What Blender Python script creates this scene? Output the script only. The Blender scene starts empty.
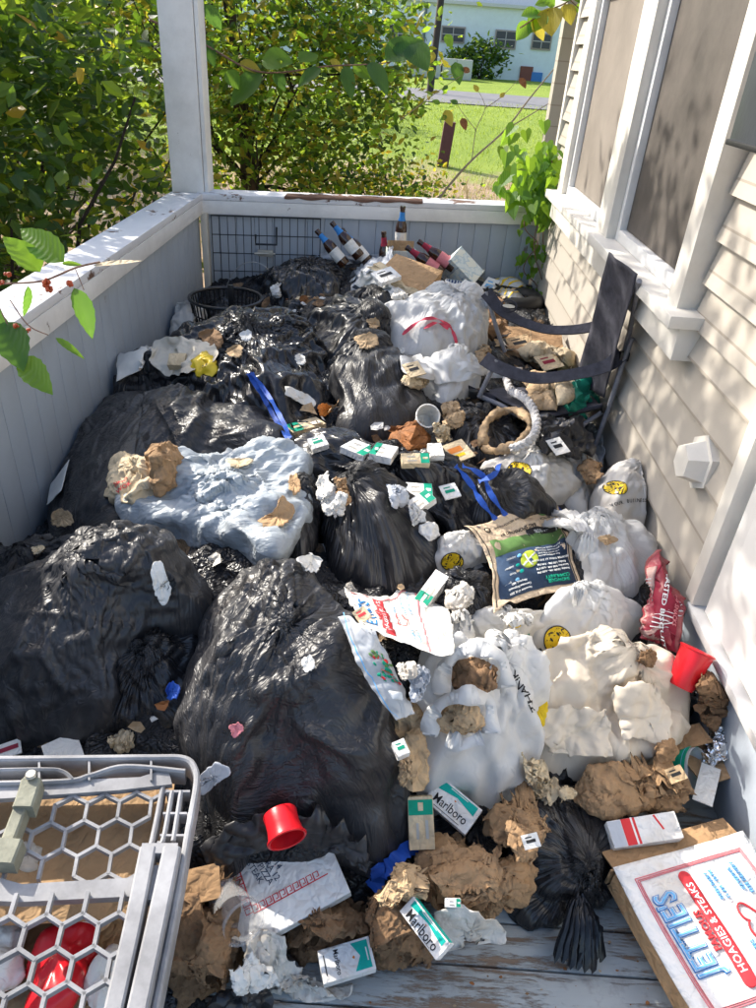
import bpy, bmesh, math, random
import numpy as np
from mathutils import Vector, Matrix
from mathutils.bvhtree import BVHTree
rng = np.random.default_rng(7); random.seed(7)
sc = bpy.context.scene
COL = sc.collection
H0 = 1.45; FPX = 720.0; PC = (378.0, 504.0)
def _axes(D, V):
    d = np.array([D[0]-PC[0], -(D[1]-PC[1]), -FPX]); d /= np.linalg.norm(d)
    u = -np.array([V[0]-PC[0], -(V[1]-PC[1]), -FPX]); u /= np.linalg.norm(u)
    u = u-d*np.dot(u, d); u /= np.linalg.norm(u)
    return np.array([np.cross(d, u), d, u])
MC = _axes((412, 52), (297, 1600))
CAM = np.array([0, 0, H0])
def ray(px, py): return MC @ np.array([px-PC[0], -(py-PC[1]), -FPX])
def onZ(px, py, z): r = ray(px, py); return r*((z-H0)/r[2])+CAM
def onX(px, py, x): r = ray(px, py); return r*(x/r[0])+CAM
def onY(px, py, y): r = ray(px, py); return r*(y/r[1])+CAM
def onD(px, py, d): return ray(px, py)*(d/FPX)+CAM

# ---------- camera ----------
cd = bpy.data.cameras.new('camera'); cam = bpy.data.objects.new('camera', cd); COL.objects.link(cam)
cam.matrix_world = Matrix([[*MC[0], 0], [*MC[1], 0], [*MC[2], H0], [0, 0, 0, 1]])
cd.sensor_fit = 'VERTICAL'; cd.sensor_height = 24; cd.lens = 24*FPX/1008
cd.clip_start = .02; cd.clip_end = 600
sc.camera = cam

# ---------- noise ----------
def _hash(i, j, k, s):
    n = (i*73856093) ^ (j*19349663) ^ (k*83492791) ^ (s*2654435761 & 0x7fffffff)
    n = (n ^ (n >> 13))*1274126177 & 0x7fffffff
    n = (n ^ (n >> 16)) & 0xffff
    return n/32767.5-1
def vn(P, f, s=0):
    Q = np.asarray(P, float)*f+[17.3, 5.1, 9.7]; I = np.floor(Q).astype(np.int64); F = Q-I; F = F*F*(3-2*F)
    r = 0
    for a in (0, 1):
        for b in (0, 1):
            for c in (0, 1):
                w = (F[..., 0] if a else 1-F[..., 0])*(F[..., 1] if b else 1-F[..., 1])*(F[..., 2] if c else 1-F[..., 2])
                r = r+w*_hash(I[..., 0]+a, I[..., 1]+b, I[..., 2]+c, s)
    return r
def fbm(P, f, s=0, o=4, g=.5):
    r = 0; a = 1
    for k in range(o): r = r+a*vn(P, f*2**k, s+k*11); a *= g
    return r
def ridge(P, f, s=0, o=4, g=.5):
    r = 0; a = 1
    for k in range(o): r = r+a*(1-2*np.abs(vn(P, f*2**k, s+k*11))); a *= g
    return r
def facet(P, f, s=0, n=5):
    "piecewise flat creases, like balled-up paper"
    g = np.random.default_rng(s); r = 0; Q = np.asarray(P, float).copy()
    for k in range(n):
        d = g.normal(size=3); d /= np.linalg.norm(d); o = g.random()
        t = (Q@d)*f*(1+.55*k)+o; tri = np.abs((t % 1)-.5)*2
        r = r+(tri-.5)/(1+.55*k)
        Q = Q+np.outer(tri.ravel(), g.normal(size=3)*.25/f/(1+k)).reshape(Q.shape)
    return r

# ---------- objects ----------
def setp(o, label=None, cat=None, group=None, kind=None):
    if label: o['label'] = label
    if cat: o['category'] = cat
    if group: o['group'] = group
    if kind: o['kind'] = kind
    return o
def mkobj(name, V, F, mats, parent=None, mi=None, smooth=True, label=None, cat=None, group=None, kind=None, loc=None, subd=0):
    V = np.asarray(V, float)
    if loc is None: loc = np.array([V[:, 0].mean(), V[:, 1].mean(), V[:, 2].min()]) if parent is None else np.zeros(3)
    me = bpy.data.meshes.new(name)
    me.from_pydata((V-loc).tolist(), [], [tuple(int(i) for i in f) for f in F])
    if not isinstance(mats, (list, tuple)): mats = [mats]
    for m in mats: me.materials.append(m)
    if mi is not None: me.polygons.foreach_set('material_index', np.asarray(mi, dtype=np.int32))
    if smooth is True: me.polygons.foreach_set('use_smooth', np.ones(len(me.polygons), bool))
    elif smooth == 'auto':
        me.polygons.foreach_set('use_smooth', np.ones(len(me.polygons), bool)); me.set_sharp_from_angle(angle=math.radians(38))
    me.update()
    o = bpy.data.objects.new(name, me); COL.objects.link(o); o.location = loc
    if parent is not None:
        o.parent = parent; o.location = Vector(loc)-Vector(world_loc(parent))
    if subd:
        md = o.modifiers.new('s', 'SUBSURF'); md.levels = subd; md.render_levels = subd
    return setp(o, label, cat, group, kind)
def world_loc(o):
    v = Vector(o.location)
    while o.parent: o = o.parent; v += Vector(o.location)
    return v
def empty(name, loc, label, cat, group=None, kind=None):
    o = bpy.data.objects.new(name, None); COL.objects.link(o); o.location = Vector([float(c) for c in loc]); o.empty_display_size = .05
    return setp(o, label, cat, group, kind)
class MB:
    def __init__(s): s.V = []; s.F = []; s.M = []
    def add(s, V, F, m=0):
        b = len(s.V); s.V += [tuple(map(float, v)) for v in V]; s.F += [tuple(int(i)+b for i in f) for f in F]
        s.M += (list(m) if hasattr(m, '__len__') else [m]*len(F)); return s
    def box(s, c, size, R=None, m=0, bev=0):
        c = np.asarray(c, float); h = np.asarray(size, float)/2
        if bev:
            bm = bmesh.new(); bmesh.ops.create_cube(bm, size=1)
            for v in bm.verts: v.co = Vector([v.co[i]*2*h[i] for i in range(3)])
            bmesh.ops.bevel(bm, geom=bm.edges[:], offset=bev, segments=2, affect='EDGES', profile=.6)
            V = np.array([v.co[:] for v in bm.verts]); F = [[v.index for v in f.verts] for f in bm.faces]; bm.free()
        else:
            V = np.array([[x, y, z] for x in (-1, 1) for y in (-1, 1) for z in (-1, 1)])*h
            F = [(0, 1, 3, 2), (4, 6, 7, 5), (0, 4, 5, 1), (2, 3, 7, 6), (0, 2, 6, 4), (1, 5, 7, 3)]
        if R is not None: V = V@np.asarray(R).T
        return s.add(V+c, F, m)
    def hexa(s, B, T, m=0):
        "B, T: bottom and top quads"
        n = len(B); V = list(B)+list(T)
        F = [tuple(range(n))[::-1], tuple(range(n, 2*n))]+[(i, (i+1) % n, n+(i+1) % n, n+i) for i in range(n)]
        return s.add(V, F, m)
    def tube(s, pts, r, n=8, m=0, cap=True):
        pts = np.asarray(pts, float); k = len(pts); r = np.broadcast_to(r, (k,))
        T = np.gradient(pts, axis=0); T /= np.linalg.norm(T, axis=1)[:, None]+1e-12
        a = np.array([0, 0, 1.]) if abs(T[0][2]) < .9 else np.array([1., 0, 0])
        V = []
        for i in range(k):
            a = a-T[i]*(a@T[i]); a /= np.linalg.norm(a); b = np.cross(T[i], a)
            for j in range(n):
                t = 2*math.pi*j/n; V.append(pts[i]+r[i]*(a*math.cos(t)+b*math.sin(t)))
        F = [(i*n+j, i*n+(j+1) % n, (i+1)*n+(j+1) % n, (i+1)*n+j) for i in range(k-1) for j in range(n)]
        if cap: F += [tuple(range(n))[::-1], tuple(range((k-1)*n, k*n))]
        return s.add(V, F, m)
    def ribbon(s, pts, w, nrm, th=.001, m=0, twist=0):
        pts = np.asarray(pts, float); k = len(pts); w = np.broadcast_to(w, (k,)); nrm = np.asarray(nrm, float)
        T = np.gradient(pts, axis=0); T /= np.linalg.norm(T, axis=1)[:, None]+1e-12; V = []
        for i in range(k):
            nn = nrm-T[i]*(nrm@T[i]); nn /= np.linalg.norm(nn)+1e-9; b = np.cross(T[i], nn)
            if twist: a = twist*math.sin(i*1.1); b, nn = b*math.cos(a)+nn*math.sin(a), nn*math.cos(a)-b*math.sin(a)
            V += [pts[i]-b*w[i]/2-nn*th/2, pts[i]+b*w[i]/2-nn*th/2, pts[i]+b*w[i]/2+nn*th/2, pts[i]-b*w[i]/2+nn*th/2]
        F = [(i*4+j, i*4+(j+1) % 4, (i+1)*4+(j+1) % 4, (i+1)*4+j) for i in range(k-1) for j in range(4)]
        F += [(3, 2, 1, 0), ((k-1)*4, (k-1)*4+1, (k-1)*4+2, (k-1)*4+3)]
        return s.add(V, F, m)
    def lathe(s, prof, n=24, m=0, R=None, c=(0, 0, 0), cap=True, cols=None):
        V = []; k = len(prof)
        for (r, z) in prof:
            for j in range(n): t = 2*math.pi*j/n; V.append((r*math.cos(t), r*math.sin(t), z))
        F = []; M = []
        for i in range(k-1):
            for j in range(n): F.append((i*n+j, i*n+(j+1) % n, (i+1)*n+(j+1) % n, (i+1)*n+j)); M.append(cols[i] if cols else m)
        if cap: F += [tuple(range(n))[::-1], tuple(range((k-1)*n, k*n))]; M += [M[0], M[-1]]
        V = np.array(V)
        if R is not None: V = V@np.asarray(R).T
        return s.add(V+np.asarray(c), F, M)
    def obj(s, name, mats, parent=None, smooth='auto', **k):
        return mkobj(name, s.V, s.F, mats, parent, s.M, smooth, **k)
def smoothpath(P, n=6):
    P = np.asarray(P, float); k = len(P); out = []
    for i in range(k-1):
        p0 = P[max(i-1, 0)]; p1 = P[i]; p2 = P[i+1]; p3 = P[min(i+2, k-1)]
        for j in range(n):
            t = j/n; out.append(.5*((2*p1)+(-p0+p2)*t+(2*p0-5*p1+4*p2-p3)*t*t+(-p0+3*p1-3*p2+p3)*t**3))
    out.append(P[-1]); return np.array(out)

# ---------- materials ----------
class NT:
    def __init__(s, name):
        s.m = bpy.data.materials.new(name); s.m.use_nodes = True; s.t = s.m.node_tree; s.t.nodes.clear()
        s.out = s.n('ShaderNodeOutputMaterial'); s.tc = None
    def n(s, ty, **k):
        x = s.t.nodes.new(ty)
        for a, b in k.items():
            if a.startswith('i_'): x.inputs[a[2:].replace('_', ' ')].default_value = b
            else: setattr(x, a, b)
        return x
    def l(s, a, b): s.t.links.new(a, b)
    def co(s, kind='Object', scale=(1, 1, 1), rot=(0, 0, 0)):
        if not s.tc: s.tc = s.n('ShaderNodeTexCoord')
        mp = s.n('ShaderNodeMapping'); mp.inputs['Scale'].default_value = scale; mp.inputs['Rotation'].default_value = rot
        s.l(s.tc.outputs[kind], mp.inputs[0]); return mp.outputs[0]
    def noise(s, scale, detail=4, rough=.55, vec=None, dist=0):
        x = s.n('ShaderNodeTexNoise'); x.inputs['Scale'].default_value = scale; x.inputs['Detail'].default_value = detail
        x.inputs['Roughness'].default_value = rough; x.inputs['Distortion'].default_value = dist
        s.l(vec if vec is not None else s.co(), x.inputs['Vector']); return x.outputs['Fac']
    def vor(s, scale, feat='F1', vec=None, rnd=1, out='Distance'):
        x = s.n('ShaderNodeTexVoronoi', feature=feat); x.inputs['Scale'].default_value = scale; x.inputs['Randomness'].default_value = rnd
        s.l(vec if vec is not None else s.co(), x.inputs['Vector']); return x.outputs[out]
    def ramp(s, f, stops):
        x = s.n('ShaderNodeValToRGB'); e = x.color_ramp.elements
        while len(e) < len(stops): e.new(.5)
        for i, (p, c) in enumerate(stops):
            e[i].position = p; e[i].color = (c, c, c, 1) if not hasattr(c, '__len__') else (*c, 1)
        s.l(f, x.inputs[0]); return x.outputs[0]
    def mix(s, f, a, b, mode='MIX'):
        x = s.n('ShaderNodeMix', data_type='RGBA', blend_type=mode)
        for sock, v in ((x.inputs[0], f), (x.inputs[6], a), (x.inputs[7], b)):
            if hasattr(v, 'links') or isinstance(v, bpy.types.NodeSocket): s.l(v, sock)
            elif hasattr(v, '__len__'): sock.default_value = (*v, 1)
            else: sock.default_value = v
        return x.outputs[2]
    def math(s, op, a, b=0):
        x = s.n('ShaderNodeMath', operation=op)
        for i, v in enumerate((a, b)):
            if isinstance(v, bpy.types.NodeSocket): s.l(v, x.inputs[i])
            else: x.inputs[i].default_value = v
        return x.outputs[0]
    def bump(s, h, dist, strength=1, prev=None):
        x = s.n('ShaderNodeBump'); x.inputs['Distance'].default_value = dist; x.inputs['Strength'].default_value = strength
        s.l(h, x.inputs['Height'])
        if prev is not None: s.l(prev, x.inputs['Normal'])
        return x.outputs[0]
    def bsdf(s, col, rough=.5, nrm=None, spec=.5, metal=0, alpha=None, trans=0, coat=0, transl=0, tcol=None, ior=1.45):
        b = s.n('ShaderNodeBsdfPrincipled')
        for nm, v in (('Base Color', col), ('Roughness', rough), ('Metallic', metal), ('Specular IOR Level', spec), ('Transmission Weight', trans), ('Coat Weight', coat), ('IOR', ior)):
            if isinstance(v, bpy.types.NodeSocket): s.l(v, b.inputs[nm])
            elif hasattr(v, '__len__'): b.inputs[nm].default_value = (*v, 1)
            else: b.inputs[nm].default_value = v
        if nrm is not None: s.l(nrm, b.inputs['Normal'])
        o = b.outputs[0]
        if transl:
            t = s.n('ShaderNodeBsdfTranslucent'); c = tcol if tcol is not None else col
            if isinstance(c, bpy.types.NodeSocket): s.l(c, t.inputs[0])
            else: t.inputs[0].default_value = (*c, 1)
            if nrm is not None: s.l(nrm, t.inputs['Normal'])
            mx = s.n('ShaderNodeMixShader'); mx.inputs[0].default_value = transl; s.l(o, mx.inputs[1]); s.l(t.outputs[0], mx.inputs[2]); o = mx.outputs[0]
        if alpha is not None:
            t = s.n('ShaderNodeBsdfTransparent'); mx = s.n('ShaderNodeMixShader')
            if isinstance(alpha, bpy.types.NodeSocket): s.l(alpha, mx.inputs[0])
            else: mx.inputs[0].default_value = alpha
            s.l(t.outputs[0], mx.inputs[1]); s.l(o, mx.inputs[2]); o = mx.outputs[0]
        s.l(o, s.out.inputs[0]); return s.m

def crk(t, scale, vec, detail=3, dist=.8, sharp=6):
    "thin sharp crease lines"
    n = t.noise(scale, detail, .55, vec, dist); return t.math('MINIMUM', t.math('MULTIPLY', t.math('ABSOLUTE', t.math('SUBTRACT', n, .5)), sharp), 1)
def flow(t, scale):
    x = t.n('ShaderNodeAttribute', attribute_name='flow'); mp = t.n('ShaderNodeMapping'); mp.inputs['Scale'].default_value = scale; t.l(x.outputs['Vector'], mp.inputs[0]); return mp.outputs[0]
def m_black(name, fine=28, emb=0, rough=.27, dust=.35, base=.017, stretch=(1, 1, 1), crk_=.006, rot=(0, 0, 0)):
    t = NT(name)
    d = t.ramp(t.noise(9, 6, .65), [(.45, 0), (.75, 1)])
    col = t.mix(t.math('MULTIPLY', d, dust), (base, base, base*1.12), (.085, .083, .085))
    r = t.math('ADD', t.math('MULTIPLY', t.noise(14, 5, .6), .3), rough-.12)
    b = t.bump(crk(t, fine*.9, flow(t, (.16, 1, 1)), 2, .25, 5), crk_*1.3, .75); b = t.bump(crk(t, fine*3.2, flow(t, (.14, 1, 1)), 2, .3, 4), crk_*.4, .6, b)
    b = t.bump(crk(t, fine*.9, flow(t, (.8, .8, .8)), 1, .6, 5), crk_*.35, .5, b)
    if emb: b = t.bump(crk(t, emb*1.3, flow(t, (.45, 1, 1)), 1, 1.0, 3), .0022, .8, b)
    return t.bsdf(col, r, b, spec=.55)
def m_white(name, col=(.78, .78, .77), tl=.25, rough=.42, fine=45, stain=.12, stcol=(.45, .36, .24), alpha=None):
    t = NT(name); s = t.ramp(t.noise(6, 5, .6), [(.5, 0), (.72, 1)])
    c = t.mix(t.math('MULTIPLY', s, stain), col, stcol)
    b = t.bump(crk(t, fine*.6, flow(t, (.15, 1, 1)), 2, .3, 5), .005, .6); b = t.bump(crk(t, fine*2.2, flow(t, (.16, 1, 1)), 1, .3, 4), .0016, .5, b); b = t.bump(crk(t, fine*.7, t.co(), 1, .6, 4), .0016, .5, b)
    return t.bsdf(c, rough, b, transl=tl, alpha=alpha)
def m_paper(name, col, var=.35, rough=.85, tl=0, fib=120, stain=0, stcol=(.12, .07, .04)):
    t = NT(name); n = t.noise(12, 6, .65)
    c = t.mix(t.ramp(n, [(.3, 0), (.7, 1)]), tuple(x*(1-var) for x in col), tuple(min(1, x*(1+var*.4)) for x in col))
    if stain: c = t.mix(t.math('MULTIPLY', t.ramp(t.noise(7, 4, .6, t.co(rot=(1, 0, 0))), [(.54, 0), (.66, 1)]), stain), c, stcol)
    b = t.bump(t.noise(fib, 3, .6), .0012, .5); b = t.bump(crk(t, 12, t.co(), 2, .3, 5), .009, .6, b); b = t.bump(crk(t, 34, t.co(), 2, .4, 5), .004, .6, b)
    return t.bsdf(c, rough, b, spec=.3, transl=tl)
def m_plain(name, col, rough=.5, spec=.5, var=.12, scale=20, bump=.0006, metal=0, alpha=None, transl=0, trans=0):
    t = NT(name); n = t.noise(scale, 5, .65)
    c = t.mix(t.ramp(n, [(.35, 0), (.7, 1)]), tuple(x*(1-var) for x in col), tuple(min(1, x*(1+var*.5)) for x in col))
    return t.bsdf(c, rough, t.bump(t.noise(scale*4, 3), bump, .6), spec=spec, metal=metal, alpha=alpha, transl=transl, trans=trans)
def m_ink(name, col, rough=.6): return m_plain(name, col, rough, .3, .15, 60, .0001)
def m_painted(name, col, wood=(.16, .10, .07), wear=.5, grain=(1, 1, 1), rough=.55, dirt=(.3, .28, .25), wscale=6, dirtamt=.4, edge=0.03):
    "old flaking paint over wood"
    t = NT(name); v = t.co(scale=grain)
    w = t.noise(wscale, 8, .72, v, .3); w2 = t.ramp(w, [(wear, 0), (wear+edge, 1)])
    d = t.ramp(t.noise(3.2, 6, .7), [(.42, 0), (.75, 1)])
    c = t.mix(t.math('MULTIPLY', d, dirtamt), col, dirt)
    wc = t.mix(t.noise(30, 5, .6, v), tuple(x*.6 for x in wood), tuple(x*1.5 for x in wood))
    c = t.mix(w2, c, wc)
    h = t.math('SUBTRACT', 1, w2); b = t.bump(h, .0015, .6); b = t.bump(t.noise(60, 4, .6, v), .0016, .35, b)
    return t.bsdf(c, t.math('ADD', t.math('MULTIPLY', w2, .3), rough), b, spec=.4)
def m_leaf(name, c1, c2, tl=.45, tint=(.30, .42, .03), rough=.45):
    t = NT(name); g = t.n('ShaderNodeNewGeometry'); r = g.outputs['Random Per Island']
    c = t.mix(r, c1, c2); tc = t.mix(r, tuple(x*.8 for x in tint), tuple(min(1, x*1.25) for x in tint))
    b = t.bump(t.noise(90, 2), .002, .4)
    return t.bsdf(c, rough, b, spec=.4, transl=tl, tcol=tc)

M = dict(
 blk=m_black('black_plastic', 34, 0, .3, .3), blk2=m_black('black_plastic_shiny', 26, 0, .22, .15),
 emb=m_black('black_plastic_embossed', 20, 95, .40, .5, base=.02), emb2=m_black('black_plastic_stretched', 18, 95, .38, .5, base=.02, stretch=(1.6, .55, 1), rot=(0, 0, .3)),
 
 wht=m_white('white_plastic', (.78, .78, .77), .38), wht2=m_white('white_plastic_dirty', (.68, .66, .62), .22, .5, 35, .45), 
 beige=m_white('cream_liner', (.66, .58, .47), .12, .7, 20, .3, (.40, .29, .16)),
 clear2=m_white('thin_clear_plastic', (.55, .56, .58), .1, .15, 55, .1, alpha=.22), clear=m_white('clear_plastic', (.72, .74, .76), .2, .22, 55, .1, alpha=.62),
 pale=m_white('grey_white_plastic', (.52, .55, .60), .2, .35, 40, .25),
 blue=m_white('light_blue_plastic', (.38, .42, .45), .1, .38, 40, .5, (.35, .36, .36)),
 brown=m_paper('brown_paper', (.36, .225, .12), .3), brown2=m_paper('brown_paper_dark', (.25, .15, .08), .35, stain=.4), tan=m_paper('tan_paper', (.48, .34, .20), .25),
 card=m_paper('cardboard', (.42, .27, .145), .2), card2=m_paper('cardboard_dirty', (.34, .21, .11), .3, stain=.5),
 wpap=m_paper('white_paper', (.74, .72, .67), .08, stain=.15, stcol=(.35, .25, .14)), tissue=m_paper('white_tissue', (.72, .68, .61), .12, .9, .15, 200, .35, (.38, .27, .15)),
 cream=m_paper('cream_paper', (.62, .50, .33), .15, stain=.25, stcol=(.3, .18, .08)), news=m_paper('newsprint', (.60, .47, .33), .08),
 wcard=m_paper('white_card', (.73, .725, .71), .07, .5, stain=.3, stcol=(.42, .32, .20)), pinkfilm=m_paper('faded_pink_print', (.46, .30, .27), .2, .4), styro=m_plain('white_foam', (.72, .70, .66), .7, .3, .15, 12),
 red=m_plain('red_plastic', (.62, .012, .02), .28, .5, .1, 10), tie_b=m_plain('blue_tie_plastic', (.012, .08, .42), .6, .5, .2, 30),
 tie_r=m_plain('red_tie_plastic', (.62, .05, .09), .4, .5, .1, 30), greyp=m_plain('grey_crate_plastic', (.34, .34, .35), .5, .4, .4, 9, .0014),
 clasp=m_plain('dusty_clasp_plastic', (.26, .26, .2), .65, .3, .3, 25, .002), foil=None,
 ink_red=m_ink('red_ink', (.60, .04, .05)), ink_pink=m_ink('faded_red_ink', (.66, .22, .24)), ink_blue=m_ink('blue_ink', (.04, .22, .55)), ink_lblue=m_ink('pale_blue_ink', (.16, .42, .72)), ink_navy=m_ink('navy_ink', (.025, .05, .10)),
 ink_green=m_ink('green_ink', (.0, .28, .17)), ink_lgreen=m_ink('leaf_green_ink', (.10, .20, .06)), ink_black=m_ink('black_ink', (.02, .02, .022)), ink_yellow=m_ink('yellow_ink', (.72, .50, .02)), ink_lime=m_ink('lime_ink', (.42, .52, .05)), ink_white=m_ink('white_ink', (.7, .72, .72)), ink_maroon=m_ink('maroon_ink', (.28, .02, .045)), ink_teal=m_ink('teal_ink', (.0, .36, .30)), ink_orange=m_ink('orange_ink', (.6, .2, .04)),
 fab=m_plain('chair_fabric', (.055, .055, .07), .75, .3, .35, 40, .0012), tube=m_plain('grey_metal_tube', (.22, .22, .24), .4, .5, .2, 40), rubber=m_plain('black_rubber', (.012, .012, .013), .55, .4, .3, 30), bplast=m_plain('black_moulded_plastic', (.014, .014, .015), .35, .5, .2, 20),
 wire=m_plain('black_wire', (.02, .025, .03), .4), wirel=m_plain('pale_wire', (.42, .43, .43), .4, metal=.6), bone=m_plain('latch_metal', (.45, .42, .36), .45, metal=.4),
 glass=None, rope=m_paper('pale_rope', (.58, .56, .54), .3), leafbr=m_paper('dead_leaf', (.30, .12, .04), .5, .7), cloth=m_white('cream_cloth', (.60, .55, .46), .05, .85, 60, .35),
 green=m_white('green_plastic', (.01, .22, .14), .1, .35, 40, .1), bluebag=m_plain('blue_foil_packet', (.03, .12, .5), .3), yell=m_plain('yellow_packet', (.72, .52, .03), .35),
)
t = NT('aluminium_foil'); M['foil'] = t.bsdf((.75, .75, .76), .22, t.bump(t.vor(70), .01, .7), metal=1)
t = NT('brown_glass'); M['glass'] = t.bsdf((.035, .012, .005), .08, None, spec=.7, coat=.3)
t = NT('maroon_bag_film'); _s = t.n('ShaderNodeSeparateXYZ'); M['maroon'] = t.bsdf(t.mix(t.ramp(t.noise(9, 4), [(.45, 0), (.6, 1)]), (.24, .02, .035), (.36, .10, .10)), .3, t.bump(t.noise(40, 4, .6, None, 1), .008, .5), spec=.5)
XL, XRW, ZR = -1.05, .85, .68
BW0, BW1 = np.array([-1.06, 4.02]), np.array([.85, 4.40])
def backy(x): return BW0[1]+(np.asarray(x)-BW0[0])*(BW1[1]-BW0[1])/(BW1[0]-BW0[0])
# ---------- heap surface ----------
CP = [(190,310,.27),(120,370,.31),(60,480,.22),(0,560,.20),(0,700,.20),(-60,620,.18),(250,290,.36),(330,258,.45),(400,235,.50),(450,255,.46),(530,290,.36),
 (575,310,.28),(560,350,.34),(600,450,.17),(650,540,.22),(690,600,.24),(712,690,.10),(722,760,.0),(420,300,.50),(350,350,.48),(250,360,.44),(400,450,.42),(500,400,.38),(240,500,.44),
 (370,560,.40),(520,570,.36),(100,620,.40),(300,700,.36),(300,800,.27),(480,720,.28),(600,720,.20),(610,790,.08),(450,850,.09),(570,850,.05),(300,900,.08),(420,930,.02),(210,930,.08),
 (100,850,.16),(520,900,-.01),(650,790,.03),(660,830,-.03),(320,1000,-.02),(100,1000,.10),(600,960,-.08),(740,800,-.08),(480,990,-.06),(740,960,-.08),(100,1200,.0),(-200,800,.12)]
_c = np.array([onZ(*p) for p in CP])
def _rbf():
    X = _c[:, :2]; n = len(X); d = np.linalg.norm(X[:, None]-X[None], axis=2)
    A = np.zeros((n+3, n+3)); A[:n, :n] = d+np.eye(n)*.03; A[:n, n] = 1; A[:n, n+1:] = X; A[n, :n] = 1; A[n+1:, :n] = X.T
    return np.linalg.solve(A, np.r_[_c[:, 2], 0, 0, 0])
_w = _rbf()
def Hs(x, y):
    x = np.asarray(x, float); y = np.asarray(y, float)
    d = np.sqrt((x[..., None]-_c[:, 0])**2+(y[..., None]-_c[:, 1])**2)
    return d@_w[:len(_c)]+_w[-3]+_w[-2]*x+_w[-1]*y
GX0, GY0, GS = -1.3, .15, .01; GNX, GNY = 245, 450
gx, gy = np.meshgrid(GX0+np.arange(GNX)*GS, GY0+np.arange(GNY)*GS, indexing='ij')
HM = np.maximum(Hs(gx, gy)-.10, 0.0)   # running height of everything laid so far
def hm(x, y):
    i = np.clip((np.asarray(x)-GX0)/GS, 0, GNX-1.001); j = np.clip((np.asarray(y)-GY0)/GS, 0, GNY-1.001)
    a = i.astype(int); b = j.astype(int); u = i-a; v = j-b
    return HM[a, b]*(1-u)*(1-v)+HM[a+1, b]*u*(1-v)+HM[a, b+1]*(1-u)*v+HM[a+1, b+1]*u*v
def splat(V, pad=1):
    i = np.round((V[:, 0]-GX0)/GS).astype(int); j = np.round((V[:, 1]-GY0)/GS).astype(int)
    for a in range(-pad, pad+1):
        for b in range(-pad, pad+1):
            I = i+a; J = j+b; k = (I >= 0) & (I < GNX) & (J >= 0) & (J < GNY)
            np.maximum.at(HM, (I[k], J[k]), V[k, 2])
def march(px, py, f=None):
    "where the view ray through a pixel meets the surface laid so far"
    f = f or hm; r = ray(px, py); r = r/np.linalg.norm(r); t = np.arange(.3, 6.5, .01)
    P = CAM+t[:, None]*r; h = f(P[:, 0], P[:, 1]); k = np.argmax(P[:, 2] <= h)
    if P[k, 2] > h[k]: return onZ(px, py, 0)
    return P[k]
def march_many(PX, f=None, step=.012):
    f = f or hm; A = np.asarray(PX, float).reshape(-1, 2)
    r = np.stack([A[:, 0]-PC[0], -(A[:, 1]-PC[1]), np.full(len(A), -FPX)], 1)@MC.T; r /= np.linalg.norm(r, axis=1)[:, None]
    t = np.arange(.4, 6.2, step); P = CAM+t[None, :, None]*r[:, None]; h = np.maximum(f(P[..., 0], P[..., 1]), 0); hit = P[..., 2] <= h
    k = np.argmax(hit, axis=1); k[~hit.any(1)] = len(t)-1; tt = t[k]
    tx = np.where(r[:, 0] > .02, (XRW-.035)/np.maximum(r[:, 0], .02), 99); return r, np.minimum(tt, tx)
def hs_march(px, py): return march(px, py, Hs)

def pt_plane(poly, dz=0, slope=.8):
    "a plane through the heap surface under an outline; returns function px -> 3D"
    c = np.mean(poly, axis=0); p0 = hs_march(*c); e = .12
    g = np.array([(Hs(p0[0]+e, p0[1])-Hs(p0[0]-e, p0[1]))/(2*e), (Hs(p0[0], p0[1]+e)-Hs(p0[0], p0[1]-e))/(2*e)])*slope
    g = np.clip(g, -.5, .5)
    n = np.array([-g[0], -g[1], 1.]); o = np.array([p0[0], p0[1], p0[2]+dz])
    def f(px, py):
        r = ray(px, py); t = ((o-CAM)@n)/(r@n); return CAM+r*t
    return f, o, n/np.linalg.norm(n)

def bound(poly3, ctr, n):
    "distance from ctr to a closed outline along n rays, smoothed"
    A = smooth_closed(poly3, 10); d = A[:, :2]-ctr[:2]; th = np.arctan2(d[:, 1], d[:, 0]); r = np.hypot(d[:, 0], d[:, 1])
    t = np.arange(n)/n*2*math.pi-math.pi; out = np.zeros(n)
    P = A[:, :2]-ctr[:2]; Q = np.roll(P, -1, 0)
    for k in range(n):
        u = np.array([math.cos(t[k]), math.sin(t[k])]); e = Q-P
        den = u[0]*e[:, 1]-u[1]*e[:, 0]; den = np.where(np.abs(den) < 1e-12, 1e-12, den)
        s = (P[:, 0]*e[:, 1]-P[:, 1]*e[:, 0])/den; w = (P[:, 0]*u[1]-P[:, 1]*u[0])/den
        ok = (s > 0) & (w >= 0) & (w <= 1); out[k] = s[ok].max() if ok.any() else (out[k-1] if k else r.mean())
    return t, out
def smooth_closed(P, n):
    P = np.asarray(P, float); k = len(P); out = []
    for i in range(k):
        p0, p1, p2, p3 = P[i-1], P[i], P[(i+1) % k], P[(i+2) % k]
        for j in range(n):
            t = j/n; out.append(.5*((2*p1)+(-p0+p2)*t+(2*p0-5*p1+4*p2-p3)*t*t+(-p0+3*p1-3*p2+p3)*t**3))
    return np.array(out)

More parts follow.
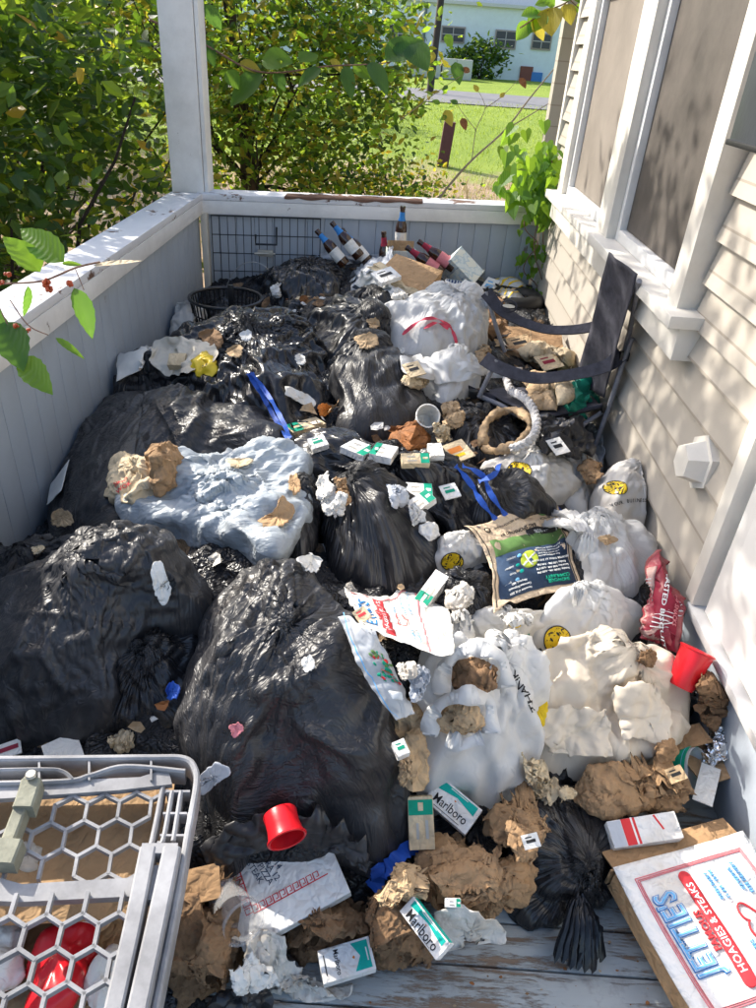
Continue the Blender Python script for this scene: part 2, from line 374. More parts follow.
# ---------- position based relaxation on a grid ----------
def batches(R, C, wrap):
    I = np.arange(R*C).reshape(R, C); B = []
    def col(dj, rows=slice(None), di=0, kind='s'):
        A = I; 
        if wrap: Bb = np.roll(I, -dj, axis=1)
        else: A = I[:, :C-dj]; Bb = I[:, dj:]
        A = A[:R-di] if di else A; Bb = Bb[di:] if di else Bb
        for par in (0, 1):
            js = [j for j in range(A.shape[1]) if (j//dj) % 2 == par] if di == 0 else None
            if di == 0: a, b = A[:, js], Bb[:, js]
            else: a, b = A[par::2], Bb[par::2]
            B.append((a.ravel(), b.ravel(), kind))
    col(1); col(2, kind='b')
    for di in (1, 2):
        a, b = I[:R-di], I[di:]
        for par in (0, 1):
            rs = [i for i in range(R-di) if (i//di) % 2 == par]
            B.append((a[rs].ravel(), b[rs].ravel(), 's' if di == 1 else 'b'))
    col(1, di=1, kind='d')
    J = np.roll(I, 1, axis=1) if wrap else None
    if wrap:
        for par in (0, 1): B.append((I[:R-1][par::2].ravel(), J[1:][par::2].ravel(), 'd'))
    else:
        for par in (0, 1): B.append((I[:R-1, 1:][par::2].ravel(), I[1:, :C-1][par::2].ravel(), 'd'))
    return B
def relax(P, wrap, target, ex, iters, project, bend=.25, fold=None, foldamt=0, seed=0, amp=.006, freq=18, order=2):
    R, C, _ = P.shape; X = P.reshape(-1, 3).copy(); T = target.reshape(-1, 3)
    B = []
    for a, b, k in batches(R, C, wrap):
        d = T[b]-T[a]; L = np.linalg.norm(d, axis=1)
        m = (T[a]+T[b])/2; e = ex if not callable(ex) else ex(m)
        if fold is not None:
            fd = fold(m); c = np.abs(np.sum(d*fd, axis=1))/(L+1e-9)
            e = e*(1-foldamt*c)
        s = {'s': 1, 'd': .9, 'b': bend}[k]
        B.append((a, b, L*(1+e), s, k == 'b'))
    N = normals(target).reshape(-1, 3)
    X = X+N*(amp*(ridge(X, freq, seed, 3)))[:, None]
    for it in range(iters):
        for a, b, L, s, bend_ in B:
            d = X[b]-X[a]; l = np.sqrt((d*d).sum(1))+1e-9; g = (l-L)
            if bend_: g = np.minimum(g, 0)
            w = (.5*s*g/l)[:, None]*d
            X[a] += w; X[b] -= w
        X = project(X, it, N)
    return X.reshape(R, C, 3)
def normals(G):
    u = np.gradient(G, axis=0); v = np.gradient(G, axis=1)
    v[:, 0] = v[:, 1] if not np.allclose(G[:, 0], G[:, -1]) else v[:, 0]
    n = np.cross(u, v); n /= np.linalg.norm(n, axis=2)[..., None]+1e-12
    if np.mean(n[..., 2]) < 0: n = -n
    return n
def gridfaces(R, C, wrap):
    F = []
    for i in range(R-1):
        for j in range(C if wrap else C-1): F.append((i*C+j, i*C+(j+1) % C, (i+1)*C+(j+1) % C, (i+1)*C+j))
    return F
def upgrid(G, k, wrap):
    def up1(A, k, wrap):
        n = A.shape[0]
        if wrap: x = np.arange(n*k)/k
        else: x = np.linspace(0, n-1, (n-1)*k+1)
        i = np.floor(x).astype(int); t = (x-i)[:, None, None]
        ix = (lambda q: q % n) if wrap else (lambda q: np.clip(q, 0, n-1))
        p0, p1, p2, p3 = A[ix(i-1)], A[ix(i)], A[ix(i+1)], A[ix(i+2)]
        return .5*(2*p1+(p2-p0)*t+(2*p0-5*p1+4*p2-p3)*t*t+(3*p1-p0-3*p2+p3)*t**3)
    A = up1(G, k, False); return np.swapaxes(up1(np.swapaxes(A, 0, 1), k, wrap), 0, 1)
def vf1(P, cell, seed):
    "distance to the nearest of a jittered lattice of points: a net of sharp ridges"
    Q = np.asarray(P, float).reshape(-1, 3)/cell; I = np.floor(Q).astype(np.int64); best = np.full(len(Q), 9.)
    for a in (-1, 0, 1):
        for b in (-1, 0, 1):
            for c in (-1, 0, 1):
                J = I+[a, b, c]; o = np.stack([_hash(J[:, 0], J[:, 1], J[:, 2], seed+k)*.5+.5 for k in range(3)], 1)
                best = np.minimum(best, np.linalg.norm(J+o-Q, axis=1))
    return (best-.55).reshape(np.asarray(P).shape[:-1])
def crumple(G, N, size, amp, seed):
    "sharp creases: push along the normal and sideways so folds lean over"
    a = vf1(G, size, seed)+.5*vf1(G, size*.45, seed+7); b = vf1(G+.3, size*1.1, seed+20); c = vf1(G+.7, size*1.1, seed+40)
    U = np.gradient(G, axis=1); U /= np.linalg.norm(U, axis=2)[..., None]+1e-9; W = np.cross(N, U)
    return G+amp*(N*a[..., None]+U*(b*.7)[..., None]+W*(c*.7)[..., None])
def fixwind(V, F):
    k = len(F)//3; f = F[k]; p = [np.array(V[i]) for i in f[:3]]
    tot = 0
    for f in F[::max(1, len(F)//200)]:
        a, b, c = V[f[0]], V[f[1]], V[f[2]]; tot += np.cross(b-a, c-a)[2]
    return [tuple(reversed(f)) for f in F] if tot < 0 else F

ITEMS = {}
def bag(name, label, cat, poly, h, mat, dz=None, knot=None, ex=.13, fold='radial', foldamt=.75, R=40, C=132, delta=.03, iters=60, seed=1, amp=.006, freq=11, pw=1.9, floor=None,
        group=None, key=None, lumps=.03, parent=None, slope=.8, dent=0, crease=.0075, cfr=9, iso=.05, bend=.3, lf=3.0, fine=.045, gath=0, ncr=1100, jit=.16, fc=None):
    "a slack sack: film longer than the lumpy contents it lies on, pulled inwards until it folds"
    poly = np.array(poly, float); dz = -h*.5 if dz is None else dz
    f, o, n = pt_plane(poly, dz, slope); cy = poly[:, 1].mean(); top = cy-poly[:, 1].min(); pc3 = f(*poly.mean(0)); dd_ = np.linalg.norm(pc3-CAM)
    comp = min(.42*h*math.hypot(pc3[0], pc3[1])/dd_*FPX/dd_*1.15, .5*top); poly = poly+np.c_[0*poly[:, 0], np.clip((cy-poly[:, 1])/top, 0, 1)*comp]
    if knot: knot = (knot[0], knot[1]+comp*np.clip((cy-knot[1])/top+.3, 0, 1))
    P3 = np.array([f(*p) for p in poly]); kc = f(*(knot or np.mean(poly, axis=0)))
    per = np.linalg.norm(np.roll(P3, -1, 0)-P3, axis=1).sum(); C = int(np.clip(per/.024, 36, 110))//4*4; rm = per/6.28; R = int(np.clip(rm*1.5/.024, 12, 30))
    th, rad = bound(P3, kc, C); u = np.stack([np.cos(th), np.sin(th)], 1); G = np.zeros((R, C, 3)); t = np.linspace(0, 1, R)**.9
    for i in range(R):
        under = max(0, (t[i]-.82)/.18); q = max(min(t[i]/.82, 1), .03)
        xy = kc[:2]+u*(rad*(q-.12*under))[:, None]; z0 = o[2]-((xy-o[:2])@n[:2])/n[2]
        prof = (1-q**pw)**(1/pw) if q < 1 else 0
        if dent: prof -= dent*math.exp(-(q/.2)**2)
        if gath: prof += gath*math.exp(-(q/.07)**2)
        G[i, :, :2] = xy; G[i, :, 2] = z0+h*prof-h*.6*under
    fade = (1-np.linspace(0, 1, R)**4)[:, None]; nn = normals(G); sc_ = min(1, rm/.16)
    L1 = facet(G, lf/max(sc_, .5), seed+50, 4)*lumps*sc_; L1 = L1-L1.mean()
    T = G+nn*(L1*fade)[..., None]                       # contents
    X0 = G+nn*((np.maximum(L1, -.4*lumps*sc_)+.012)*fade)[..., None]   # film starts outside
    def clampw(A):
        A[..., 0] = np.clip(A[..., 0], XL+.012, XRW-.03); A[..., 1] = np.minimum(A[..., 1], backy(A[..., 0])-.03); A[..., 2] = np.maximum(A[..., 2], .003); return A
    T = clampw(T); X0 = clampw(X0)
    fk = f(*fc) if fc else kc
    if fold == 'radial':
        def fd(m): d = m-np.array([*fk[:2], 0]); d = d*[1, 1, .3]; return d/(np.linalg.norm(d, axis=1)[:, None]+1e-9)
    else:
        a, b = f(*fold[0]), f(*fold[1]); dd = (b-a)/np.linalg.norm(b-a)
        def fd(m): return np.broadcast_to(dd, m.shape)
    def mkproj(Tg, dl, push, tanl):
        Tf = Tg.reshape(-1, 3)
        def proj(X, it, N):
            D = X-Tf; off = (D*N).sum(1); tan = D-off[:, None]*N; tl = np.linalg.norm(tan, axis=1); tan = tan*np.minimum(1, tanl/(tl+1e-9))[:, None]
            off = np.clip(off-push, 0, dl); X = Tf+tan+N*off[:, None]; return clampw(X)
        return proj
    G1 = relax(X0, True, T, ex, iters, mkproj(T, delta, .0006, .05), fold=fd, foldamt=foldamt, seed=seed, amp=amp, freq=freq, bend=bend)
    G2 = upgrid(G1, 2, True); T2 = upgrid(T, 2, True); Nn = normals(G2)
    G3 = relax(G2, True, G2, fine, 26, mkproj(G2-Nn*.004, .011, .0002, .02), fold=fd, foldamt=foldamt*.8, seed=seed+5, amp=amp*.45, freq=freq*2.2, bend=.25)
    G2 = upgrid(G3, 2, True); G = G2; R, C, _ = G2.shape
    if crease:
        gg = np.random.default_rng(seed+400); Fp = G2.reshape(-1, 3); fdv = fd(Fp); Nv = normals(G2).reshape(-1, 3); Hh = np.zeros(len(Fp)); bend_ = .02*vn(Fp, 6, seed+3); area = per*per/12.6; nc = int(np.clip(area*ncr, 26, 190))
        ids = gg.integers(0, len(Fp), nc)
        for k, i in enumerate(ids):
            p0 = Fp[i]; d = fdv[i]+gg.normal(size=3)*(jit if k % 5 else .7); d -= Nv[i]*(d@Nv[i]); d /= np.linalg.norm(d)+1e-9; sd = np.cross(Nv[i], d)
            D = Fp-p0; al = D@d; m = np.abs(al) < .3; D = D[m]; al = al[m]; sdist = D@sd+bend_[m]*1.0-bend_[i]; up_ = D@Nv[i]
            Ln = gg.uniform(.04, .22)*max(sc_, .5); w = gg.uniform(.003, .011)*max(sc_, .6); A_ = gg.uniform(.35, 1)*crease*(1 if gg.random() < .7 else -.8)*(.5+Ln*4)
            e = np.clip(1-(al/Ln)**2, 0, 1); Hh[m] += A_*np.exp(-np.abs(sdist)/w)*e*np.exp(-(up_/.08)**2)
        cr2 = ridge(G2+.03*vn(G2, 6, seed)[..., None], cfr*1.2, seed+9, 2, .5)
        G2 = G2+normals(G2)*((np.clip(Hh, -2*crease, 2.5*crease).reshape(R, C)+crease*iso*cr2)*(1-np.linspace(0, 1, R)**6)[:, None])[..., None]
    G2 = clampw(G2)
    V = G2.reshape(-1, 3); F = gridfaces(R, C, True)
    V = np.vstack([V, G2[0].mean(0), G2[-1].mean(0)]); a, b = R*C, R*C+1
    F += [(j, a, (j+1) % C) for j in range(C)]+[((R-1)*C+j, (R-1)*C+(j+1) % C, b) for j in range(C)]
    F = fixwind(V, F); splat(V)
    ob = mkobj(name, V, F, mat, parent, None, True, label=label, cat=cat, group=group)
    Vw = V+.035*np.stack([vn(V, 5, seed+1), vn(V, 5, seed+2), vn(V, 5, seed+3)], -1)
    if fold == 'radial':
        d2 = Vw-fk; rr = np.linalg.norm(d2, axis=1); A2 = np.arctan2(d2[:, 1], d2[:, 0]); FL = np.stack([rr, np.cos(A2)*.16, np.sin(A2)*.16], 1)
    else:
        al = Vw@dd; Q0 = Vw-al[:, None]*dd; ex1 = np.cross(dd, [0, 0, 1.]); ex1 /= np.linalg.norm(ex1); FL = np.stack([al, Q0@ex1, Q0@np.cross(dd, ex1)], 1)
    at = ob.data.attributes.new('flow', 'FLOAT_VECTOR', 'POINT'); at.data.foreach_set('vector', FL.astype(np.float32).ravel())
    ITEMS[key or name] = (ob, V, F, f, n); return ob

def coons(poly4, R, C):
    "poly4: four edges, each a list of 3D points, running around the sheet"
    def samp(e, n):
        e = np.asarray(e, float); e = smoothpath(e, 8) if len(e) > 2 else e
        d = np.r_[0, np.cumsum(np.linalg.norm(np.diff(e, axis=0), axis=1))]; s = np.linspace(0, d[-1], n)
        return np.stack([np.interp(s, d, e[:, k]) for k in range(3)], 1)
    c0 = samp(poly4[0], C); r1 = samp(poly4[1], R); c1 = samp(poly4[2][::-1], C); r0 = samp(poly4[3][::-1], R)
    u = np.linspace(0, 1, C)[None, :, None]; v = np.linspace(0, 1, R)[:, None, None]
    return (1-v)*c0[None]+v*c1[None]+(1-u)*r0[:, None]+u*r1[:, None]-((1-u)*(1-v)*c0[0]+u*(1-v)*c0[-1]+(1-u)*v*c1[0]+u*v*c1[-1])

def blur(A, n):
    for _ in range(n):
        A = np.pad(A, 1, mode='edge'); A = (A[:-2, 1:-1]+A[2:, 1:-1]+A[1:-1, :-2]+A[1:-1, 2:]+2*A[1:-1, 1:-1])/6
    return A
def sheet(name, label, cat, edges, mat, ex=.06, R=44, C=44, iters=45, seed=3, amp=.006, freq=14, lift=.004, facets=0, ff=14, up=.002, key=None, group=None, parent=None,
          fold=None, foldamt=0, puff=0, thick=.0006, bend=.2, smooth=True, stiff=0, delta=.014, smooth_n=8, crease=0, cf=20, crum=0, tclip=.25):
    "a loose sheet lying over whatever is below it: follows that surface, longer than it, so it buckles"
    R = max(8, R//2+1); C = max(8, C//2+1)
    pe = [[(p[0], p[1], 0) for p in e] for e in edges]; K = coons(pe, R, C); pix = K[..., :2]
    r, t = march_many(pix.reshape(-1, 2)); r = r.reshape(R, C, 3); t = t.reshape(R, C)
    tm = np.median(t); t = np.clip(t, tm-tclip, tm+tclip); ts = blur(t, smooth_n); t = np.minimum(ts, t*.5+ts*.5)
    G = CAM+r*t[..., None]
    if stiff:
        A = G.reshape(-1, 3); X = np.c_[A[:, :2], np.ones(len(A))]; w = np.linalg.lstsq(X, A[:, 2], rcond=None)[0]; w[:2] = np.clip(w[:2], -.7, .7)
        res = A[:, 2]-A[:, :2]@w[:2]; w[2] = np.percentile(res, 70); n0 = np.array([-w[0], -w[1], 1]); o = np.array([0, 0, w[2]])
        rr = r.reshape(-1, 3); tp = (((o-CAM)@n0)/(rr@n0)).reshape(R, C); G = CAM+r*(t*(1-stiff)+tp*stiff)[..., None]
    G[..., 0] = np.clip(G[..., 0], XL+.01, XRW-.022); G[..., 1] = np.minimum(G[..., 1], backy(G[..., 0])-.03)
    nrm = normals(G); nrm = np.where(nrm[..., 2:] < 0, -nrm, nrm); u = np.linspace(-1, 1, C)[None, :]; v = np.linspace(-1, 1, R)[:, None]
    G = G+nrm*(lift+puff*(1-u**4)*(1-v**4))[..., None]
    G[..., 2] = np.maximum(G[..., 2], np.minimum(blur(np.maximum(hm(G[..., 0], G[..., 1]), G[..., 2]), 2)+up, G[..., 2]+(.04 if tclip > .1 else .02)*(1-stiff*.7)))
    T = G.reshape(-1, 3)
    if fold is not None:
        a, b = march(*fold[0]), march(*fold[1]); dd = (b-a)/np.linalg.norm(b-a); fd = lambda m: np.broadcast_to(dd, m.shape)
    else: fd = None
    def proj(X, it, N):
        D = X-T; off = (D*N).sum(1); tan = D-off[:, None]*N; tl = np.linalg.norm(tan, axis=1); tan = tan*np.minimum(1, .03/(tl+1e-9))[:, None]
        X = T+tan+N*np.clip(off, -delta, delta)[:, None]
        X[:, 2] = np.maximum(X[:, 2], np.minimum(hm(X[:, 0], X[:, 1])+up, T[:, 2]+(.05 if tclip > .1 else .010)*(1-stiff*.8))); return X
    G2 = relax(G, False, G, ex, iters, proj, fold=fd, foldamt=foldamt, seed=seed, amp=amp, freq=freq, bend=bend) if ex > 0 else G
    G2 = upgrid(G2, 2, False); G = upgrid(G, 2, False); R, C, _ = G2.shape; N = normals(G2)
    if facets: G2 = G2+N*(facets*facet(G, ff, seed, 5))[..., None]
    if crease: G2 = G2+N*(crease*ridge(G+.04*np.stack([vn(G, 8, 1), vn(G, 8, 2), vn(G, 8, 3)], -1), cf, seed, 4, .6))[..., None]
    if crum:
        N0 = normals(G2); N0 = np.where(N0[..., 2:] < 0, -N0, N0); G2 = crumple(G2, N0, crum, crum*.5, seed)
    V1 = G2.reshape(-1, 3); F1 = fixwind(V1, gridfaces(R, C, False)); splat(V1)
    ob = mkobj(name, V1, F1, mat, parent, None, smooth, label=label, cat=cat, group=group)
    md = ob.modifiers.new('thickness', 'SOLIDIFY'); md.thickness = thick; md.offset = -1
    c = G2[R//2, C//2]; nm = N.mean((0, 1)); nm /= np.linalg.norm(nm); nm = nm if nm[2] > 0 else -nm
    g = lambda px, py: CAM+ray(px, py)*(((c-CAM)@nm)/(ray(px, py)@nm))
    ITEMS[key or name] = (ob, V1, F1, g, nm); ITEMS[(key or name)+'#g'] = G2
    return ob

def patch(name, label, cat, poly, mat, up=.0035, seed=1, jag=.16, R=7, C=64, curl=.004, group=None, parent=None):
    "a torn, ragged-edged flat piece lying on what is below"
    poly = np.array(poly, float); c = poly.mean(0); P3 = np.c_[poly, 0*poly[:, 0]]; th, rad = bound(P3, np.array([c[0], c[1], 0]), C)
    g = np.random.default_rng(seed); j = np.interp(np.arange(C), np.arange(0, C+1, 2), np.r_[(w := g.uniform(-jag, jag*.5, C//2)), w[0]]); q = np.linspace(.04, 1, R)[:, None]
    pix = np.stack([c[0]+np.cos(th)*rad*(1+j)*q, c[1]+np.sin(th)*rad*(1+j)*q], -1); r, t = march_many(pix.reshape(-1, 2), step=.004); t = t.reshape(R, C)
    tm = np.median(t); t = np.clip(t, tm-.04, tm+.04)
    for _ in range(4): t = (t+np.roll(t, 1, 1)+np.roll(t, -1, 1)+np.vstack([t[:1], t[:-1]])+np.vstack([t[1:], t[-1:]]))/5
    G = CAM+r.reshape(R, C, 3)*t[..., None]; N = normals(G); N = np.where(N[..., 2:] < 0, -N, N); G = G+N*(up+curl*q**3*(.5+.5*vn(G, 60, seed)))[..., None]
    V = np.vstack([G.reshape(-1, 3), G[0].mean(0)]); F = gridfaces(R, C, True)+[(k, R*C, (k+1) % C) for k in range(C)]
    ob = mkobj(name, V, fixwind(V, F), mat, parent, None, True, label=label, cat=cat, group=group); md = ob.modifiers.new('t', 'SOLIDIFY'); md.thickness = .0012; md.offset = -1; return ob
THIN = {'brown_paper', 'paper', 'wrapper', 'tissue', 'napkin', 'white_paper', 'food_paper', 'printed_wrapper', 'packet', 'paper_bag', 'plastic_scrap', 'brown_paper_bag', 'plastic_wrap', 'paper_strip', 'paper_packet'}
def wad(name, label, cat, poly, h, mat, f=12, amt=.02, key=None, seed=1, R=40, C=112, dz=None, parent=None, group=None, pw=1.8, smooth='auto', knot=None, ridgeamt=.0, slope=.8, lump=.02, csz=1.35, camp=.62):
    "a balled-up lump of paper or foil with flat facets and sharp creases, sitting on what is below"
    poly = np.array(poly, float)
    if name in THIN and not key and h < .065 and len(poly) >= 4:
        k = len(poly); e = [0, k//4, k//2, (3*k)//4]; cl = [poly[e[0]:e[1]+1], poly[e[1]:e[2]+1], poly[e[2]:e[3]+1], np.vstack([poly[e[3]:], poly[:1]])]; p3 = [march(*q) for q in poly]; r0 = float(np.mean(np.linalg.norm(np.array(p3)-np.mean(p3, 0), axis=1)))
        cr_ = float(np.clip(r0*.62, .009, .034)); return sheet(name, label, cat, [list(map(tuple, c_)) for c_ in cl], mat, .05, 40, 40, seed=seed, lift=.004, puff=min(h*.5, r0*.45), crum=cr_*.5, facets=cr_*.36, tclip=.06, ff=.32/cr_, parent=parent, group=group, smooth='auto', amp=.003, delta=.008)
    poly = np.array(poly, float); A = np.array([march(*p) for p in poly]); c0 = march(*(knot or poly.mean(0)))
    z0 = np.percentile(A[:, 2], 40) if dz is None else c0[2]+dz
    X = np.c_[A[:, 0], A[:, 1], np.ones(len(A))]; w = np.linalg.lstsq(X, A[:, 2], rcond=None)[0]; g2 = np.clip(w[:2], -.5, .5)*slope
    n = np.array([-g2[0], -g2[1], 1]); o = np.array([c0[0], c0[1], z0])
    def g(px, py): r = ray(px, py); return CAM+r*(((o-CAM)@n)/(r@n))
    P3 = np.array([g(*p) for p in poly]); kc = g(*(knot or poly.mean(0))); th, rad = bound(P3, kc, C); h = h*.8
    jg = np.interp(np.arange(C), np.linspace(0, C, 15), np.r_[(jw := np.random.default_rng(seed+1).uniform(-.13, .09, 14)), jw[0]]); rad = rad*(1+jg)
    G = np.zeros((R, C, 3)); u = np.stack([np.cos(th), np.sin(th)], 1)
    for i in range(R):
        a = i/(R-1)*math.pi*.62; q = max(math.sin(min(a, math.pi/2)), .03)*(1 if a < math.pi/2 else math.sin(a)**.5)
        xy = kc[:2]+u*(rad*q)[:, None]; z = o[2]-((xy-o[:2])@n[:2])/n[2]
        pz = (1-min(q, 1)**pw)**(1/pw) if a < math.pi/2 else math.cos(a)
        G[i, :, :2] = xy; G[i, :, 2] = z+h*pz
    G[..., 0] = np.clip(G[..., 0], XL+.01, XRW-.01); G[..., 1] = np.minimum(G[..., 1], backy(G[..., 0])-.012)
    rm = float(np.mean(rad)); am = min(amt, .22*rm); lu = min(lump, .14*rm); N = normals(G)
    G = G+N*(am*facet(G, min(f, .9/rm+3), seed, 4)+lu*fbm(G, min(9, .5/rm+4), seed+5, 2))[..., None]
    cs = np.clip(rm*.62, .012, .055)*csz; G = crumple(G, normals(G), cs, cs*camp, seed); G[..., 2] = np.maximum(G[..., 2], .003)
    V = G.reshape(-1, 3); V = np.vstack([V, G[0].mean(0), G[-1].mean(0)]); F = gridfaces(R, C, True)
    F += [(j, R*C, (j+1) % C) for j in range(C)]+[((R-1)*C+j, (R-1)*C+(j+1) % C, R*C+1) for j in range(C)]; F = fixwind(V, F); splat(V)
    ob = mkobj(name, V, F, mat, parent, None, smooth, label=label, cat=cat, group=group); ITEMS[key or name] = (ob, V, F, g, n/np.linalg.norm(n)); return ob

def flaps(ob, poly, mat, seed, n=2, lift=.012, crum=.02):
    "torn layers of the same paper standing off the lump"
    g = np.random.default_rng(seed); poly = np.array(poly, float); c = poly.mean(0); ext = poly.max(0)-poly.min(0)
    for k in range(n):
        cc = c+g.uniform(-.22, .22, 2)*ext; a0 = g.uniform(0, 1.5); q = [cc+ext*g.uniform(.26, .44)*np.array([math.cos(a0+i*math.pi/2+g.uniform(-.3, .3)), math.sin(a0+i*math.pi/2+g.uniform(-.3, .3))]) for i in range(4)]
        if (q[1]-q[0])[0]*(q[2]-q[1])[1]-(q[1]-q[0])[1]*(q[2]-q[1])[0] < 0: q = q[::-1]
        m = lambda a, b: (a+b)/2+g.uniform(-.09, .09, 2)*ext
        sheet('flap', None, None, [[q[0], m(q[0], q[1]), q[1]], [q[1], m(q[1], q[2]), q[2]], [q[2], m(q[2], q[3]), q[3]], [q[3], m(q[3], q[0]), q[0]]], mat, .04, 40, 40, seed=seed+k, lift=lift, crum=crum*.6, facets=.006, ff=11, tclip=.07, parent=ob, smooth='auto')
# ---------- printing: flat marks laid into a surface mesh ----------
def text2d(s, size=1., bold=0, cx=True):
    cu = bpy.data.curves.new('t', 'FONT'); cu.body = s; cu.size = size; cu.offset = bold*size; cu.resolution_u = 2; cu.fill_mode = 'FRONT'
    if cx: cu.align_x = 'CENTER'; cu.align_y = 'CENTER'
    o = bpy.data.objects.new('t', cu); COL.objects.link(o); bpy.context.view_layer.update()
    me = bpy.data.meshes.new_from_object(o.evaluated_get(bpy.context.evaluated_depsgraph_get()))
    V = np.array([v.co[:2] for v in me.vertices]).reshape(-1, 2); F = [tuple(p.vertices) for p in me.polygons]
    bpy.data.objects.remove(o); bpy.data.curves.remove(cu); bpy.data.meshes.remove(me); return V, F
def rect2d(x0, y0, x1, y1): return np.array([(x0, y0), (x1, y0), (x1, y1), (x0, y1)], float), [(0, 1, 2, 3)]
def disc2d(x, y, r, n=28, ry=None): return np.array([(x+r*math.cos(2*math.pi*k/n), y+(ry or r)*math.sin(2*math.pi*k/n)) for k in range(n)]), [tuple(range(n))]
def line2d(P, w):
    P = np.asarray(P, float); T = np.gradient(P, axis=0); T /= np.linalg.norm(T, axis=1)[:, None]+1e-9; N = np.stack([-T[:, 1], T[:, 0]], 1)
    V = np.vstack([P+N*w/2, P-N*w/2]); k = len(P); return V, [(i, i+1, k+i+1, k+i) for i in range(k-1)]
def key2d(x0, x1, y, u, flip=1):
    "Greek key border made of short strokes"
    L = []; x = x0
    while x+u <= x1+1e-9:
        p = [(0, 0), (0, 1), (.72, 1), (.72, .35), (.36, .35)]; L.append(line2d([(x+a*u, y+flip*b*u) for a, b in p for _ in (0,)], u*.16)); x += u
    L.append(line2d([(x0, y), (x1, y)], u*.16)); return L
def cut(V, F, step):
    bm = bmesh.new(); vs = [bm.verts.new((*v, 0)) for v in V]
    for f in F:
        try: bm.faces.new([vs[i] for i in f])
        except Exception: pass
    bmesh.ops.triangulate(bm, faces=bm.faces[:])
    for _ in range(6):
        E = [e for e in bm.edges if e.calc_length() > step]
        if not E: break
        bmesh.ops.subdivide_edges(bm, edges=E, cuts=1)
    bmesh.ops.triangulate(bm, faces=bm.faces[:])
    bm.verts.index_update(); o = np.array([v.co[:2] for v in bm.verts]), [tuple(v.index for v in f.verts) for f in bm.faces]; bm.free(); return o
def xf(V, F, s=1, r=0, t=(0, 0)):
    c, q = math.cos(r), math.sin(r); return V@np.array([[c, q], [-q, c]])*s+t, F
def join(ob, V, F, mats_mi, mats, smooth=True):
    "append faces (world space) to an existing mesh with extra materials"
    me = ob.data; loc = np.array(world_loc(ob)); n0 = len(me.vertices)
    for m in mats:
        if m.name not in [x.name for x in me.materials]: me.materials.append(m)
    idx = {m.name: i for i, m in enumerate(me.materials)}
    oldV = np.zeros(n0*3); me.vertices.foreach_get('co', oldV); oldV = oldV.reshape(-1, 3)
    oldF = [tuple(p.vertices) for p in me.polygons]; oldM = [p.material_index for p in me.polygons]; oldS = [p.use_smooth for p in me.polygons]
    NV = np.vstack([oldV, np.asarray(V)-loc]); NF = oldF+[tuple(i+n0 for i in f) for f in F]
    ms = list(me.materials); me.clear_geometry(); me.from_pydata(NV.tolist(), [], NF)
    me.polygons.foreach_set('material_index', np.array(oldM+[idx[mats[k].name] for k in mats_mi], dtype=np.int32))
    me.polygons.foreach_set('use_smooth', np.array(oldS+[smooth]*len(F), bool)); me.update()
def print_on(key, marks, origin, xdir, height, up=.0024, step=.005, view=True):
    "marks: list of (V,F,material) in a flat frame; origin px, xdir px point to the right of origin. Cast on to the item along the view or its normal"
    ob, V, F, g, n = ITEMS[key]; bvh = BVHTree.FromPolygons([Vector(v) for v in V], [list(f) for f in F])
    def hit(px):
        r_ = ray(*px); h_ = bvh.ray_cast(Vector(CAM), Vector(r_).normalized()); return (np.array(h_[0]), np.array(h_[1])) if h_[0] is not None else (g(*px), n)
    o, n1 = hit(origin); x = hit(xdir)[0]-o; n1 = n1 if n1@(CAM-o) > 0 else -n1; vd = (CAM-o)/np.linalg.norm(CAM-o); n = n1*.35+vd*.5+np.asarray(n)*.25; n /= np.linalg.norm(n); x -= n*(x@n); x /= np.linalg.norm(x); y = np.cross(n, x)
    AV = []; AF = []; AM = []; mats = []
    for lay, (mv, mf, m) in enumerate(marks):
        mv, mf = cut(mv*height, mf, step)
        if m not in mats: mats.append(m)
        b = len(AV); ok = []
        for p in mv:
            w = o+x*p[0]+y*p[1]; h = bvh.ray_cast(Vector(w+n*.35), Vector(-n))
            if h[0] is None: AV.append(w); ok.append(False)
            else: AV.append(np.array(h[0])+n*(up+lay*.00012)); ok.append(True)
        for f in mf:
            if all(ok[i] for i in f):
                z = [AV[b+i]@n for i in f]
                if max(z)-min(z) < .03:
                    fl = np.cross(AV[b+f[1]]-AV[b+f[0]], AV[b+f[2]]-AV[b+f[0]])@n < 0; AF.append(tuple(b+i for i in (reversed(f) if fl else f))); AM.append(mats.index(m))
    if AF: join(ob, AV, AF, AM, mats)
def print_uv(key, marks, up=.0012, step=.02):
    "marks in 0..1 sheet coordinates (u to the right along the first edge, v down)"
    ob = ITEMS[key][0]; G = ITEMS[key+'#g']; R, C, _ = G.shape; N = normals(G); AV = []; AF = []; AM = []; mats = []
    for lay, (mv, mf, m) in enumerate(marks):
        mv, mf = cut(mv, mf, step)
        if m not in mats: mats.append(m)
        b = len(AV); a = np.clip(mv[:, 1]*(R-1), 0, R-1.001); c = np.clip(mv[:, 0]*(C-1), 0, C-1.001); i = a.astype(int); j = c.astype(int); s = (a-i)[:, None]; t = (c-j)[:, None]
        Q = lambda A: A[i, j]*(1-s)*(1-t)+A[i+1, j]*s*(1-t)+A[i, j+1]*(1-s)*t+A[i+1, j+1]*s*t
        PV = Q(G)+Q(N)*(up+lay*.00015); NV_ = Q(N); AV += list(PV); AM += [mats.index(m)]*len(mf)
        for f in mf:
            fl = np.cross(PV[f[1]]-PV[f[0]], PV[f[2]]-PV[f[0]])@NV_[f[0]] < 0; AF.append(tuple(b+q for q in (reversed(f) if fl else f)))
    join(ob, AV, AF, AM, mats)
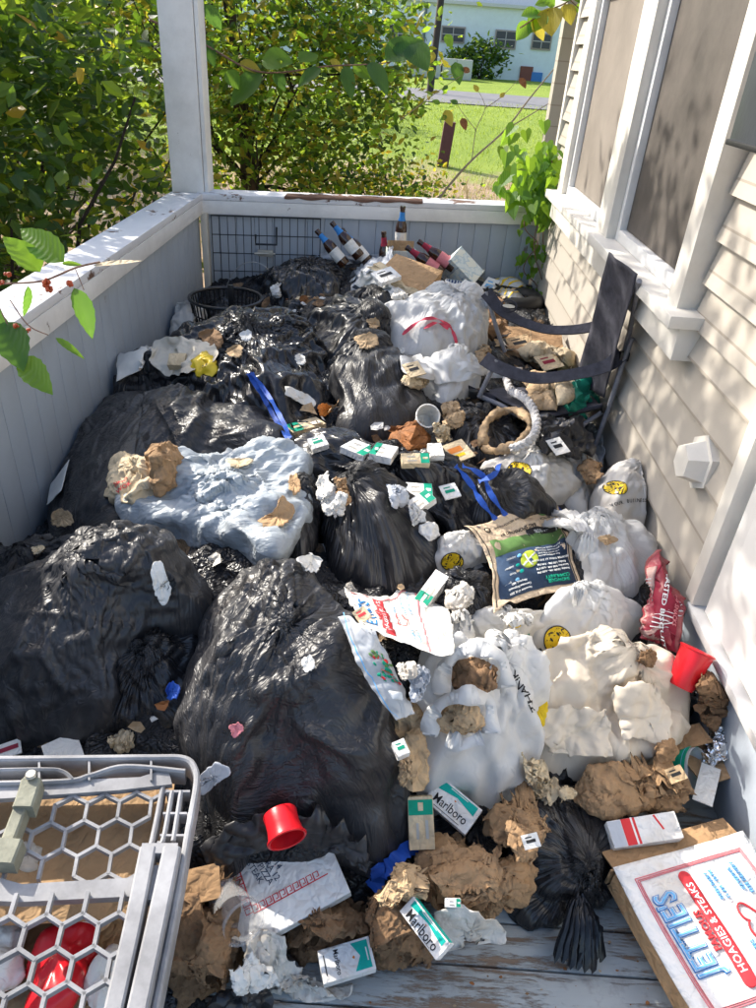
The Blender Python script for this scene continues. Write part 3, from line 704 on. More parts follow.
# ================= setting =================
def S(name, V, F, m, **k): return mkobj(name, V, F, m, kind='structure', **k)
GZ = lambda y: np.interp(y, [-20, 13, 28, 36, 50, 120, 400], [-.6, -.6, .03, .117, .41, .6, .8])
ys = np.r_[np.linspace(-12, 60, 140), np.linspace(70, 420, 12)]; xs = np.r_[np.linspace(-300, -30, 8), np.linspace(-25, 40, 80), np.linspace(50, 300, 8)]
gp = np.array([(x, y, 0) for y in ys for x in xs]); gz = GZ(gp[:, 1])+.03*fbm(gp, .5, 2, 2)*(np.abs(gp[:, 1]-32) > 7); nx = len(xs)
V = np.c_[gp[:, :2], gz]; F = [(j*nx+i, j*nx+i+1, (j+1)*nx+i+1, (j+1)*nx+i) for j in range(len(ys)-1) for i in range(nx-1)]
t = NT('lawn'); n1 = t.noise(.7, 8, .7); n2 = t.noise(16, 6, .75)
c = t.mix(t.ramp(n1, [(.35, 0), (.65, 1)]), (.13, .20, .025), (.23, .29, .045)); c = t.mix(t.ramp(n2, [(.35, 0), (.7, 1)]), c, (.27, .36, .07))
sp = t.n('ShaderNodeSeparateXYZ'); t.l(t.co(), sp.inputs[0])
yy = t.math('ADD', t.math('MULTIPLY', sp.outputs[1], .05), t.math('MULTIPLY', n1, .35))
c = t.mix(t.ramp(yy, [(.90, 1), (1.02, 0)]), c, t.mix(n2, (.30, .19, .12), (.50, .40, .28)))
mlawn = t.bsdf(c, .9, t.bump(n2, .05, .8), spec=.15)
S('ground', V, F, mlawn, loc=np.zeros(3))
# road
mroad = m_plain('asphalt', (.19, .19, .20), .9, .2, .15, 3, .003)
rx = np.linspace(-120, 160, 30); V = []; 
for x in rx:
    for y in (28.2+.04*x, 36-.0*x): V.append((x, y, float(GZ(y))+.03))
S('road', V, [(2*i, 2*i+2, 2*i+3, 2*i+1) for i in range(len(rx)-1)], mroad, loc=np.zeros(3))
# grass tufts close to the rail (uncountable)
def tufts(n, xr, yr, h, mat, name, kind='stuff'):
    x = rng.uniform(*xr, n); y = rng.uniform(*yr, n); z = GZ(y); a = rng.uniform(0, 6.28, n); hh = h*rng.uniform(.5, 1.4, n); ln = rng.uniform(-.6, .6, (n, 2))*hh[:, None]; w = hh*.05+.006
    B = np.stack([x, y, z], 1); d = np.stack([np.cos(a), np.sin(a), 0*a], 1)*w[:, None]
    T = B+np.c_[ln, hh]; V = np.stack([B-d, B+d, T], 1).reshape(-1, 3)
    return mkobj(name, V, np.arange(3*n).reshape(n, 3), mat, kind=kind, smooth=False, loc=np.zeros(3))
o = tufts(26000, (-8, 14), (12.5, 30), .07, m_leaf('grass_blade', (.10, .19, .02), (.24, .32, .05), .4, (.42, .52, .05)), 'grass'); setp(o, 'short sunlit green grass of the lawn beyond the porch', 'grass')
o = tufts(7000, (-5, 7), (5, 14.5), .18, m_leaf('dry_grass_blade', (.30, .22, .12), (.42, .34, .18), .3, (.5, .42, .2)), 'dry_grass'); setp(o, 'dry tan weeds and grass just behind the porch wall', 'dry grass')

# porch floor: boards run across
t = NT('porch_boards'); v = t.co(scale=(1, 7, 1)); w = t.noise(3.2, 10, .78, v, .3); wr = t.ramp(w, [(.50, 0), (.56, 1)])
pc = t.mix(t.ramp(t.noise(1.6, 5), [(.35, 0), (.7, 1)]), (.29, .315, .32), (.42, .44, .435))
wc = t.mix(t.noise(9, 6, .6, t.co(scale=(.5, 14, 1))), (.12, .08, .055), (.30, .22, .16)); c = t.mix(wr, pc, wc)
c = t.mix(t.ramp(t.noise(14, 6, .7), [(.55, 0), (.8, .7)]), c, (.12, .10, .085))
mfl = t.bsdf(c, .75, t.bump(t.math('ADD', t.math('MULTIPLY', wr, -1), t.noise(12, 6, .6, v)), .003, .6), spec=.3)
b = MB(); bw = .083; y = -.55; k = 0
while y < 4.6:
    b.box((0+.0*k, y+bw/2, -.012), (2.6, bw-.004, .024), m=0, bev=.0025); y += bw; k += 1
b.obj('porch_floor', mfl, kind='structure', loc=np.zeros(3))
b = MB().box((0, 2, -.05), (2.7, 5.3, .04)).box((0, 4.62, -.33), (2.9, .05, .56)).box((-1.3, 2, -.33), (.05, 5.3, .56)); b.obj('porch_base', m_plain('dark_base', (.05, .05, .05), .9), kind='structure', loc=np.zeros(3))

# low walls
mblue = m_painted('blue_grey_wall_paint', (.37, .415, .47), (.2, .17, .15), .67, (1, 1, .35), .5, (.24, .26, .29), 5, .35, .02)
mwhite = m_painted('white_trim_paint', (.80, .79, .77), (.13, .075, .05), .63, (1, 1, 1), .5, (.42, .40, .37), 4, .5)
mcap = m_painted('peeling_cap_paint', (.72, .72, .74), (.14, .08, .055), .57, (.5, .5, 1), .55, (.40, .41, .44), 5, .45)
def low_wall(p0, p1, nin, label, z0=0.0, capw=.16, seams=.095, side=1):
    "half-height boarded wall from p0 to p1 (inside face), nin points into the porch"
    p0 = np.array([*p0, 0.]); p1 = np.array([*p1, 0.]); u = p1-p0; L = np.linalg.norm(u); u /= L; n = np.array([*nin, 0.]); n /= np.linalg.norm(n); z = np.array([0, 0, 1.])
    R = np.stack([u, n, z], 1); root = empty('half_wall', (p0+p1)/2, label, 'low wall', 'low boarded walls of the porch')
    b = MB(); s = 0
    while s < L-.01:
        w = min(seams, L-s); b.box(p0+u*(s+w/2)-n*.012+z*(ZR/2), (w-.0018, .024, ZR), R, 0, .0016); s += w
    b.box(p0+u*L/2-n*.045+z*ZR/2, (L, .035, ZR-.01), R); b.obj('panel', mblue, root)
    MB().box(p0+u*L/2-n*(capw/2-.022)+z*(ZR+.062), (L+.02, capw, .03), R, 0, .004).obj('cap', mcap, root)
    MB().box(p0+u*L/2+n*.008+z*(ZR+.012), (L, .03, .068), R, 0, .003).obj('trim', mwhite, root)
    MB().box(p0+u*L/2-n*(.075)+z*(ZR/2), (L, .02, ZR-.02), R).obj('siding', mwhite, root)
    return root
low_wall((XL, -.4), (XL-.012, 4.0), (1, 0), 'low blue-grey boarded wall along the left, peeling white cap catching sun')
low_wall((XL-.01, 4.02), (.80, 4.39), (.19, -1), 'low blue-grey wall across the far end with a white cap of rotten brown wood')
# peeled bare wood strip on the far cap
t = NT('bare_rotten_wood'); mrot = t.bsdf(t.mix(t.noise(8, 8, .7, t.co(scale=(1, 6, 6))), (.05, .022, .014), (.22, .12, .08)), .85, t.bump(t.noise(30, 5, .6, t.co(scale=(1, 8, 8))), .004, .8))
b = MB(); xs_ = np.linspace(-.62, .12, 60); top = []; 
V = []; 
for x in xs_:
    yb = float(backy(x)); a = .018+.012*float(vn(np.array([x, 0, 0.]), 22, 3)); 
    V += [(x, yb-.0265, ZR+.074-.010*abs(math.sin(x*9))*abs(math.sin(x*23))), (x, yb-.0268, ZR+.0795), (x, yb+.05+a*2, ZR+.0792)]
F = []
for i in range(len(xs_)-1): F += [(3*i, 3*i+3, 3*i+4, 3*i+1), (3*i+1, 3*i+4, 3*i+5, 3*i+2)]
cap2 = [o for o in bpy.data.objects if o.name.startswith('cap')][-1]
mkobj('bare_wood', V, F, mrot, cap2, loc=np.array([0, 4.2, ZR]))
# corner post + inner corner strip
b = MB(); pc_ = np.array([-1.125, 4.14]); b.box((*pc_, 1.75), (.17, .17, 2.05), None, 0, .006); 
r = empty('corner_post', (*pc_, .75), 'square white painted porch post rising from the far left corner', 'post')
b.obj('shaft', mwhite, r)
MB().box((pc_[0]+.098, pc_[1]-.02, 1.75), (.02, .12, 2.04), None, 0, .002).obj('edge_trim', mwhite, r)
MB().box((XL+.018, 4.0, .34), (.034, .05, .655), None, 0, .003).obj('corner_board', m_painted('cream_strip', (.60, .57, .50), wear=.62), r)

# ----- house wall -----
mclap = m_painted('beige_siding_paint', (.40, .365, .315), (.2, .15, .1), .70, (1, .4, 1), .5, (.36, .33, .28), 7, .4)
# dark line painted along every board's lower edge, standing in for lap shadow
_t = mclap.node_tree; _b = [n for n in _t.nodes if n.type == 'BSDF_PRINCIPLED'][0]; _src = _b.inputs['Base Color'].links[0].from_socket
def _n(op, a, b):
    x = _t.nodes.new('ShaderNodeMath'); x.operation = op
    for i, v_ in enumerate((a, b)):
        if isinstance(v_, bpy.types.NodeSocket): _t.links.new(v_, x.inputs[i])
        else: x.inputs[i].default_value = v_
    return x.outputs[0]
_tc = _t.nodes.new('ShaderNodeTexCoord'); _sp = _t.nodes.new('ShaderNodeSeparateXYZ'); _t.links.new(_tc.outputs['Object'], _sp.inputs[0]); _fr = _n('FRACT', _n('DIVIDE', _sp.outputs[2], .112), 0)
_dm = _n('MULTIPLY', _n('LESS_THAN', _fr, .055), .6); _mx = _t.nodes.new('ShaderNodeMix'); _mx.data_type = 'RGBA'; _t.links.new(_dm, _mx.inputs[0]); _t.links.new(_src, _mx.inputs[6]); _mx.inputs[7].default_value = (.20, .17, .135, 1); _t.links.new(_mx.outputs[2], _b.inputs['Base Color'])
mtrim = m_painted('cream_house_trim', (.66, .635, .58), (.25, .18, .12), .72, (1, 1, .4), .5, (.42, .38, .32), 7, .45)
yE = 4.40
hw = empty('house_wall', (XRW, 2.5, 0), 'beige clapboard house wall with overlapping boards and cream corner trim', 'house wall')
def siding(y0, y1, z0, z1, b, e=.112, th=.026):
    z = z0
    while z < z1-.004:
        zt = min(z+e, z1); b.hexa([(XRW-th, y0, z), (XRW-th, y1, z), (XRW+.02, y1, z), (XRW+.02, y0, z)], [(XRW-.003, y0, zt+.0), (XRW-.003, y1, zt+.0), (XRW+.02, y1, zt+.0), (XRW+.02, y0, zt+.0)]); z = zt
WY0, WY1, WZ0 = 1.99, 4.02, .87
b = MB(); siding(1.50, yE-.03, .0, WZ0-.008, b); siding(WY1+.002, yE-.03, WZ0-.008, 2.9, b); siding(1.50, WY0-.002, WZ0-.008, 2.9, b)
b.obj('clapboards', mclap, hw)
MB().box((XRW-.005, yE, 1.2), (.05, .05, 3.5), None, 0, .003).obj('corner_trim', mtrim, hw)
MB().box((XRW+.13, 2.9, 1.4), (.2, 2.9, 3.0)).obj('wall_core', m_plain('wall_core', (.3, .28, .25), .9), hw)
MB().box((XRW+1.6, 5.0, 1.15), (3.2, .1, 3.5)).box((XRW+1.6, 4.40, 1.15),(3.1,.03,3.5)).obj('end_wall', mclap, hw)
# ----- windows -----
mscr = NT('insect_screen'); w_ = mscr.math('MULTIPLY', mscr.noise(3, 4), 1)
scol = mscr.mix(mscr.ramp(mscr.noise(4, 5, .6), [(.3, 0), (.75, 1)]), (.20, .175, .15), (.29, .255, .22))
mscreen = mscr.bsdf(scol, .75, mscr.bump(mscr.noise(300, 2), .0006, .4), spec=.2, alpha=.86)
mglass = m_plain('dark_pane', (.03, .035, .035), .08, .6, .1, 4, .0)
mvinyl = m_plain('white_window_vinyl', (.70, .70, .69), .4, .5, .1, 12)
X0 = XRW
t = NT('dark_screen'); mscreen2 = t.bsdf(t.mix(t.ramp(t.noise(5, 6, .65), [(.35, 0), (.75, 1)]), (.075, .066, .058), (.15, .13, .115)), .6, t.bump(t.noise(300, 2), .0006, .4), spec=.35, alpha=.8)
def win(y0, y1, root, mscreen=mscreen):
    z0 = WZ0+.03; z1 = 2.4; f = .035
    b = MB()
    for c, s in (((X0-.012, y0+f/2, (z0+z1)/2), (.04, f, z1-z0)), ((X0-.012, y1-f/2, (z0+z1)/2), (.04, f, z1-z0)), ((X0-.012, (y0+y1)/2, z0+.02), (.04, y1-y0-2*f-.002, .04)), ((X0-.012, (y0+y1)/2, 1.72), (.034, y1-y0-2*f-.002, .03))): b.box(c, s, None, 0, .003)
    fr = b.obj('window_frame', mvinyl, root)
    MB().box((X0-.004, (y0+y1)/2, (z0+z1)/2+.02), (.004, y1-y0-2*f-.004, z1-z0-.045)).obj('insect_screen', mscreen, root)
    MB().box((X0+.016, (y0+y1)/2, (z0+z1)/2), (.006, y1-y0-2*f, z1-z0-.02)).obj('pane', mglass, root)
    MB().box((X0+.006, (y0+y1)/2, z0+.09), (.006, y1-y0-2*f-.01, .03)).obj('sash_rail', mvinyl, root)
r1 = empty('window', (X0, 3.4, WZ0), 'narrow screened window at the far end of the house wall, between cream casings', 'window', 'screened windows in the house wall'); win(3.06, 3.90, r1)
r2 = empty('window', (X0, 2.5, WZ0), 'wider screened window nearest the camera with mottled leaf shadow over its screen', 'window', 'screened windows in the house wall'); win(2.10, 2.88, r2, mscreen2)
b = MB(); b.box((X0-.02, 3.96, 1.7), (.07, .12, 1.62), None, 0, .004); b.obj('casing', mtrim, r1)
b = MB(); b.box((X0-.025, 2.97, 1.7), (.08, .175, 1.62), None, 0, .004); b.obj('mullion', mtrim, r1)
b = MB(); b.box((X0-.028, 2.045, 1.68), (.085, .09, 1.60), None, 0, .004); b.obj('casing', mtrim, r2)
MB().box((X0-.045, 2.98, WZ0+.012), (.13, 2.12, .035), None, 0, .004).obj('sill', mtrim, r2)
MB().box((X0-.035, 2.98, WZ0-.055), (.07, 2.08, .09), None, 0, .004).obj('apron', mtrim, r2)
# dark sheet-metal box hung at the head of the near casing
p = onX(745, 145, X0-.09)
r = empty('wall_box', (X0-.06, p[1]-.1, p[2]), 'dark grey metal box fixed to the window casing at the right edge', 'metal box'); 
b = MB(); b.box((X0-.085, p[1]-.10, p[2]+.22), (.09, .20, .44), None, 0, .008); b.obj('case', m_plain('dark_box_paint', (.05, .055, .065), .35), r); MB().box((X0-.085, p[1]-.10, p[2]+.004), (.098, .208, .012), None, 0, .003).obj('rim', M['rubber'], r)
# hexagonal vent cover
p = onX(698, 462, X0-.03); r = empty('vent_cover', p, 'small hexagonal cream cover jutting from the clapboards below the window', 'vent cover')
def hexring(x, ry, rz, c): return [(x, c[1]+ry*math.cos(a), c[2]+rz*math.sin(a)) for a in [math.pi/6+k*math.pi/3 for k in range(6)]]
b = MB(); b.hexa(hexring(X0+.01, .078, .078, p), hexring(X0-.028, .078, .078, p)); b.obj('flange', mtrim, r)
b = MB(); b.hexa(hexring(X0-.027, .062, .062, p), hexring(X0-.075, .046, .046, p)); b.obj('cap', mtrim, r)
# door with threshold, lower right
dz = .30; yD = 1.455
r = empty('door', (X0, .9, dz), 'white door and cream jamb at the right edge above a blue-grey riser', 'door')
MB().box((X0-.008, yD+.022, 1.35), (.05, .05, 2.1), None, 0, .004).obj('jamb', mtrim, r)
mdoor = m_painted('white_door_paint', (.74, .73, .71), (.3, .25, .2), .78, (1, 1, 1), .4, (.55, .52, .47), 5, .25)
b = MB(); b.box((X0+.006, .95, 1.3), (.04, .94, 1.98), None, 0, .004)
for zz in (.62, 1.12, 1.62): 
    for yy_ in (.72, 1.18): b.box((X0-.017, yy_, zz), (.012, .36, .40), None, 0, .005)
b.obj('door_leaf', mdoor, r)
MB().box((X0-.012, .93, dz-.012), (.052, 1.08, .024), None, 0, .004).obj('threshold', m_painted('worn_threshold', (.62, .61, .60), (.2, .15, .12), .66, wscale=9), r)
MB().box((X0+.0, .95, (dz-.03)/2), (.03, 1.10, dz-.034), None, 0, .003).obj('riser', mblue, r)
MB().box((X0+.012, 1.50, .42), (.03, .03, .84), None, 0, .003).obj('edge_strip', mtrim, r)

# ----- far building, poles, blocks -----
def zAt(px, py, y): return onY(px, py, y)
mpaleb = m_painted('pale_blue_cladding', (.66, .74, .77), (.35, .35, .33), .66, (1, 1, .3), .6, (.55, .60, .62), 1.2, .5, .1)
BY = 50.; q0 = onY(180, 79, BY); q1 = onY(640, 84, BY); zt = onY(480, 6, BY)[2]; zb = .35
r = empty('building', (10, BY, zb), 'long low pale-blue flat-roofed building across the road', 'building')
x0b, x1b = -14., 24.
MB().box(((x0b+x1b)/2, BY+5, (zb+zt)/2-.3), (x1b-x0b, 10, zt-zb+.6)).obj('wall', mpaleb, r)
b = MB(); b.box(((x0b+x1b)/2, BY+5, zt+.08), (x1b-x0b+.5, 10.5, .16)); rf = b.obj('roof', m_plain('roof_edge', (.55, .56, .55), .6), r)
b = MB(); b.box((onY(500, 0, BY)[0], BY+3, zt+.9), (6, 3, 1.5)).box((onY(440, 0, BY)[0]+.3, BY+4, zt+.7), (2, 2, 1.1)); b.obj('rooftop_unit', m_plain('rooftop_white', (.7, .7, .7), .6), rf)
for (a, c_, e, d) in ((443, 27, 463, 42), (497, 31, 514, 48), (534, 34, 549, 49), (330, 24, 350, 40), (390, 26, 406, 41)):
    A = onY(a, c_, BY-.03); B = onY(e, d, BY-.03); w = MB(); cx, cz = (A[0]+B[0])/2, (A[2]+B[2])/2; W, Hh = abs(B[0]-A[0]), abs(A[2]-B[2])
    w.box((cx, BY-.04, cz), (W+.16, .1, Hh+.16)); wo = w.obj('window', m_plain('far_window_frame', (.35, .30, .27), .6), r)
    MB().box((cx, BY-.1, cz), (W, .03, Hh)).obj('pane', m_plain('far_pane', (.05, .06, .07), .2), wo)
    g = MB(); g.box((cx, BY-.125, cz), (.05, .02, Hh)).box((cx, BY-.126, cz), (W, .02, .05)); g.obj('bars', m_plain('far_bars', (.4, .38, .36), .6), wo)
A = onY(521, 66, BY-.1); B = onY(531, 83, BY-.1)
MB().box(((A[0]+B[0])/2, BY-.05, (A[2]+B[2])/2), (abs(B[0]-A[0]), .15, abs(A[2]-B[2]))).obj('door', m_plain('rust_door', (.20, .07, .05), .7), r)
A = onY(532, 72, BY-.1); B = onY(541, 84, BY-.1); MB().box(((A[0]+B[0])/2, BY-.07, (A[2]+B[2])/2), (abs(B[0]-A[0]), .12, abs(A[2]-B[2]))).obj('blue_panel', m_plain('far_blue', (.05, .2, .5), .6), r)
g = MB(); A = onY(400, 24, BY-.2); B = onY(425, 24, BY-.2); g.tube([(A[0], BY-.15, A[2]), (B[0], BY-.15, B[2])], .06); g.tube([(B[0], BY-.16, B[2]+1), (B[0], BY-.16, zb)], .08); g.obj('pipe', m_plain('far_pipe', (.12, .16, .18), .6), r)
for i, px in enumerate((402, 418, 434, 448, 463)):
    A = onY(px, 72, 46.); MB().box((A[0], 46, float(GZ(46))+.48), (.9, .9, .95), None, 0, .03).obj('concrete_block', m_plain('far_block', (.52, .52, .50), .8), label='pale concrete block in a row in front of the blue building', cat='block', group='blocks before the far building')
p0 = onY(430, 90, 33.); MB().tube([(p0[0], 33, float(GZ(33))), (p0[0]+.25, 33, 7)], [.14, .11], 10).obj('utility_pole', m_plain('dark_pole', (.05, .04, .035), .9), label='dark wooden utility pole standing by the road', cat='pole')
A = onY(441, 173, 16.); B = onY(450, 122, 16.); MB().hexa([(A[0]-.11, 15.9, A[2]-.05), (A[0]+.11, 15.9, A[2]-.05), (A[0]+.11, 16.1, A[2]-.05), (A[0]-.11, 16.1, A[2]-.05)], [(B[0]-.11, 15.9, B[2]), (B[0]+.11, 15.9, B[2]), (B[0]+.11, 16.1, B[2]), (B[0]-.11, 16.1, B[2])]).obj('stake', m_plain('red_brown_stake', (.10, .04, .04), .8), label='leaning red-brown stub post standing in the lawn', cat='post')

# ----- vegetation -----
def leaves(C, size, nrm_up=.5, asp=.5, droop=.0, fold=.25, seed=0):
    "leaf blades (6 verts, folded along the midrib) at points C"
    g = np.random.default_rng(seed); n = len(C); s = (size*g.uniform(.6, 1.25, n))[:, None]
    a = g.normal(size=(n, 3)); a[:, 2] = a[:, 2]*.6-droop; a /= np.linalg.norm(a, axis=1)[:, None]
    u = g.normal(size=(n, 3)); u[:, 2] += nrm_up*2; u -= a*(u*a).sum(1)[:, None]; u /= np.linalg.norm(u, axis=1)[:, None]; b = np.cross(a, u)
    P = [C, C+a*s*.35+b*s*asp*.5+u*s*fold*.3, C+a*s*.72+b*s*asp*.36+u*s*fold*.2, C+a*s, C+a*s*.72-b*s*asp*.36+u*s*fold*.2, C+a*s*.35-b*s*asp*.5+u*s*fold*.3]
    V = np.stack(P, 1).reshape(-1, 3); k = np.arange(n)[:, None]*6
    F = np.vstack([k+[0, 1, 2, 3], k+[0, 3, 4, 5]]); return V, F
def stems(root_pts, tips, r0, r1, seed=0, wob=.12):
    g = np.random.default_rng(seed); b = MB()
    for a, c in zip(root_pts, tips):
        a = np.asarray(a, float); c = np.asarray(c, float); k = 7; L = np.linalg.norm(c-a); P = [a+(c-a)*i/(k-1)+(g.normal(size=3)*wob*L*.25*math.sin(math.pi*i/(k-1))) for i in range(k)]
        b.tube(P, np.linspace(r0, r1, k), 6)
    return b
def clump_points(blobs, n, seed=0, shell=.55, lumps=60, ls=.22):
    "leaf positions: gathered in twig-end clumps inside overlapping ellipsoids"
    g = np.random.default_rng(seed); vol = np.array([b[3]*b[4]*b[5] for b in blobs]); vol = vol**.8; out = []
    for b, v in zip(blobs, vol/vol.sum()):
        nl = max(6, int(lumps*v*len(blobs))); d = g.normal(size=(nl, 3)); d /= np.linalg.norm(d, axis=1)[:, None]; rr = shell+(1-shell)*g.random(nl)**.6
        cc = d*rr[:, None]*[b[3], b[4], b[5]]+[b[0], b[1], b[2]]; m = int(n*v)+1; i = g.integers(0, nl, m)
        out.append(cc[i]+g.normal(size=(m, 3))*ls*np.array([1, 1, .8]))
    return np.vstack(out)
mbark = m_paper('bark', (.13, .085, .06), .4); mbark2 = m_paper('dark_bark', (.045, .035, .03), .4)
LD = m_leaf('leaf_dark', (.015, .048, .014), (.035, .085, .02), .33, (.17, .30, .02)); LM = m_leaf('leaf_mid', (.03, .085, .015), (.065, .14, .02), .5, (.42, .56, .04)); LO = m_leaf('leaf_autumn', (.07, .12, .02), (.20, .15, .02), .5, (.55, .48, .04))
LB = m_leaf('leaf_bright', (.06, .15, .02), (.10, .22, .03), .55, (.40, .62, .04)); LG = m_leaf('leaf_greyish', (.05, .085, .04), (.08, .12, .05), .35, (.22, .3, .08)); LY = m_leaf('leaf_yellow', (.45, .26, .02), (.55, .40, .04), .5, (.7, .5, .05))
def shrub(label, base, blobs, n, size, mat, mats2=(), nst=9, seed=0, group=None, name='shrub', lumps=60, ls=.2, trunk=None, stemr=.02, shell=.5):
    g = np.random.default_rng(seed); r = empty(name, base, label, name.replace('_', ' '), group); base = np.asarray(base, float)
    C = clump_points(blobs, n, seed, shell, lumps, ls); C = C[C[:, 2] > base[2]+.05]; V, F = leaves(C, size, seed=seed)
    mi = None; ml = [mat]
    if mats2: ml = [mat, *[m for m, _ in mats2]]; pr = [1-sum(p for _, p in mats2)]+[p for _, p in mats2]; li = g.choice(len(ml), size=len(C), p=pr); mi = np.r_[li, li]
    mkobj('crown', V, F, ml, r, mi, smooth=False)
    tips = C[g.integers(0, len(C), nst)]; rt = base+g.normal(size=(nst, 3))*[.12, .12, 0]
    if trunk is not None:
        MB().tube(smoothpath(trunk, 6), np.linspace(.09, .03, (len(trunk)-1)*6+1), 10).obj('trunk', mbark, r); rt = np.array([trunk[min(len(trunk)-1, 1+int(g.random()*(len(trunk)-1)))] for _ in range(nst)])
    stems(rt, tips, stemr, stemr*.25, seed).obj('branches', mbark2, r); return r
G0 = -.6
shrub('tall dark leafy bush pressed against the left wall', (-2.3, 3.9, G0), [(-2.5, 3.7, .5, .75, 1.0, .65), (-2.6, 4.3, 1.4, .8, 1.1, .75), (-2.0, 4.9, .6, .6, .6, .6), (-2.9, 2.9, .9, .7, .7, .8), (-2.3, 4.5, 3.2, .5, 1.15, .5), (-1.95, 4.3, 1.35, .45, .9, .5), (-1.9, 3.4, 1.0, .35, .6, .4)], 12000, .095, LD, [(LM, .15), (LY, .01)], 30, 1, lumps=70, ls=.16)  # highest blob: unseen canopy added above the bush to shade the house wall
shrub('thick bush with yellow-lit upper leaves behind the left wall', (-3.6, 6.3, G0), [(-3.4, 6.2, 1.2, 1.3, 1.0, 1.2), (-4.5, 5.2, 1.5, 1.0, 1.0, 1.3), (-2.6, 6.6, 1.6, .9, .8, 1.1), (-3.5, 6.5, 2.6, 1.3, 1.2, .7)], 9500, .10, LD, [(LM, .35), (LO, .05)], 26, 2, lumps=60, ls=.22)
shrub('broad-leaved grey-green bush at the far left edge', (-1.95, 2.5, G0), [(-1.95, 2.4, .35, .4, .6, .5), (-2.1, 1.9, .2, .4, .5, .45)], 900, .10, LG, [(LM, .3)], 12, 3, lumps=40, ls=.13)
shrub('spreading green tree with brown trunk just behind the far wall', (-1.35, 6.6, G0), [(-1.4, 6.6, 1.7, 1.0, .9, .8), (-.9, 6.2, 1.1, .8, .7, .6), (-.5, 6.8, 1.5, .7, .8, .6), (-1.3, 6.4, .55, .8, .6, .5), (-.45, 6.5, .6, .6, .5, .4)], 12000, .075, LM, [(LD, .28), (LO, .16), (LB, .14)], 40, 4, name='tree', lumps=60, ls=.17, trunk=[(-1.32, 6.5, G0), (-1.28, 6.5, .4), (-1.36, 6.55, 1.2), (-1.45, 6.6, 2.2)], stemr=.016)
shrub('low rounded bush with reddish leaves in front of the lawn', (.1, 6.9, G0), [(-.05, 6.9, .32, .48, .5, .38), (.32, 7.0, .1, .42, .4, .32), (-.35, 6.7, .2, .4, .4, .45)], 4200, .055, LM, [(LD, .3), (LO, .2), (LY, .02)], 20, 5, lumps=50, ls=.11)
shrub('leafy plants growing against the far blue building', (onY(478, 76, 48.5)[0], 48.5, .38), [(onY(478, 60, 48.5)[0], 48.5, 1.2, 1.7, .6, 1.1), (onY(460, 60, 48.5)[0], 48.5, .9, .9, .5, .8)], 1500, .30, LD, [(LM, .3)], 12, 6, name='tall_weeds', lumps=60, ls=.22, stemr=.03)
for i, (x, y, s) in enumerate(((-14, 20, 4.5), (-9, 26, 4.2), (-20, 14, 4.5), (-7.5, 13, 2.6))):
    shrub(['big leafy tree farthest left behind the bushes', 'leafy tree on the left beyond the lawn edge', 'large tree outside the left of the bushes', 'bright green tree behind the left bushes'][i], (x, y, float(GZ(y))), [(x, y, s*.9, s*.8, s*.8, s*.75), (x+s*.4, y, s*.5, s*.6, s*.6, s*.45), (x-s*.4, y+1, s*.6, s*.6, s*.6, s*.5)], 4200, .22*s/3, LM, [(LB, .3), (LO, .1)], 16, 20+i, name='tree', group='trees beyond the bushes', lumps=80, ls=s*.09, trunk=[(x, y, float(GZ(y))), (x+.2, y, s*.5), (x, y, s)], stemr=.06)

def bigleaf(b, base, tip, up, w=.5, n=9, curl=.15, m=0, fold=.25, serr=.0):
    base = np.asarray(base, float); tip = np.asarray(tip, float); a = tip-base; L = np.linalg.norm(a); a /= L; u = np.asarray(up, float)-a*(np.asarray(up, float)@a); u /= np.linalg.norm(u); s = np.cross(a, u); V = []
    for i in range(n):
        t = i/(n-1); ww = w*L*.5*(math.sin(math.pi*t**.75)**.85)+.0004
        mid = base+a*L*t-u*curl*L*t*t; e = (1+serr*(-1)**i)
        V += [mid-s*ww*e+u*fold*ww, mid-s*ww*.5+u*fold*ww*.35, mid, mid+s*ww*.5+u*fold*ww*.35, mid+s*ww*e+u*fold*ww]
    F = [(i*5+j, i*5+j+1, (i+1)*5+j+1, (i+1)*5+j) for i in range(n-1) for j in range(4)]; b.add(V, F, m)
def veined(name, c, tc, tl=.5):
    t = NT(name); n = t.noise(14, 4); w = t.n('ShaderNodeTexWave'); w.inputs['Scale'].default_value = 42; w.inputs['Distortion'].default_value = 2.5; t.l(t.co(rot=(.4, .3, .8)), w.inputs[0])
    cc = t.mix(n, tuple(x*.7 for x in c), c); return t.bsdf(cc, .4, t.bump(w.outputs['Fac'], .0012, .5), transl=tl, tcol=tc, spec=.4)
VB = veined('bright_leaf_veined', (.08, .19, .03), (.36, .62, .05), .48); VD = veined('shaded_leaf_veined', (.045, .12, .03), (.20, .40, .05), .45); VY = veined('yellow_leaf_veined', (.35, .3, .04), (.7, .6, .08))
mtwig = m_paper('twig', (.22, .13, .09), .3)
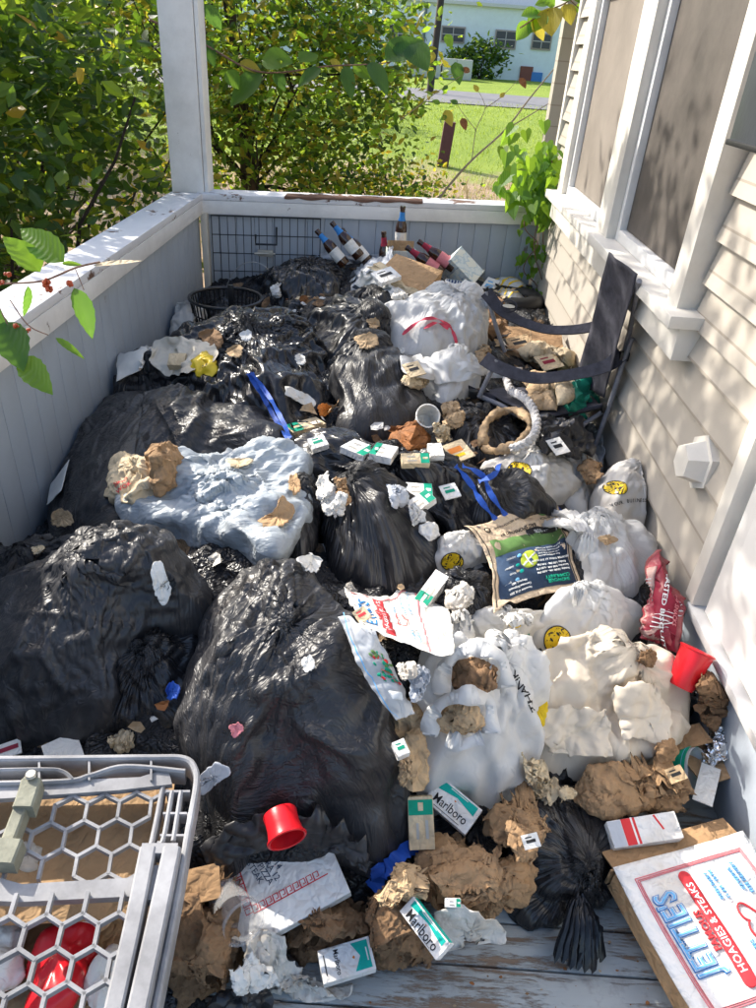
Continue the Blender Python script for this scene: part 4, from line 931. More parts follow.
# near mulberry-like branch over the left wall
D = 1.55; P = lambda x, y, d=0: onD(x, y, D+d)
r = empty('leafy_branch', P(0, 285), 'thin branch with bright green toothed leaves and red berries over the left wall', 'branch')
b = MB(); b.tube(smoothpath([P(-30, 288), P(0, 284), (P(42, 281)), P(75, 268), P(100, 262)]), .0022, 6); b.tube(smoothpath([P(-20, 250), P(-4, 300), P(18, 345), P(22, 360)]), .0016, 6); b.tube(smoothpath([P(10, 300), P(28, 325), P(48, 335)]), .0013, 6); b.tube([P(75, 268), P(84, 290)], .001, 6); b.obj('twig', mtwig, r)
up = np.array([.2, -.55, .8]); mberry = m_plain('red_berry', (.42, .07, .02), .35)
for k, (a, c_, w, mt, uu) in enumerate((((40, 272), (4, 234), .62, VB, (.5, -.5, .7)), ((64, 262), (18, 225), .50, VB, (-.5, -.3, .8)), ((74, 288), (95, 338), .42, VD, (.8, -.6, .2)), ((22, 358), (50, 392), .5, VB, (.4, -.8, .3)), ((56, 338), (84, 357), .22, VB, up), ((62, 264), (84, 264), .3, VB, up), ((4, 322), (22, 368), .6, VD, (.5, -.9, .2)), ((-30, 310), (10, 330), .7, VD, (.3, -.8, .4)), ((28, 286), (26, 318), .3, VD, (.9, -.4, .3)))):
    b = MB(); bigleaf(b, P(*a), P(*c_, (k % 3-1)*.03), uu, w, 13, .12, 0, .3, .05); b.obj('leaf', mt, r)
for (x, y, rr) in ((46, 283, 5), (49, 289, 4), (8, 274, 4), (2, 283, 3), (70, 283, 4), (17, 326, 4), (28, 330, 3)):
    b = MB(); c_ = P(x, y); s_ = rr/FPX*D
    for k in range(9):
        d = rng.normal(size=3); d /= np.linalg.norm(d); R_ = s_*.45; b.lathe([(R_*math.sin(a)+1e-5, -R_*math.cos(a)) for a in np.linspace(0.01, 3.13, 6)], 8, 0, None, c_+d*s_*.6)
    b.obj('berry_cluster', mberry, r)
b = MB(); bigleaf(b, P(92, 266), P(142, 260), (0, -.3, 1), .16, 9, .02); b.obj('dry_leaf', M['cream'], r)
# branch reaching across in front of the tree
D = 3.3
r = empty('leafy_branch', onD(185, 60, D), 'branch of large dark drooping leaves passing behind the post', 'branch')
Q = lambda x, y, d=0: onD(x, y, 4.6+d)
bt = smoothpath([Q(150, 20), Q(205, 45), Q(260, 72), Q(330, 66), Q(390, 62), Q(420, 45)], 8); MB().tube(bt, np.linspace(.008, .002, len(bt)), 6).tube(smoothpath([Q(200, -10), Q(205, 30), Q(203, 75)]), .006, 6).obj('twig', mtwig, r)
for k, (a, c_, w, mt) in enumerate((((200, 42), (182, 72), .55, VD), ((205, 40), (214, 66), .4, VD), ((262, 72), (228, 104), .4, VD), ((262, 60), (292, 60), .6, VB), ((275, 72), (285, 90), .5, VD), ((300, 62), (318, 52), .6, VB), ((320, 68), (298, 84), .35, VD), ((345, 66), (352, 98), .35, VD), ((352, 66), (372, 78), .5, VB), ((370, 62), (388, 92), .35, VD), ((385, 60), (424, 36), .5, VD), ((392, 50), (420, 55), .5, VD), ((410, 45), (428, 68), .6, VD), ((240, 62), (262, 72), .4, VY), ((205, 5), (222, 30), .5, VD), ((200, 10), (190, 28), .4, VB), ((228, 70), (238, 88), .6, VB), ((330, 60), (345, 72), .4, VY))):
    b = MB(); bigleaf(b, Q(*a), Q(*c_, (k % 3-1)*.06), (.1*(k % 5-2), -.8, .6), w*1.25, 11, .12); b.obj('leaf', mt, r)
# sprig at the house corner
Q = lambda x, y, d=0: onD(x, y, 3.9+d)
r = empty('leafy_branch', Q(560, 0), 'sunlit yellow-green sprig hanging beside the house corner', 'branch')
MB().tube(smoothpath([Q(600, -30), Q(570, 0), Q(545, 12), Q(520, 28)]), .004, 6).tube(smoothpath([Q(570, 0), Q(582, 12), Q(592, 28)]), .003, 6).obj('twig', mtwig, r)
for k, (a, c_) in enumerate((((548, 8), (552, 34)), ((545, 12), (528, 32)), ((530, 22), (516, 40)), ((555, 6), (540, -6)), ((565, 4), (572, 24)), ((575, 6), (590, 20)), ((540, 14), (522, 14)), ((560, 0), (575, -8)), ((532, 20), (545, 40)), ((582, 14), (594, 34)), ((550, 2), (535, 4)), ((570, -4), (590, 0)))):
    b = MB(); bigleaf(b, Q(*a), Q(*c_, (k % 3-1)*.04), (.2*(k % 3-1), -.7, .7), .8, 9, .1); b.obj('leaf', VB if k % 4 else VY, r)
# bare sapling behind the far wall
Q = lambda x, y, d=0: onD(x, y, 5.2+d)
r = empty('sapling', (onD(440, 205, 5.2)), 'nearly bare arching sapling with a few yellowing leaves behind the far wall', 'sapling')
b = MB()
for P_, w in (([(432, 210), (447, 188), (472, 160), (505, 130), (530, 98), (560, 62), (590, 30)], .010), ([(505, 130), (535, 112), (570, 90)], .005), ([(472, 160), (476, 130), (485, 108), (478, 90)], .004), ([(485, 108), (500, 98), (520, 78)], .0035), ([(400, 120), (420, 105), (440, 90), (470, 70)], .004), ([(476, 130), (462, 112), (455, 100)], .003), ([(490, 145), (492, 100)], .0)):
    if w: pp = smoothpath([Q(*p_) for p_ in P_]); b.tube(pp, np.linspace(w, w*.35, len(pp)), 6)
b.obj('stems', m_paper('sapling_bark', (.30, .24, .17), .3), r)
for k, (a, c_) in enumerate((((445, 110), (452, 126)), ((458, 104), (450, 100)), ((440, 104), (432, 100)), ((462, 118), (466, 130)), ((478, 92), (474, 84)), ((455, 62), (460, 84)), ((446, 34), (452, 48)), ((520, 78), (526, 88)), ((434, 52), (428, 64)), ((432, 70), (430, 82)), ((447, 116), (440, 120)), ((470, 72), (460, 68)), ((500, 98), (505, 92)), ((448, 86), (442, 90)))):
    b = MB(); bigleaf(b, Q(*a), Q(*c_), (.1*(k % 3-1), -.8, .5), .6, 7, .1); b.obj('leaf', (VY, VD, VB, M['leafbr'])[k % 4], r)
# vine in the far right corner
r = empty('climbing_vine', (.76, 4.30, .1), 'bright green heart-leaved vine climbing the far right corner by the house', 'vine')
b = MB(); vp = [(548, 310), (545, 280), (548, 250), (540, 225), (536, 200), (545, 175), (560, 150)]
path = [onX(px, py, .79-.03*math.sin(i*2)) if py < 205 else onY(px, py, 4.24-.02*i) for i, (px, py) in enumerate(vp)]
vsegs = [[onY(540+6*math.sin(i), 330-18*i, 4.20) for i in range(8)], [onY(530+8*math.sin(i*2), 300-14*i, 4.22) for i in range(8)], [onY(548+5*math.cos(i), 300-20*i, 4.24) for i in range(8)]]
for s_ in vsegs: b.tube(smoothpath(s_, 4), .003, 6)
b.obj('stems', mtwig, r)
lb = MB(); g = np.random.default_rng(5); LV = []
def heart(b, c, a, u, s, m=0):
    a = a/np.linalg.norm(a); u = u-a*(u@a); u /= np.linalg.norm(u); q = np.cross(a, u)
    o = [(-.12, .0), (-.28, .28), (-.1, .5), (.3, .45), (.7, .2), (1, 0)]; V = [c+a*s*.15]
    for (x, y) in o: V.append(c+a*s*x+q*s*y+u*s*abs(y)*.35)
    for (x, y) in o[1:-1][::-1]: V.append(c+a*s*x-q*s*y+u*s*abs(y)*.35)
    k = len(V)-1; b.add(V, [(0, i, i % k+1) for i in range(1, k+1)], m)
mats_h = [VB, VD, LB]
for i in range(165):
    px = g.normal(538, 21); py = g.normal(182, 20); py = min(py, 216); px = min(max(px, 498), 566+ (200-py)*.05)
    y = 4.30+g.normal()*.12; c_ = onY(px, py, y)
    if c_[0] > .80 and y < 4.4: c_[0] = .78
    heart(lb, c_, np.array([g.normal()*.5, -.5, -.7+g.normal()*.4]), np.array([g.normal()*.4, -.8, .6]), g.uniform(.05, .085), [0, 0, 1][i % 3])
for i in range(60):
    s_ = vsegs[i % 3]; p_ = s_[int(g.integers(0, 8))]+g.normal(size=3)*[.035, .02, .02]
    heart(lb, p_, np.array([g.normal()*.5, -.5, -.7]), np.array([g.normal()*.5, -.9, .4]), g.uniform(.03, .055), [0, 1, 1][i % 3])
for (px, py) in ((537, 297), (550, 300), (545, 310), (556, 306), (535, 310)): heart(lb, onY(px, py, 4.05), np.array([g.normal(), -.8, -.2]), np.array([0, -.3, 1.]), .085, 0)
lb.obj('leaves', [VB, LB], r, smooth=False)
# ================= the rubbish =================
# underlying mass of shredded sacks and litter
XG = np.arange(XL+.012, XRW-.02, .0145); YG = np.arange(.25, 4.38, .0145)
X_, Y_ = np.meshgrid(XG, YG, indexing='ij'); Pg = np.stack([X_, Y_, X_*0], 2)
zz = Hs(X_, Y_)-.085+.022*fbm(Pg, 6, 3, 3)+.030*ridge(Pg, 9, 8, 4)+.012*ridge(Pg, 34, 4, 2)
ok = (Y_ < backy(X_)-.03)
V = np.stack([X_, Y_, zz], 2).reshape(-1, 3); V[:, 1] = np.minimum(V[:, 1], backy(V[:, 0])-.03); C_ = len(YG)
keep = (zz > -.03) & ok; F = [(i*C_+j, (i+1)*C_+j, (i+1)*C_+j+1, i*C_+j+1) for i in range(len(XG)-1) for j in range(C_-1) if keep[i, j] or keep[i+1, j+1]]
t = NT('mixed_litter_mass'); v = t.co(); cell = t.vor(16, 'F1', v, 1, 'Color'); sp = t.n('ShaderNodeSeparateColor'); t.l(cell, sp.inputs[0])
pc = t.ramp(sp.outputs[0], [(0, (.011, .011, .013)), (.84, (.013, .013, .015)), (.86, (.16, .10, .05)), (.93, (.22, .15, .09)), (.95, (.30, .28, .25)), (1, (.36, .34, .31))])
b_ = t.bump(crk(t, 14, v, 3), .010, .7); b_ = t.bump(crk(t, 40, v, 2), .004, .7, b_)
mmass = t.bsdf(pc, t.ramp(sp.outputs[0], [(0, .32), (.72, .35), (.75, .8), (1, .8)]), b_)
mkobj('litter_mass', V, F, mmass, None, label='tangled mass of torn black sacks and mixed litter under everything on the porch', cat='litter', kind='stuff')
def scraps(n, seed, lim, mats, probs, name, label, size=(.012, .05), ylo=.45):
    g = np.random.default_rng(seed); V = []; F = []; MI = []; c = 0
    while c < n:
        x = g.uniform(XL+.04, XRW-.04); y = g.uniform(ylo, 4.2); z = float(hm(x, y))
        if not lim(x, y, z): continue
        s = g.uniform(*size)*(g.random()**.6+.3); k = 6; a0 = g.random()*6; e = .012; gxn = (hm(x+e, y)-hm(x-e, y))/(2*e); gyn = (hm(x, y+e)-hm(x, y-e))/(2*e)
        nrm = np.array([-np.clip(gxn, -1, 1), -np.clip(gyn, -1, 1), 1])+g.normal(size=3)*.25; nrm /= np.linalg.norm(nrm); u = np.cross(nrm, [0, 1, .1]); u /= np.linalg.norm(u); w = np.cross(nrm, u)
        b = len(V); V.append(np.array([x, y, z+.006+s*.12]))
        for i in range(k):
            a = a0+6.283*i/k; r = s*g.uniform(.45, 1); V.append(np.array([x, y, z+.005])+u*r*math.cos(a)+w*r*math.sin(a)*.7+nrm*g.uniform(0, .35)*s)
        F += [(b, b+1+i, b+1+(i+1) % k) for i in range(k)]; MI += [int(g.choice(len(mats), p=probs))]*k; c += 1
    o = mkobj(name, V, F, mats, None, MI, smooth=False, label=label, cat='scraps', kind='stuff'); return o

class Rig:
    "a rigid piece in its own frame: u along the top edge, v down, n out"
    def __init__(s, quad, size=None, thick=.02, tilt=(0, 0), lift=0, surf=None, z=None, n=None, sink=0):
        q = [np.array(p, float) for p in quad]; c = np.mean(q, 0)
        p0 = onZ(*c, z) if z is not None else march(*c, surf)
        if n is None:
            n = np.array([tilt[0], tilt[1], 1.])
        n = np.asarray(n, float); n /= np.linalg.norm(n); p0 = p0+n*(lift-sink)
        g = lambda p: CAM+ray(*p)*(((p0-CAM)@n)/(ray(*p)@n))
        w = [g(p) for p in q]; c3 = sum(w)/4; u = (w[1]-w[0])+(w[2]-w[3]); wl = np.linalg.norm(u)/2; u /= np.linalg.norm(u)
        v = (w[3]-w[0])+(w[2]-w[1]); v -= u*(v@u); hl = np.linalg.norm(v)/2; v /= np.linalg.norm(v)
        s.c, s.u, s.v, s.n = c3, u, v, np.cross(v, u) if np.cross(v, u)@n > 0 else -np.cross(v, u)
        s.w, s.h = size if size else (wl, hl); s.t = thick; s.b = MB(); s.R = np.stack([s.u, -s.v, s.n], 1)
    def P(s, x, y, z=0): return s.c+s.u*x-s.v*y+s.n*z      # y up the page
    def body(s, m=0, bev=.0015): s.b.box(s.c-s.n*s.t/2, (s.w, s.h, s.t), s.R, m, bev); return s
    def mark(s, vf, m, lay=0, step=None):
        V, F = vf
        s.b.add([s.P(x, y, .0006+lay*.00025) for x, y in V], F, m); return s
    def text(s, st, x, y, size, m, rot=0, bold=.02, lay=2, sx=1):
        V, F = text2d(st, size, bold); V = V*[sx, 1]; V, F = xf(V, F, 1, rot, (x, y)); return s.mark((V, F), m, lay)
    def splat(s, sc_=1):
        g = [s.P(a*s.w/2, b*s.h/2, 0) for a in np.linspace(-1, 1, 12) for b in np.linspace(-1, 1, 12)]; splat(np.array(g))

mats_scr = [M['tan'], M['wpap'], M['brown2'], M['cream'], M['blk2'], M['leafbr']]
OPEN = dict(n=0)
BAG = 'black bin bags'
# ---- far end ----
# dog-crate panel against the far wall
r = empty('wire_crate_panel', onY(265, 290, 4.0), 'black wire dog-crate panel with a latch leaning on the far blue wall', 'crate panel')
yb_ = lambda x: float(backy(x))-.035
pA, pB = onY(211, 211, 4.0), onY(319, 213, 4.02); zT = .655; xA, xB = pA[0], pB[0]; b = MB()
P = lambda x, z, o=0: np.array([x, yb_(x)-o-.03*(zT-z), z])
nv, nh = 15, 5
for i in range(nv): x = xA+(xB-xA)*i/(nv-1); b.tube([P(x, .12), P(x, zT)], .0019, 6)
for j in range(nh+1): z = zT-j*.095; b.tube([P(xA, z, .004), P(xB, z, .004)], .0024, 6)
b.tube([P(xA, .12, .004), P(xA, zT+.003, .004), P(xB, zT+.003, .004), P(xB, .12, .004)], .0034, 8); b.obj('wires', M['wire'], r)
xm = onY(265, 245, 4.0)[0]; zl = onY(265, 246, 4.0)[2]
MB().tube([P(xm-.055, zl+.05, .012), P(xm-.055, zl, .014), P(xm+.055, zl, .014), P(xm+.055, zl+.09, .012)], .006, 8).obj('handle', M['wire'], r)
b = MB(); b.box(P(xm-.003, zl-.045, .02), (.085, .022, .034), None, 0, .004); b.tube([P(xm-.06, zl-.045, .03), P(xm+.05, zl-.045, .03)], .006, 8); b.obj('latch', M['bone'], r)
# bucket bail
b = MB(); pp = [onY(225+54*(1-math.cos(a))/1.0*.5+0, 300-38*math.sin(a), 3.86) for a in np.linspace(.1, 3.04, 20)]; b.tube(pp, .0022, 6); b.obj('wire_hoop', M['wirel'], label='thin pale wire hoop arching in front of the black crate panel', cat='wire')
# laundry basket
c = onZ(226, 301, .40); r = empty('laundry_basket', (c[0], c[1], .2), 'round black slotted basket in the far left corner', 'basket')
b = MB(); R1 = .168; n = 44
b.tube([(c[0]+R1*math.cos(a), c[1]+R1*math.sin(a), .415) for a in np.linspace(0, 2*math.pi, 49)], .0085, 8, cap=False); b.tube([(c[0]+.158*math.cos(a), c[1]+.158*math.sin(a), .35) for a in np.linspace(0, 2*math.pi, 49)], .004, 6, cap=False)
for k in range(n):
    a = 2*math.pi*k/n; b.tube([(c[0]+q*math.cos(a), c[1]+q*math.sin(a), z) for q, z in ((R1-.003, .41), (.152, .32), (.135, .2))], .0036, 5)
b.obj('body', M['bplast'], r)
MB().box((c[0]+.045, c[1]-.09, .44), (.026, .012, .13), None, 0, .004).obj('handle', M['bplast'], r)
splat(np.array([(c[0]+.16*math.cos(a), c[1]+.16*math.sin(a), .41) for a in np.linspace(0, 6.28, 60)]))

def bottle(c, axis, label, blue=True, scale=1.0, lab=True, group='brown beer bottles', up_h=.228):
    a = np.asarray(axis, float); a /= np.linalg.norm(a); x = np.cross(a, [0, 1, .3]); x /= np.linalg.norm(x); R = np.stack([x, np.cross(a, x), a], 1)
    r = empty('beer_bottle', c, label, 'bottle', group); s = scale
    pr = [(.001, .002), (.029, .0), (.0305, .006), (.0305, .118), (.028, .135), (.020, .155), (.0145, .172), (.0130, .208), (.0128, .212)]
    MB().lathe([(p*s, z*s) for p, z in pr], 22, 0, R, c).obj('glass_body', M['glass'], r)
    MB().lathe([(.0129*s, .211*s), (.0148*s, .212*s), (.0148*s, .220*s), (.0135*s, .228*s), (.009*s, .2285*s)], 18, 0, R, c).obj('lip', M['glass'], r)
    MB().lathe([(.0206*s, .1545*s), (.0154*s, .172*s), (.0139*s, .198*s)], 22, 0, R, c, cap=False).obj('neck_label', M['ink_blue'] if blue else M['ink_maroon'], r)
    if lab: MB().lathe([(.0309*s, .035*s), (.0309*s, .098*s)], 22, 0, R, c, cap=False).obj('body_label', M['wpap'] if blue else M['ink_pink'], r)
    return r
mcarton = None
t = NT('pale_carton_print'); vv = t.co(); ch = t.n('ShaderNodeTexNoise'); ch.inputs['Scale'].default_value = 28; t.l(vv, ch.inputs['Vector'])
mcarton = t.bsdf(t.ramp(ch.outputs['Fac'], [(.42, (.60, .66, .64)), (.5, (.38, .50, .55)), (.56, (.66, .68, .60))]), .55)
t = NT('blue_white_wave_print'); wv = t.n('ShaderNodeTexWave'); wv.inputs['Scale'].default_value = 24; wv.inputs['Distortion'].default_value = 7; t.l(t.co(), wv.inputs[0]); mwave = t.bsdf(t.ramp(wv.outputs['Fac'], [(.5, (.02, .06, .18)), (.6, (.62, .66, .68))]), .5)
def carton(c, u, upv, w, d, h, mats, label, group='beer cartons', cat='carton', handle=True):
    u = np.asarray(u, float); u /= np.linalg.norm(u); n = np.asarray(upv, float); n -= u*(n@u); n /= np.linalg.norm(n); v = np.cross(n, u); R = np.stack([u, v, n], 1); c = np.asarray(c, float)
    r = empty('bottle_carton', c, label, cat, group); b = MB(); th = .003
    b.box(c+n*h*.42+v*d/2, (w, th, h*.84), R).box(c+n*h*.36-v*d/2, (w, th, h*.72), R).box(c+n*h*.4+u*w/2, (th, d-th*2.2, h*.8), R).box(c+n*h*.4-u*w/2, (th, d-th*2.2, h*.8), R).box(c+n*.002, (w-2*th, d-2*th, th), R)
    b.obj('outer_sleeve', mats[0], r)
    if handle: MB().box(c+n*h*.56, (w-.008, .003, h*1.1), R).box(c+n*h*.3+u*w/6, (.002, d-.012, h*.6), R).box(c+n*h*.3-u*w/6, (.002, d-.012, h*.6), R).obj('divider', mats[1], r)
    return r, R
# six-pack left of the middle, bottles lying to the upper left
c = march(375, 244)+[0, -.02, -.03]; r, R = carton(c, (.85, .1, -.35), (-.55, .1, .62), .20, .13, .17, (mcarton, M['card']), 'tilted pale printed six-pack carton holding two upright rows of bottles by the crate panel')
for k, (px, py) in enumerate(((318, 232), (333, 224), (343, 231))):
    tip = onY(px, py, 3.93+.02*k); ax = np.array([-.62, .12, .62]); ax /= np.linalg.norm(ax); bottle(tip-ax*.215, ax, ['leftmost brown bottle with a blue neck leaning from the tilted carton', 'second brown bottle with a blue neck leaning from the tilted carton', 'brown bottle half hidden low in the tilted carton'][k], True)
b0 = onY(403, 246, 4.0)
r, R = carton(b0+[-.012, -.03, -.09], (1, .15, 0), (0, .05, 1), .15, .11, .11, (mcarton, M['card']), 'upright pale printed six-pack carton standing against the far wall')
c2 = onY(403, 206, 4.04); bottle(c2-[0, 0, .228], (0.0, .02, 1), 'upright brown bottle with a blue neck rising above the far wall cap', True)
bottle(onY(388, 232, 4.0)-[0, 0, .225], (-.1, 0, 1), 'short dark bottle mouth showing at the left of the upright carton', False, lab=False)
splat(np.array([b0+[dx, dy-.03, 0] for dx in np.linspace(-.07, .07, 12) for dy in np.linspace(-.05, .04, 8)]))
for k, (px, py) in enumerate(((409, 249), (421, 243), (428, 247))):
    tip = onY(px, py, 3.80+.02*k); ax = np.array([-.75, .15, .42]); ax /= np.linalg.norm(ax); bottle(tip-ax*.21, ax, ['brown bottle with a pink-printed neck lying furthest left of its carton', 'brown bottle with a pink-printed neck lying at the top of its carton', 'brown bottle with a pink-printed neck lying in the middle of its carton'][k], False)
c = onY(456, 268, 3.78); r, R = carton(c+[0, 0, -.05], (.6, -.1, -.5), (-.6, .15, .55), .17, .14, .15, (mcarton, mwave), 'toppled pale and blue patterned carton with bottles by the far wall')
c = onY(455, 285, 3.62); r, R = carton(c+[0.03, 0, -.09], (1, .1, -.1), (.1, .1, 1), .16, .10, .12, (mwave, mcarton), 'blue and white wave-printed carton behind the cardboard tray', handle=False)
splat(np.array([c+[dx, dy, .0] for dx in np.linspace(-.09, .1, 12) for dy in np.linspace(-.06, .1, 12)]))
wad('foil_packet', 'crumpled bright blue snack packet beside the toppled carton', 'packet', [(462, 258), (472, 254), (477, 262), (470, 268), (462, 266)], .03, M['bluebag'], 30, .006, R=12, C=24)
# cardboard tray
q = Rig([(390, 253), (441, 268), (427, 296), (382, 275)], None, .10, z=.60, n=(.10, -.28, 1)); q.body(0, .002)
q.mark(rect2d(-q.w*.5+.004, -q.h*.5+.002, q.w*.5-.004, -q.h*.5+.006), 1)
o = q.b.obj('cardboard_box', [M['card'], M['brown2']], label='long closed cardboard carton printed on its side, lying by the bottles', cat='box'); q.splat()
V, F = text2d('PARTY PREMIUM', .05, .01); 
ff = lambda x, y: q.c+q.u*x-q.n*(.05)+q.n*y+q.v*(q.h/2+.001)
join(o, [ff(x*.7, y*.8) for x, y in V], [tuple(reversed(f)) for f in F], [0]*len(F), [M['brown2']])
# packing papers under the carton
for k, (qd, mt, lb_) in enumerate(((((368, 268), (380, 262), (425, 305), (410, 318)), 'cream', 'creased cream cardboard flap poking from beneath the printed carton'), (((355, 285), (366, 274), (400, 305), (385, 316)), 'wpap', 'flat sheet of white paper folded under the cardboard flap'))):
    sheet('paper_sheet', lb_, 'paper', [[qd[0], qd[1]], [qd[1], qd[2]], [qd[2], qd[3]], [qd[3], qd[0]]], M[mt], .03, 20, 20, facets=.004, ff=10, seed=60+k)
sheet('plastic_sheet', 'pale blue-grey plastic bag draped below the tilted bottle carton', 'plastic bag', [[(308, 256), (330, 250), (360, 252), (388, 252)], [(388, 252), (395, 262), (378, 275)], [(378, 275), (350, 300), (338, 306)], [(338, 306), (325, 280), (308, 256)]], M['pale'], .16, 40, 46, seed=11, amp=.012, key='pb')
bag('black_bag', 'small rumpled black bag in front of the crate panel', 'bin bag', [(262, 283), (285, 272), (315, 266), (340, 272), (343, 288), (330, 303), (300, 310), (272, 304)], .15, M['blk2'], seed=12, R=30, C=96, group=BAG, ex=.16, lumps=.03)
bag('black_bag', 'flat dark bag fold running down from the pale plastic toward the red-tied bag', 'bin bag', [(335, 300), (362, 290), (392, 300), (402, 322), (385, 330), (350, 318)], .10, M['blk'], seed=13, R=26, C=90, group=BAG, ex=.2)
wad('plastic_scrap', 'pointed white scrap of foam standing on the small rumpled black bag', 'scrap', [(274, 286), (280, 284), (281, 298), (275, 296)], .05, M['styro'], 30, .004, R=10, C=20)
wad('brown_paper', 'crumpled rust-brown paper lump left of the small knotted bag', 'paper', [(303, 303), (318, 299), (330, 306), (328, 316), (315, 318), (305, 312)], .06, M['brown'], 16, .012, seed=3, R=18, C=40)
q = Rig([(296, 311), (309, 307), (318, 325), (305, 331)], None, .02, tilt=(-.3, -.5), lift=.04); q.body(); q.b.obj('napkin_stack', M['wpap'], label='folded stack of white napkins wedged beside the rust-brown paper', cat='napkins')
wad('plastic_tub', 'matte charcoal lump of plastic beside the white napkins', 'plastic lump', [(283, 305), (298, 302), (303, 314), (297, 324), (284, 320)], .07, M['bplast'], 12, .004, R=16, C=32)
bag('white_bag', 'dirty white plastic bag pushed into the left corner by the basket', 'plastic bag', [(165, 335), (168, 320), (185, 313), (203, 316), (205, 328), (190, 338)], .10, M['wht2'], seed=14, R=26, C=80, ex=.12)
bag('black_bag', 'little black bag knot beside the basket', 'bin bag', [(206, 306), (222, 302), (234, 312), (228, 326), (210, 322)], .08, M['blk2'], seed=15, R=22, C=64, group=BAG, ex=.18)
# ---- big black bags ----
bag('black_bag', 'large glossy black bag gathered and tied with a long blue strip', 'bin bag', [(160, 360), (175, 338), (205, 322), (245, 310), (292, 313), (318, 342), (325, 385), (314, 425), (275, 442), (225, 432), (180, 412), (158, 388)], .21, M['blk2'], knot=(250, 376), seed=21, R=48, C=184, group=BAG, key='B1', ex=.22, delta=.03, lumps=.025, gath=.15, foldamt=1, fine=.06, crease=.009, ncr=1800, jit=.06)
bag('black_bag', 'long embossed black bag lying along the left wall', 'bin bag', [(82, 400), (130, 388), (200, 394), (262, 412), (292, 445), (285, 470), (235, 480), (180, 490), (140, 520), (120, 560), (62, 562), (47, 515), (58, 455)], .19, M['emb'], knot=(150, 440), seed=22, R=46, C=160, group=BAG, key='B2', ex=.08, fc=(70, 560), foldamt=1, lumps=.035, crease=.006, lf=2.4, fine=.03, amp=.004)
bag('black_bag', 'slumped black bag at the left edge against the wall', 'bin bag', [(-60, 575), (0, 560), (60, 545), (110, 545), (118, 575), (70, 610), (20, 650), (-60, 660)], .14, M['emb'], seed=23, R=36, C=120, group=BAG, ex=.14, delta=.02, lumps=.03)
bag('black_bag', 'smooth dark torn bag tucked under the big lower left bag', 'bin bag', [(90, 640), (150, 630), (205, 636), (214, 680), (198, 705), (182, 742), (142, 758), (90, 752), (60, 700)], .16, M['blk2'], seed=24, R=36, C=120, group=BAG, ex=.16, delta=.02, lumps=.03, dz=-.14, key='B3c')
bag('black_bag', 'huge embossed black bag at the lower left with a torn hole', 'bin bag', [(122, 528), (165, 533), (208, 556), (216, 598), (205, 640), (165, 665), (140, 700), (110, 742), (60, 752), (0, 745), (-70, 730), (-80, 650), (-10, 625), (30, 600), (70, 572), (100, 542)], .25, M['emb'], knot=(95, 640), seed=25, R=54, C=190, group=BAG, key='B3', ex=.085, fc=(128, 520), foldamt=1, lumps=.035, crease=.007, ncr=1500, jit=.08, lf=2.2, fine=.03, amp=.004)
bag('black_bag', 'biggest black bag, long and taut, running down the middle toward the camera', 'bin bag', [(222, 580), (255, 566), (300, 562), (335, 590), (352, 640), (374, 695), (402, 760), (414, 825), (392, 866), (362, 862), (335, 846), (300, 836), (262, 842), (232, 868), (205, 848), (188, 800), (182, 740), (180, 690), (196, 630)], .27, M['emb2'], knot=(285, 700), seed=26, R=60, C=210, group=BAG, key='B4', ex=.10, fc=(205, 835), foldamt=1, lumps=.04, crease=.007, ncr=1500, jit=.08, lf=2.2, fine=.03, amp=.004)
bag('black_bag', 'rounded matt black bag standing left of the red-tied white bag group, with vertical creases', 'bin bag', [(335, 368), (358, 350), (386, 356), (410, 384), (422, 415), (415, 440), (390, 448), (350, 444), (336, 410)], .20, M['emb'], knot=(365, 362), seed=27, R=40, C=140, group=BAG, ex=.13, key='B6', foldamt=1)
bag('black_bag', 'small knotted black bag with torn top between the big tied bag and the red-tied bag', 'bin bag', [(308, 336), (320, 314), (350, 304), (378, 316), (386, 345), (372, 364), (332, 368), (311, 354)], .17, M['blk'], knot=(368, 342), seed=28, R=38, C=132, group=BAG, ex=.2, key='B7', foldamt=1)
bag('black_bag', 'crumpled glossy black bag spread across the middle under the cigarette packs', 'bin bag', [(290, 445), (325, 432), (365, 456), (400, 466), (435, 458), (470, 475), (478, 515), (450, 535), (415, 512), (380, 500), (345, 498), (310, 482)], .13, M['blk2'], knot=(390, 480), seed=29, R=44, C=160, group=BAG, ex=.24, delta=.028, lumps=.035, key='B9')
bag('black_bag', 'black bag with a blue tie lying under the smiley bag beside the advert sheet', 'bin bag', [(462, 478), (492, 476), (520, 500), (548, 512), (540, 530), (500, 535), (470, 528), (455, 505)], .12, M['blk'], knot=(486, 498), seed=30, R=34, C=120, group=BAG, ex=.2, key='B9b')
bag('black_bag', 'smooth round black bag in the middle, gathered to a knot at its upper left', 'bin bag', [(320, 530), (335, 506), (362, 498), (398, 499), (424, 526), (438, 568), (428, 594), (395, 608), (352, 604), (328, 582)], .22, M['blk'], knot=(348, 520), seed=31, R=46, C=168, group=BAG, ex=.13, key='B5', foldamt=1)
bag('black_bag', 'low black bag bulging between the advert sheet and the round black bag', 'bin bag', [(432, 590), (450, 575), (485, 574), (497, 605), (485, 640), (455, 650), (436, 625)], .10, M['blk2'], seed=32, R=30, C=100, group=BAG, ex=.2)
bag('black_bag', 'glossy black bag behind the folded white bag and the clear bottle', 'bin bag', [(365, 640), (400, 655), (425, 670), (430, 700), (395, 700), (370, 670)], .08, M['blk2'], seed=33, R=26, C=90, group=BAG, ex=.2)
bag('black_bag', 'creased black bag showing between the chair legs', 'bin bag', [(440, 410), (480, 402), (520, 430), (515, 465), (480, 470), (445, 445)], .10, M['blk'], seed=34, R=30, C=100, group=BAG, ex=.2, dz=-.1)
